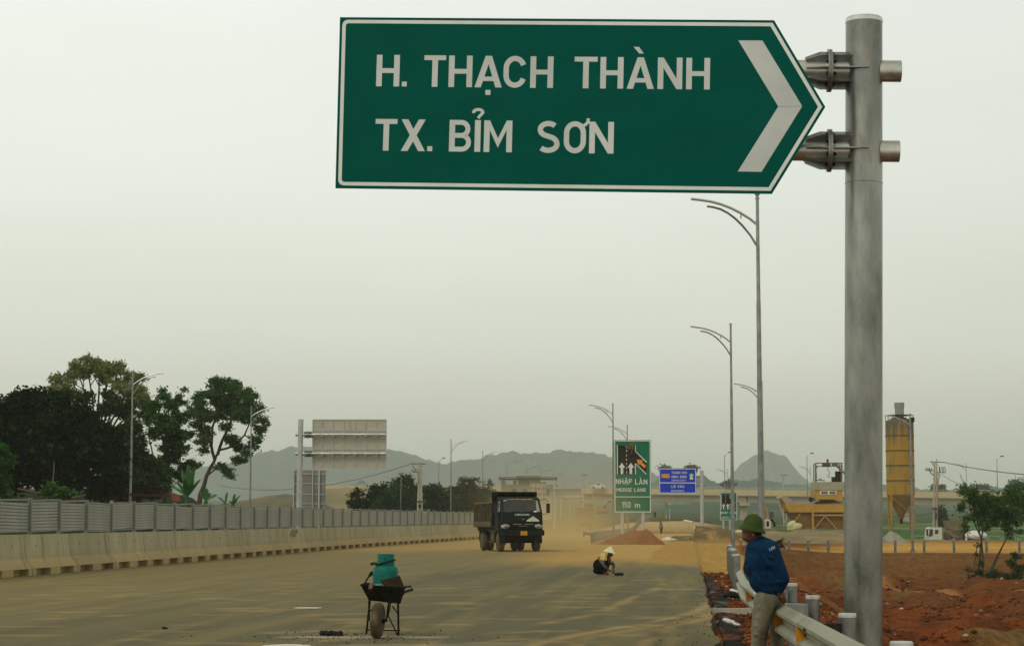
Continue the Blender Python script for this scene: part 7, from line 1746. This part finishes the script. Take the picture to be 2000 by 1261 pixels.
# big dark tree at the far left
rnd = random.Random(3); cl = []
for _ in range(70):
    a = rnd.uniform(0, math.pi); rr = rnd.random() ** .5
    x = 88 + 128 * rr * math.cos(a) * 1.0; y_ = 905 - 128 * rr * math.sin(a); cl.append((x, y_ + rnd.uniform(-5, 5), rnd.uniform(15, 26), rnd.uniform(-3, 3)))
for x, y_, r in ((40, 778, 15), (70, 776, 14), (98, 780, 13), (15, 790, 15), (-15, 795, 18), (125, 790, 13), (150, 805, 14), (175, 825, 16), (195, 850, 18), (208, 880, 20), (215, 915, 20), (212, 945, 20), (150, 930, 26), (100, 940, 26), (50, 930, 26), (10, 925, 24), (-30, 900, 30), (-60, 860, 30), (185, 955, 18)): cl.append((x, y_, r, rnd.uniform(-2, 2)))
tree('broadleaf_tree', 'huge dark dense tree at the left edge behind the fence', 107, (95, 985), [[(95, 990), (95, 950), (90, 900), (88, 850)], [(92, 940, 0, .5), (60, 900), (30, 850)], [(92, 940, 0, .5), (130, 900), (160, 850)]], cl, 60000, .28, LF_DARK, seed=4, rt_=.3, zb=-.8, shell=.35)
# tall thin-leaved tree
t2 = []; fk = [[(190, 985), (192, 940), (190, 890)]]; rnd = random.Random(5)
for k in range(15):
    a = R(168 - 156 * k / 14); L0 = 108 + 10 * rnd.uniform(-1, .6); ex, ey = 192 + L0 * math.cos(a) * 1.0, 815 - L0 * math.sin(a) * 1.03
    if a < R(40): ex -= 6
    mx_, my = 191 + 40 * math.cos(a), 855 - 42 * math.sin(a) * 1.2
    fk.append([(190, 905, 0, .42), (mx_, my, rnd.uniform(-2, 2)), ((mx_ + ex) / 2 + rnd.uniform(-4, 4), (my + ey) / 2, rnd.uniform(-2, 2)), (ex, ey + 6, rnd.uniform(-2, 2))])
    t2.append((ex, ey + 5, 11, rnd.uniform(-2, 2), .8, 1.0)); 
    for q_ in range(3): f = rnd.uniform(.55, .95); t2.append((mx_ + (ex - mx_) * f + rnd.uniform(-10, 10), my + (ey - my) * f + rnd.uniform(-6, 6), rnd.uniform(7, 13), rnd.uniform(-2.5, 2.5), .8, .55))
tree('broadleaf_tree', 'tall domed tree with sparse yellowish leaves and fine dark branches', 127, (190, 985), fk, t2, 15000, .17, LF_YEL, BARK, .20, seed=6, zb=-.8, shell=.2, twig=8)
t3 = [(x, y_, r, rnd.uniform(-3, 0)) for x, y_, r in ((245, 800, 16), (225, 790, 14), (255, 830, 18), (235, 850, 20), (265, 870, 20), (240, 890, 22), (275, 905, 20), (250, 930, 24), (225, 950, 20), (280, 945, 18), (205, 800, 12), (165, 775, 12), (130, 770, 12), (215, 770, 10))]
tree('undergrowth_tree', 'olive mid-height tree filling the gap behind the first left lamp post', 122, (250, 985), [[(250, 990), (250, 940), (248, 880)], [(250, 930, 0, .5), (225, 860), (212, 800)]], t3, 20000, .20, LF_OLI, seed=8, zb=-.8, rt_=.14, shell=.2)
# middle tree
t4 = [(x, y_, r, rnd.uniform(-2.5, 1)) for x, y_, r in ((310, 830, 22), (345, 845, 20), (335, 870, 22), (318, 762, 6), (322, 775, 9), (302, 790, 12), (285, 795, 6), (330, 790, 13), (350, 782, 11), (358, 760, 4), (290, 815, 10), (312, 815, 13), (345, 815, 13), (300, 845, 12), (335, 850, 12), (362, 850, 13), (352, 880, 15), (330, 900, 18), (300, 905, 20), (355, 925, 18), (320, 935, 20), (290, 940, 16), (372, 905, 14), (368, 810, 9))]
tree('broadleaf_tree', 'slender green tree with loose clumps between the domed and the leaning tree', 125, (325, 985), [[(320, 990), (322, 950), (330, 900), (345, 860), (352, 820), (345, 790)], [(330, 905, 0, .6), (318, 860), (308, 820), (302, 795)], [(345, 860, 0, .5), (332, 830), (328, 790)], [(322, 950, 0, .5), (300, 900), (290, 850)]], t4, 22000, .17, LF_MID, seed=9, zb=-.8, rt_=.16, shell=.15, twig=3)
# leaning tree
t5 = [(x, y_, r, rnd.uniform(-2.5, 2)) for x, y_, r in ((425, 748, 15), (447, 750, 16), (465, 762, 16), (408, 770, 17), (432, 775, 20), (458, 785, 20), (482, 775, 14), (492, 790, 12), (390, 785, 15), (400, 808, 16), (428, 808, 17), (470, 812, 17), (487, 815, 14), (378, 800, 12), (386, 830, 12), (405, 842, 14), (440, 832, 10), (398, 862, 11), (452, 862, 13), (465, 872, 11), (506, 800, 9), (515, 822, 10), (508, 838, 11), (500, 856, 10), (492, 872, 9), (482, 884, 9), (468, 897, 11), (398, 878, 8), (443, 920, 9), (430, 908, 8), (452, 928, 6))]
tree('broadleaf_tree', 'green leaning tree with forked reddish trunk and clumped leaves', 156, (388, 985), [[(388, 990), (392, 965), (404, 930), (418, 900), (428, 880)], [(425, 888, 0, .62), (434, 860), (448, 830), (456, 800), (452, 775)], [(420, 898, 0, .6), (412, 870), (416, 835), (424, 800), (430, 765)], [(430, 878, 0, .42), (455, 872), (478, 850), (492, 815), (488, 790)], [(405, 928, 0, .3), (425, 912), (440, 910), (450, 918)], [(412, 868, 0, .4), (400, 835), (396, 805)], [(478, 850, 0, .25), (500, 858), (506, 835)], [(465, 862, 0, .2), (488, 882), (470, 893)]], t5 + [(440, 795, 14, 0), (475, 795, 12, 0), (500, 812, 8, 0)], 24000, .20, LF_MID, BARKR, .22, seed=11, zb=-.8, shell=.15, twig=3)
tree('bush', 'bright green bush at the very left edge above the fence', 92, (2, 985), [[(2, 990), (0, 950), (-4, 900)]], [(-5, 885, 17, 0), (6, 900, 14, 0), (2, 925, 15, 0), (-14, 940, 20, 0), (4, 950, 10, 0), (-22, 905, 22, 0), (10, 978, 9, 0), (-5, 975, 14, 0)], 3800, .20, LF_BRI, seed=12, zb=-.8, rt_=.08, shell=.2, cat='bush')
tree('bush', 'small green bush before the huge dark tree, above the fence', 97, (130, 985), [[(130, 990), (128, 970)], [(130, 985, 0, .5), (104, 940), (106, 900)]], [(125, 962, 10, 0), (134, 968, 9, 0), (112, 966, 9, 0), (92, 960, 7, 0), (100, 950, 8, 0)], 1500, .17, LF_MID, BARKG, seed=13, zb=-.8, rt_=.10, shell=.2, cat='bush')
tree('bush', 'rusty brown scrub at the foot of the first left lamp post', 119, (230, 985), [[(230, 990), (232, 960)]], [(222, 950, 18, 0), (240, 925, 18, 0), (250, 955, 16, 0), (232, 975, 16, 0), (215, 975, 14, 0), (265, 968, 14, 0), (300, 962, 14, 1)], 5200, .20, leafmat('scrub', (.020, .020, .008), (.05, .04, .015), (.10, .05, .02), .2), seed=14, zb=-.8, rt_=.06, shell=.2, cat='bush')
# low dark shed roof line behind the fence
t = thing('shed', 'low rusty red-brown shed behind the fence under the trees', 'shed', loc=at(305, 990, 111))
b = MB(); p = at(312, 975, 112); b.box((p.x, 112, .6), (105 * mpp(112), 2, 2.4)); b.build('wall', mat('shed_wall', (.03, .016, .01), (.06, .03, .018), 3, .9), t)
b = MB(); a0, a1 = at(262, 966, 111), at(345, 968, 111); b.beam(a0, a1, 2.6, .12); b.build('roof', mat('shed_roof', (.05, .02, .010), (.09, .035, .016), 4, .9, stretch=(6, 1, 1)), t)
t = thing('fallen_branch', 'reddish dead branch leaning by the banana plants', 'branch', loc=at(345, 975, 109)); b = MB()
for k in range(7): b.tube([at(338 + k * 2.4, 978, 109), at(336 + k * 2, 968, 109), at(334 + k * 1.5, 962 + k, 109)], .03, 4)
b.build('twigs', mat('red_twig', (.26, .085, .035), (.35, .12, .05), 3, .9), t)
for k, (x0, y0, x1, y1, lab) in enumerate(((35, 954, 80, 963, 'pale bamboo pole lying level under the huge dark tree'), (140, 972, 168, 966, 'short bamboo pole at the right foot of the huge dark tree'))):
    t = thing('bamboo_pole', lab, 'pole', loc=at(x0, y0, 96)); b = MB(); b.cyl(at(x0, y0, 96), at(x1, y1, 96), .06, .04, n=6); b.build('pole', mat('bamboo', (.14, .09, .04), (.1, .06, .03), 5, .8), t)
# banana plants
LB1 = mat('banana_leaf', (.012, .055, .012), (.030, .105, .022), 2.5, .5, 0, .3, 8, spec=.25); LB2 = mat('banana_leaf_light', (.025, .085, .012), (.05, .15, .025), 2.5, .5, 0, .3, 8, spec=.25)
def banana(px, py, Y, lv, label, zb=-.8):
    B = at(px, py, Y); B.z = zb; t = thing('banana_plant', label, 'banana plant', loc=B, group='banana plants behind the fence')
    b = MB(); top = at(px, py - 8, Y); b.cyl(B, top, .16, .10, n=8); b.build('stem', LB1, t)
    for k, (tx, ty, wpx, lean) in enumerate(lv):
        tip = at(tx, ty, Y + lean); n = 9; w0 = wpx * mpp(Y); side = Vector((1, .25 * (k % 3 - 1), 0)).normalized()
        d = tip - top; 
        if abs(d.x) > abs(d.z): side = Vector((0, .6, .8)).normalized()
        b = MB(); vs = []
        for i in range(n):
            f = i / (n - 1); c = top.lerp(tip, f) + Vector((0, 0, .25 * d.length * f * (1 - f))) ; ww = w0 * .5 * (math.sin(math.pi * min(1, f * .92 + .08)) ** .6 if f < 1 else .05) * (1 if f > .12 else .25)
            dd = Vector((0, -.12 * w0, .12 * w0)); vs += [c - side * ww, c + dd * .4, c + side * ww]
        b.add(vs, [(i * 3 + j, i * 3 + j + 1, (i + 1) * 3 + j + 1, (i + 1) * 3 + j) for i in range(n - 1) for j in range(2)]); b.build('leaf', LB2 if k % 3 == 1 else LB1, t, ang=60)
banana(366, 978, 104, [(368, 905, 13, 0), (380, 910, 11, -.3), (355, 915, 10, .5), (378, 940, 8, -.3), (392, 935, 8, -.2), (345, 940, 9, .3), (360, 935, 12, -.5), (335, 950, 7, .2)], 'tallest banana plant, upright leaves before the leaning tree trunk')
banana(402, 985, 103, [(402, 952, 13, 0), (425, 966, 9, -.2), (390, 960, 9, .2), (412, 962, 8, .1)], 'low banana plant with a broad rounded leaf, right of the leaning tree trunk')
banana(440, 990, 103, [(444, 960, 5, 0), (432, 975, 6, .1), (425, 970, 5, .2)], 'small banana plant with one upright narrow leaf')
banana(455, 992, 103, [(459, 963, 6, 0), (470, 966, 5, .1), (463, 975, 6, -.1), (448, 978, 6, 0)], 'rightmost banana plant with pointed pale leaves')
# trees behind the fence near the utility pole
specs = [
    ('dark low tree left of the utility pole, in front of the sandy slope', 205, (742, 1000), [(742, 965, 18, 0), (730, 978, 16, 0), (755, 975, 18, 0), (748, 952, 8, 0), (738, 958, 7, 0), (697, 958, 5, 0), (691, 967, 6, 0), (700, 975, 8, 0), (692, 988, 10, 0), (708, 985, 12, 0), (720, 990, 12, 0), (702, 964, 5, 0)], 4200, LF_DARK),
    ('round dark tree in the middle of the fence-side thicket', 200, (768, 1000), [(768, 972, 19, 0), (755, 985, 18, 0), (780, 985, 18, 0), (790, 975, 14, 0), (770, 960, 10, 0), (745, 990, 16, 0)], 3600, LF_FAR),
    ('open-crowned tree with round leaf tufts just left of the utility pole', 215, (785, 1000), [(783, 935, 7, 0), (797, 933, 5, 0), (776, 940, 5, 0), (772, 948, 5, 0), (790, 945, 6, 0), (800, 942, 6, 0), (806, 950, 7, 0), (780, 952, 7, 0), (765, 955, 5, 0), (792, 958, 8, 0), (812, 955, 6, 0), (762, 965, 5, 0), (800, 970, 15, 0), (785, 975, 14, 0), (805, 988, 16, 0)], 3600, LF_FAR),
    ('leafy tree just right of the utility pole', 220, (845, 1002), [(830, 955, 9, 0), (842, 955, 8, 0), (850, 948, 4, 0), (855, 962, 10, 0), (840, 970, 16, 0), (862, 975, 14, 0), (848, 988, 18, 0), (870, 990, 14, 0), (864, 955, 4, 0)], 4200, LF_FAR),
    ('pale hazy tree left of the dump truck with rounded tufts', 235, (905, 1002), [(906, 937, 6, 0), (913, 941, 5, 0), (925, 935, 5, 0), (933, 937, 3, 0), (922, 943, 5, 0), (940, 942, 3, 0), (900, 945, 4, 0), (890, 955, 9, 0), (910, 955, 11, 0), (930, 955, 10, 0), (950, 958, 10, 0), (885, 970, 14, 0), (905, 975, 18, 0), (930, 975, 18, 0), (950, 975, 14, 0), (890, 990, 15, 0), (920, 990, 16, 0), (945, 990, 14, 0), (965, 965, 8, 0), (958, 945, 5, 0)], 7500, LF_FAR),
]
for i, (lab, Y, bs, cs, n, lf) in enumerate(specs):
    tree('roadside_tree', lab, Y, bs, [[(bs[0], bs[1]), (bs[0] + 1, bs[1] - 25), (bs[0], bs[1] - 42)]], cs, n, .30, lf, BARKG, .12, seed=20 + i, group='trees behind the fence near the utility pole', shell=.2, yd=1.3, zb=-.8)
tree('conical_tree', 'small dark conical tree between the utility pole and the shrub', 330, (1838, 1035), [[(1838, 1035), (1838, 1000)]], [(1838, 1000, 7, 0), (1837, 1010, 9, 0), (1839, 1022, 10, 0), (1838, 992, 4, 0)], 1500, .45, LF_FAR, BARKG, .1, seed=31, shell=.1, yd=1.3)
rnd = random.Random(8)
for i, (x, y_, r, lab) in enumerate(((1832, 955, 9, 'round tree beyond the overpass behind the right utility pole'), (1922, 955, 8, 'bare-topped tree beyond the overpass above the shrub'), (1985, 948, 13, 'round tree beyond the overpass at the right edge'), (1300, 918, 7, 'hazy tree top above the left end of the blue sign'), (1350, 915, 6, 'hazy tree top above the right end of the blue sign'), (1422, 946, 5, 'hazy tree top left of the pointed hill'))):
    tree('far_tree', lab, 800, (x, y_ + 16), [[(x, y_ + 18), (x, y_)]], [(x + rnd.uniform(-r, r) * .7, y_ + rnd.uniform(-r, r) * .4, r * .6, 0) for _ in range(5)] + [(x, y_, r, 0)], 900, 1.1, LF_FAR, BARKG, .3, seed=40 + i, shell=.1, yd=1.2)
# leafy shrub at the right
YS = 116; s_cl = [(x, y_, r, rnd.uniform(-2, 2)) for x, y_, r in ((1884, 950, 8), (1878, 962, 8), (1895, 962, 12), (1910, 965, 13), (1928, 968, 13), (1900, 980, 14), (1880, 985, 8), (1872, 992, 6), (1920, 985, 16), (1940, 975, 14), (1958, 972, 14), (1972, 958, 12), (1982, 952, 10), (1990, 968, 14), (2002, 975, 16), (1978, 980, 16), (1950, 992, 16), (1932, 1002, 15), (1968, 1002, 15), (1990, 1000, 13), (1912, 1005, 12), (1945, 1018, 12), (1965, 1022, 10), (1985, 1018, 9), (1925, 1022, 9), (1890, 1012, 8), (1884, 1026, 7), (1875, 1040, 4), (1972, 1040, 6), (1990, 1038, 6), (2012, 1000, 16), (1905, 948, 5), (2005, 945, 9))]
tree('shrub_tree', 'leafy multi-stemmed small tree growing in the red pit at the right', YS, (1915, 1132), [[(1912, 1140), (1912, 1100), (1916, 1060), (1922, 1020), (1925, 990)], [(1918, 1136, 0, .9), (1920, 1100), (1916, 1050), (1900, 1010), (1890, 970)], [(1926, 1130, 0, .8), (1940, 1100), (1958, 1065), (1975, 1035), (1985, 1000)], [(1930, 1134, 0, .6), (1948, 1090), (1966, 1050), (1980, 1020)], [(1906, 1136, 0, .8), (1904, 1100), (1908, 1065)], [(1892, 1132, 0, .35), (1889, 1105), (1880, 1086)], [(1916, 1050, 0, .5), (1905, 1000), (1888, 955), (1875, 925)], [(1985, 1000, 0, .3), (1990, 960), (1982, 925)], [(1985, 1010, 0, .3), (1998, 970), (2000, 945)]], s_cl + [(x, y_ + 9, r * .8, d_ + .5) for x, y_, r, d_ in s_cl[::2]], 15000, .13, LF_MID, BARK, .075, seed=51, zb=-2.6, shell=.15, twig=3, yd=1.2)
tree('creeper_bush', 'low tangle of creepers at the foot of the leafy tree', YS - 1, (1930, 1136), [[(1930, 1140), (1932, 1115)]], [(1912, 1118, 7, 0), (1916, 1100, 5, 0), (1932, 1125, 9, 0), (1945, 1120, 8, 0), (1900, 1128, 6, 0), (1975, 1100, 9, 0), (1985, 1085, 7, 0), (1992, 1110, 10, 0), (1970, 1125, 8, 0), (1988, 1128, 9, 0), (1893, 1112, 4, 0), (1908, 1082, 3, 0), (1912, 1065, 3, 0)], 3000, .13, LF_OLI, BARK, .05, seed=53, zb=-2.5, shell=.1, cat='bush')
# dried grass stuck on top of the merge sign
t = thing('dry_vine', 'tangle of dried vine caught on the top of the tall merge sign', 'vine', loc=at(1233, 868, 159.8)); b = MB(); rnd = random.Random(2)
for k in range(46):
    x, y_ = rnd.gauss(1233, 3.2), rnd.gauss(873, 5.5); a = rnd.uniform(0, 6.28); L0 = rnd.uniform(2, 6); b.tube([at(x, y_, 159.8), at(x + L0 * .5 * math.cos(a), y_ + L0 * .5 * math.sin(a) - 1, 159.7), at(x + L0 * math.cos(a), y_ + L0 * math.sin(a), 159.8)], .022, 3)
b.build('stems', mat('dry_stems', (.20, .17, .07), (.30, .25, .11), 3, .9), t)

# ------------------------------------------------------------ loose soil clods, stones and litter
def scatter(name, pts, mts, label, seed=1):
    rg_ = np.random.default_rng(seed); base_v = np.array([(0, 0, -1), (1, 0, 0), (0, 1, 0), (-1, 0, 0), (0, -1, 0), (0, 0, 1), (.7, .7, .45), (-.7, .7, .35), (-.7, -.7, .5), (.7, -.7, .4)], float)
    bm = bmesh.new()
    for v in base_v: bm.verts.new(v)
    bmesh.ops.convex_hull(bm, input=bm.verts); bm.verts.ensure_lookup_table(); V_ = np.array([v.co[:] for v in bm.verts]); Fc = np.array([[v.index for v in f.verts] for f in bm.faces if len(f.verts) == 3]); bm.free()
    k = len(pts); nv = len(V_); s = pts[:, 3]
    ang = rg_.random(k) * 6.28; ca, sa = np.cos(ang), np.sin(ang)
    jit = 1 + .35 * (rg_.random((k, nv, 3)) - .5); vv = V_[None] * jit * (s[:, None, None]) * np.array([1, .85, .62])
    x = vv[..., 0] * ca[:, None] - vv[..., 1] * sa[:, None]; y_ = vv[..., 0] * sa[:, None] + vv[..., 1] * ca[:, None]
    co = np.stack([x + pts[:, 0, None], y_ + pts[:, 1, None], vv[..., 2] + pts[:, 2, None]], -1).reshape(-1, 3)
    fs = (Fc[None] + (np.arange(k) * nv)[:, None, None]).reshape(-1); nf = k * len(Fc)
    me = bpy.data.meshes.new(name); me.vertices.add(len(co)); me.vertices.foreach_set('co', co.astype(np.float32).ravel()); me.loops.add(nf * 3); me.loops.foreach_set('vertex_index', fs.astype(np.int32)); me.polygons.add(nf)
    me.polygons.foreach_set('loop_start', np.arange(nf, dtype=np.int32) * 3); me.polygons.foreach_set('loop_total', np.full(nf, 3, dtype=np.int32)); me.update(calc_edges=True); me.materials.append(mts)
    o = bpy.data.objects.new(name, me); col.objects.link(o); tag(o, label, kind='stuff'); return o
def islandmat(name, stops_):
    m = bpy.data.materials.new(name); m.use_nodes = True; nt = m.node_tree; P = nt.nodes["Principled BSDF"]; P.inputs['Roughness'].default_value = .95; P.inputs['Specular IOR Level'].default_value = .1
    g = nt.nodes.new("ShaderNodeNewGeometry"); r = nt.nodes.new("ShaderNodeValToRGB"); e = r.color_ramp.elements; e[0].position = stops_[0][0]; e[0].color = (*stops_[0][1], 1); e[1].position = stops_[-1][0]; e[1].color = (*stops_[-1][1], 1)
    for p, c in stops_[1:-1]: q_ = e.new(p); q_.color = (*c, 1)
    nt.links.new(g.outputs['Random Per Island'], r.inputs[0]); nt.links.new(r.outputs[0], P.inputs['Base Color']); return m
rg_ = np.random.default_rng(5)
CLOD = islandmat('clods', [(0, (.07, .018, .005)), (.5, (.15, .040, .010)), (.93, (.22, .072, .02)), (.97, (.34, .22, .10)), (1, (.48, .43, .30))])
n = 26000; Yp = 20 * (135 / 20) ** rg_.random(n); xx = rail_x(Yp) + .3 + (rg_.random(n) ** 1.0) * (Yp * .275 - rail_x(Yp)); keep = (xx - rail_x(Yp) > .2) & (fbm(xx / 2.5, Yp / 3.5, 3, 77) > .50)
Yp, xx = Yp[keep], xx[keep]; sz = (.015 + .075 * rg_.random(len(xx)) ** 5) * (1 + Yp / 130); P4 = np.stack([xx, Yp, gz(xx, Yp) + sz * .2, sz], 1); P4 = P4[(Yp < 120) & (gz(xx, Yp, False) < -.45)]
scatter('soil_clods', P4, CLOD, 'loose red soil clods and stones on the pit floor', 2)
n = 5200; Yp = 15 + 48 * rg_.random(n) ** 1.2; xx = edge_x(Yp) + .05 + rg_.random(n) * (rail_x(Yp) + .7 - edge_x(Yp)); sz = .012 + .055 * rg_.random(n) ** 4
scatter('soil_clods', np.stack([xx, Yp, gz(xx, Yp) + sz * .3, sz], 1), CLOD, 'red soil crumbs on the verge between asphalt and guardrail', 3)
n = 420; Yp = 24 + 36 * rg_.random(n) ** 1.5; xx = np.where(rg_.random(n) < .45, edge_x(Yp) - .9 * rg_.random(n) ** 2, -2.2 + rg_.normal(size=n) * .7); Yp = np.where(xx < 0, 26.3 + .8 * rg_.normal(size=n), Yp); sz = .006 + .010 * rg_.random(n) ** 2
scatter('gravel_bits', np.stack([xx, Yp, .008 + 0 * xx, sz], 1), STEEL_DK, 'black asphalt crumbs scattered on the road', 4)
# litter on the verge
PAP = mat('paper_white', (.62, .62, .6), (.74, .74, .72), 6, .7, bump=.3)
for px, py, Y, s_, lab in ((1422, 1182, 32, .10, 'crumpled white plastic bag on the black sheet at the asphalt edge'), (1437, 1187, 31, .06, 'smaller white scrap right of the crumpled bag'), (1433, 1137, 44, .10, 'white bag lying at the foot of the overlapping posts'), (1418, 1259, 22.5, .05, 'white scrap at the bottom edge beside the asphalt')):
    p = at(px, py, Y); z_ = gzf(p.x, Y); t = thing('litter', lab, 'litter', loc=(p.x, Y, z_ + .05)); b = MB(); b.sphere((p.x, Y, z_ + s_ * .4 + .03), (s_, s_ * .8, s_ * .45), n=8, k=5, M=Matrix.Rotation(.4, 3, 'Y')); b.sphere((p.x + s_ * .6, Y, z_ + s_ * .3 + .03), (s_ * .5, s_ * .5, s_ * .35), n=7, k=4); b.build('bag', PAP, t, ang=15)
t = thing('rubber_scrap', 'black rubber scrap lying beside the white bag under the posts', 'scrap', loc=at(1427, 1145, 42)); p = at(1427, 1145, 42); z_ = gzf(p.x, 42); b = MB(); b.sphere((p.x, 42, z_ + .08), (.17, .15, .09), n=10, k=6); b.sphere((p.x + .15, 42, z_ + .05), (.12, .1, .05), n=8, k=5); b.build('scrap', BLACK, t, ang=20)
t = thing('concrete_slab', 'narrow pale concrete slab across the red verge beside the man', 'slab', loc=(3.6, 36.5, 0)); b = MB(); b.box((3.95, 35.6, float(gz(np.array([3.95]), np.array([35.6]), False)[0]) + .02), (.95, .16, .12), M=Matrix.Rotation(.05, 3, 'Z')); b.build('slab', CONC, t)
# ------------------------------------------------------------ haze and dust
def volume(name, lo, hi, colr, dens, label):
    b = MB(); b.box([(a + c) / 2 for a, c in zip(lo, hi)], [c - a for a, c in zip(lo, hi)])
    m = bpy.data.materials.new(name); m.use_nodes = True; nt = m.node_tree; nt.nodes.remove(nt.nodes["Principled BSDF"])
    v = nt.nodes.new("ShaderNodeVolumePrincipled"); v.inputs['Color'].default_value = (*colr, 1); v.inputs['Density'].default_value = dens; v.inputs['Anisotropy'].default_value = .0
    nt.links.new(v.outputs[0], nt.nodes['Material Output'].inputs['Volume'])
    o = b.build(name, m, None, smooth=False); tag(o, label, kind='stuff'); return o, v, nt
volume('haze', (-9900, -40, -12), (9900, 8900, 165), (.95, 1.0, 1.0), .00021, 'thin even haze over the whole valley')
o, v, nt = volume('dust_cloud', (-16, 99, -.3), (26, 262, 8.5), (.86, .68, .36), .02, 'yellow dust cloud raised behind the dump truck')
tc = nt.nodes.new("ShaderNodeTexCoord"); sp = nt.nodes.new("ShaderNodeSeparateXYZ"); nt.links.new(tc.outputs['Object'], sp.inputs[0])
def mrn(a, b_, c, d, src, sm=True):
    m = nt.nodes.new("ShaderNodeMapRange"); m.interpolation_type = 'SMOOTHSTEP' if sm else 'LINEAR'; m.inputs[1].default_value = a; m.inputs[2].default_value = b_; m.inputs[3].default_value = c; m.inputs[4].default_value = d; nt.links.new(src, m.inputs[0]); return m.outputs[0]
def mth(op, a, b_):
    m = nt.nodes.new("ShaderNodeMath"); m.operation = op
    for i, s_ in enumerate((a, b_)):
        if isinstance(s_, (int, float)): m.inputs[i].default_value = s_
        else: nt.links.new(s_, m.inputs[i])
    return m.outputs[0]
nn = nt.nodes.new("ShaderNodeTexNoise"); nn.inputs['Scale'].default_value = .16; nn.inputs['Detail'].default_value = 4; nt.links.new(tc.outputs['Object'], nn.inputs['Vector'])
X_, Y_, Z_ = sp.outputs
# plume axis follows the carriageway
cxn = mth('ADD', mth('MULTIPLY', Y_, .022), .2)
lat = mth('ABSOLUTE', mth('SUBTRACT', X_, cxn), 0)
f = mth('MULTIPLY', mrn(3.5, 13, 1, 0, lat), mrn(-.2, 7.5, 1, 0, Z_, False))
zf = mth('POWER', mrn(-.2, 8.3, 1, 0, Z_, False), 3.2)
f = mth('MULTIPLY', mrn(1.8, 7.5, 1, .0, lat), zf)
f = mth('MULTIPLY', f, mth('MULTIPLY', mrn(100, 112, 0, 1, Y_), mrn(190, 258, 1, 0, Y_)))
f = mth('MULTIPLY', f, mrn(.32, .62, .15, 1.3, nn.outputs[0]))
nt.links.new(mth('MULTIPLY', f, .024), v.inputs['Density'])
scene.cycles.volume_step_rate = 2.5; scene.cycles.volume_max_steps = 128; scene.cycles.volume_bounces = 2
scene.cycles.max_bounces = 6; scene.cycles.transparent_max_bounces = 8
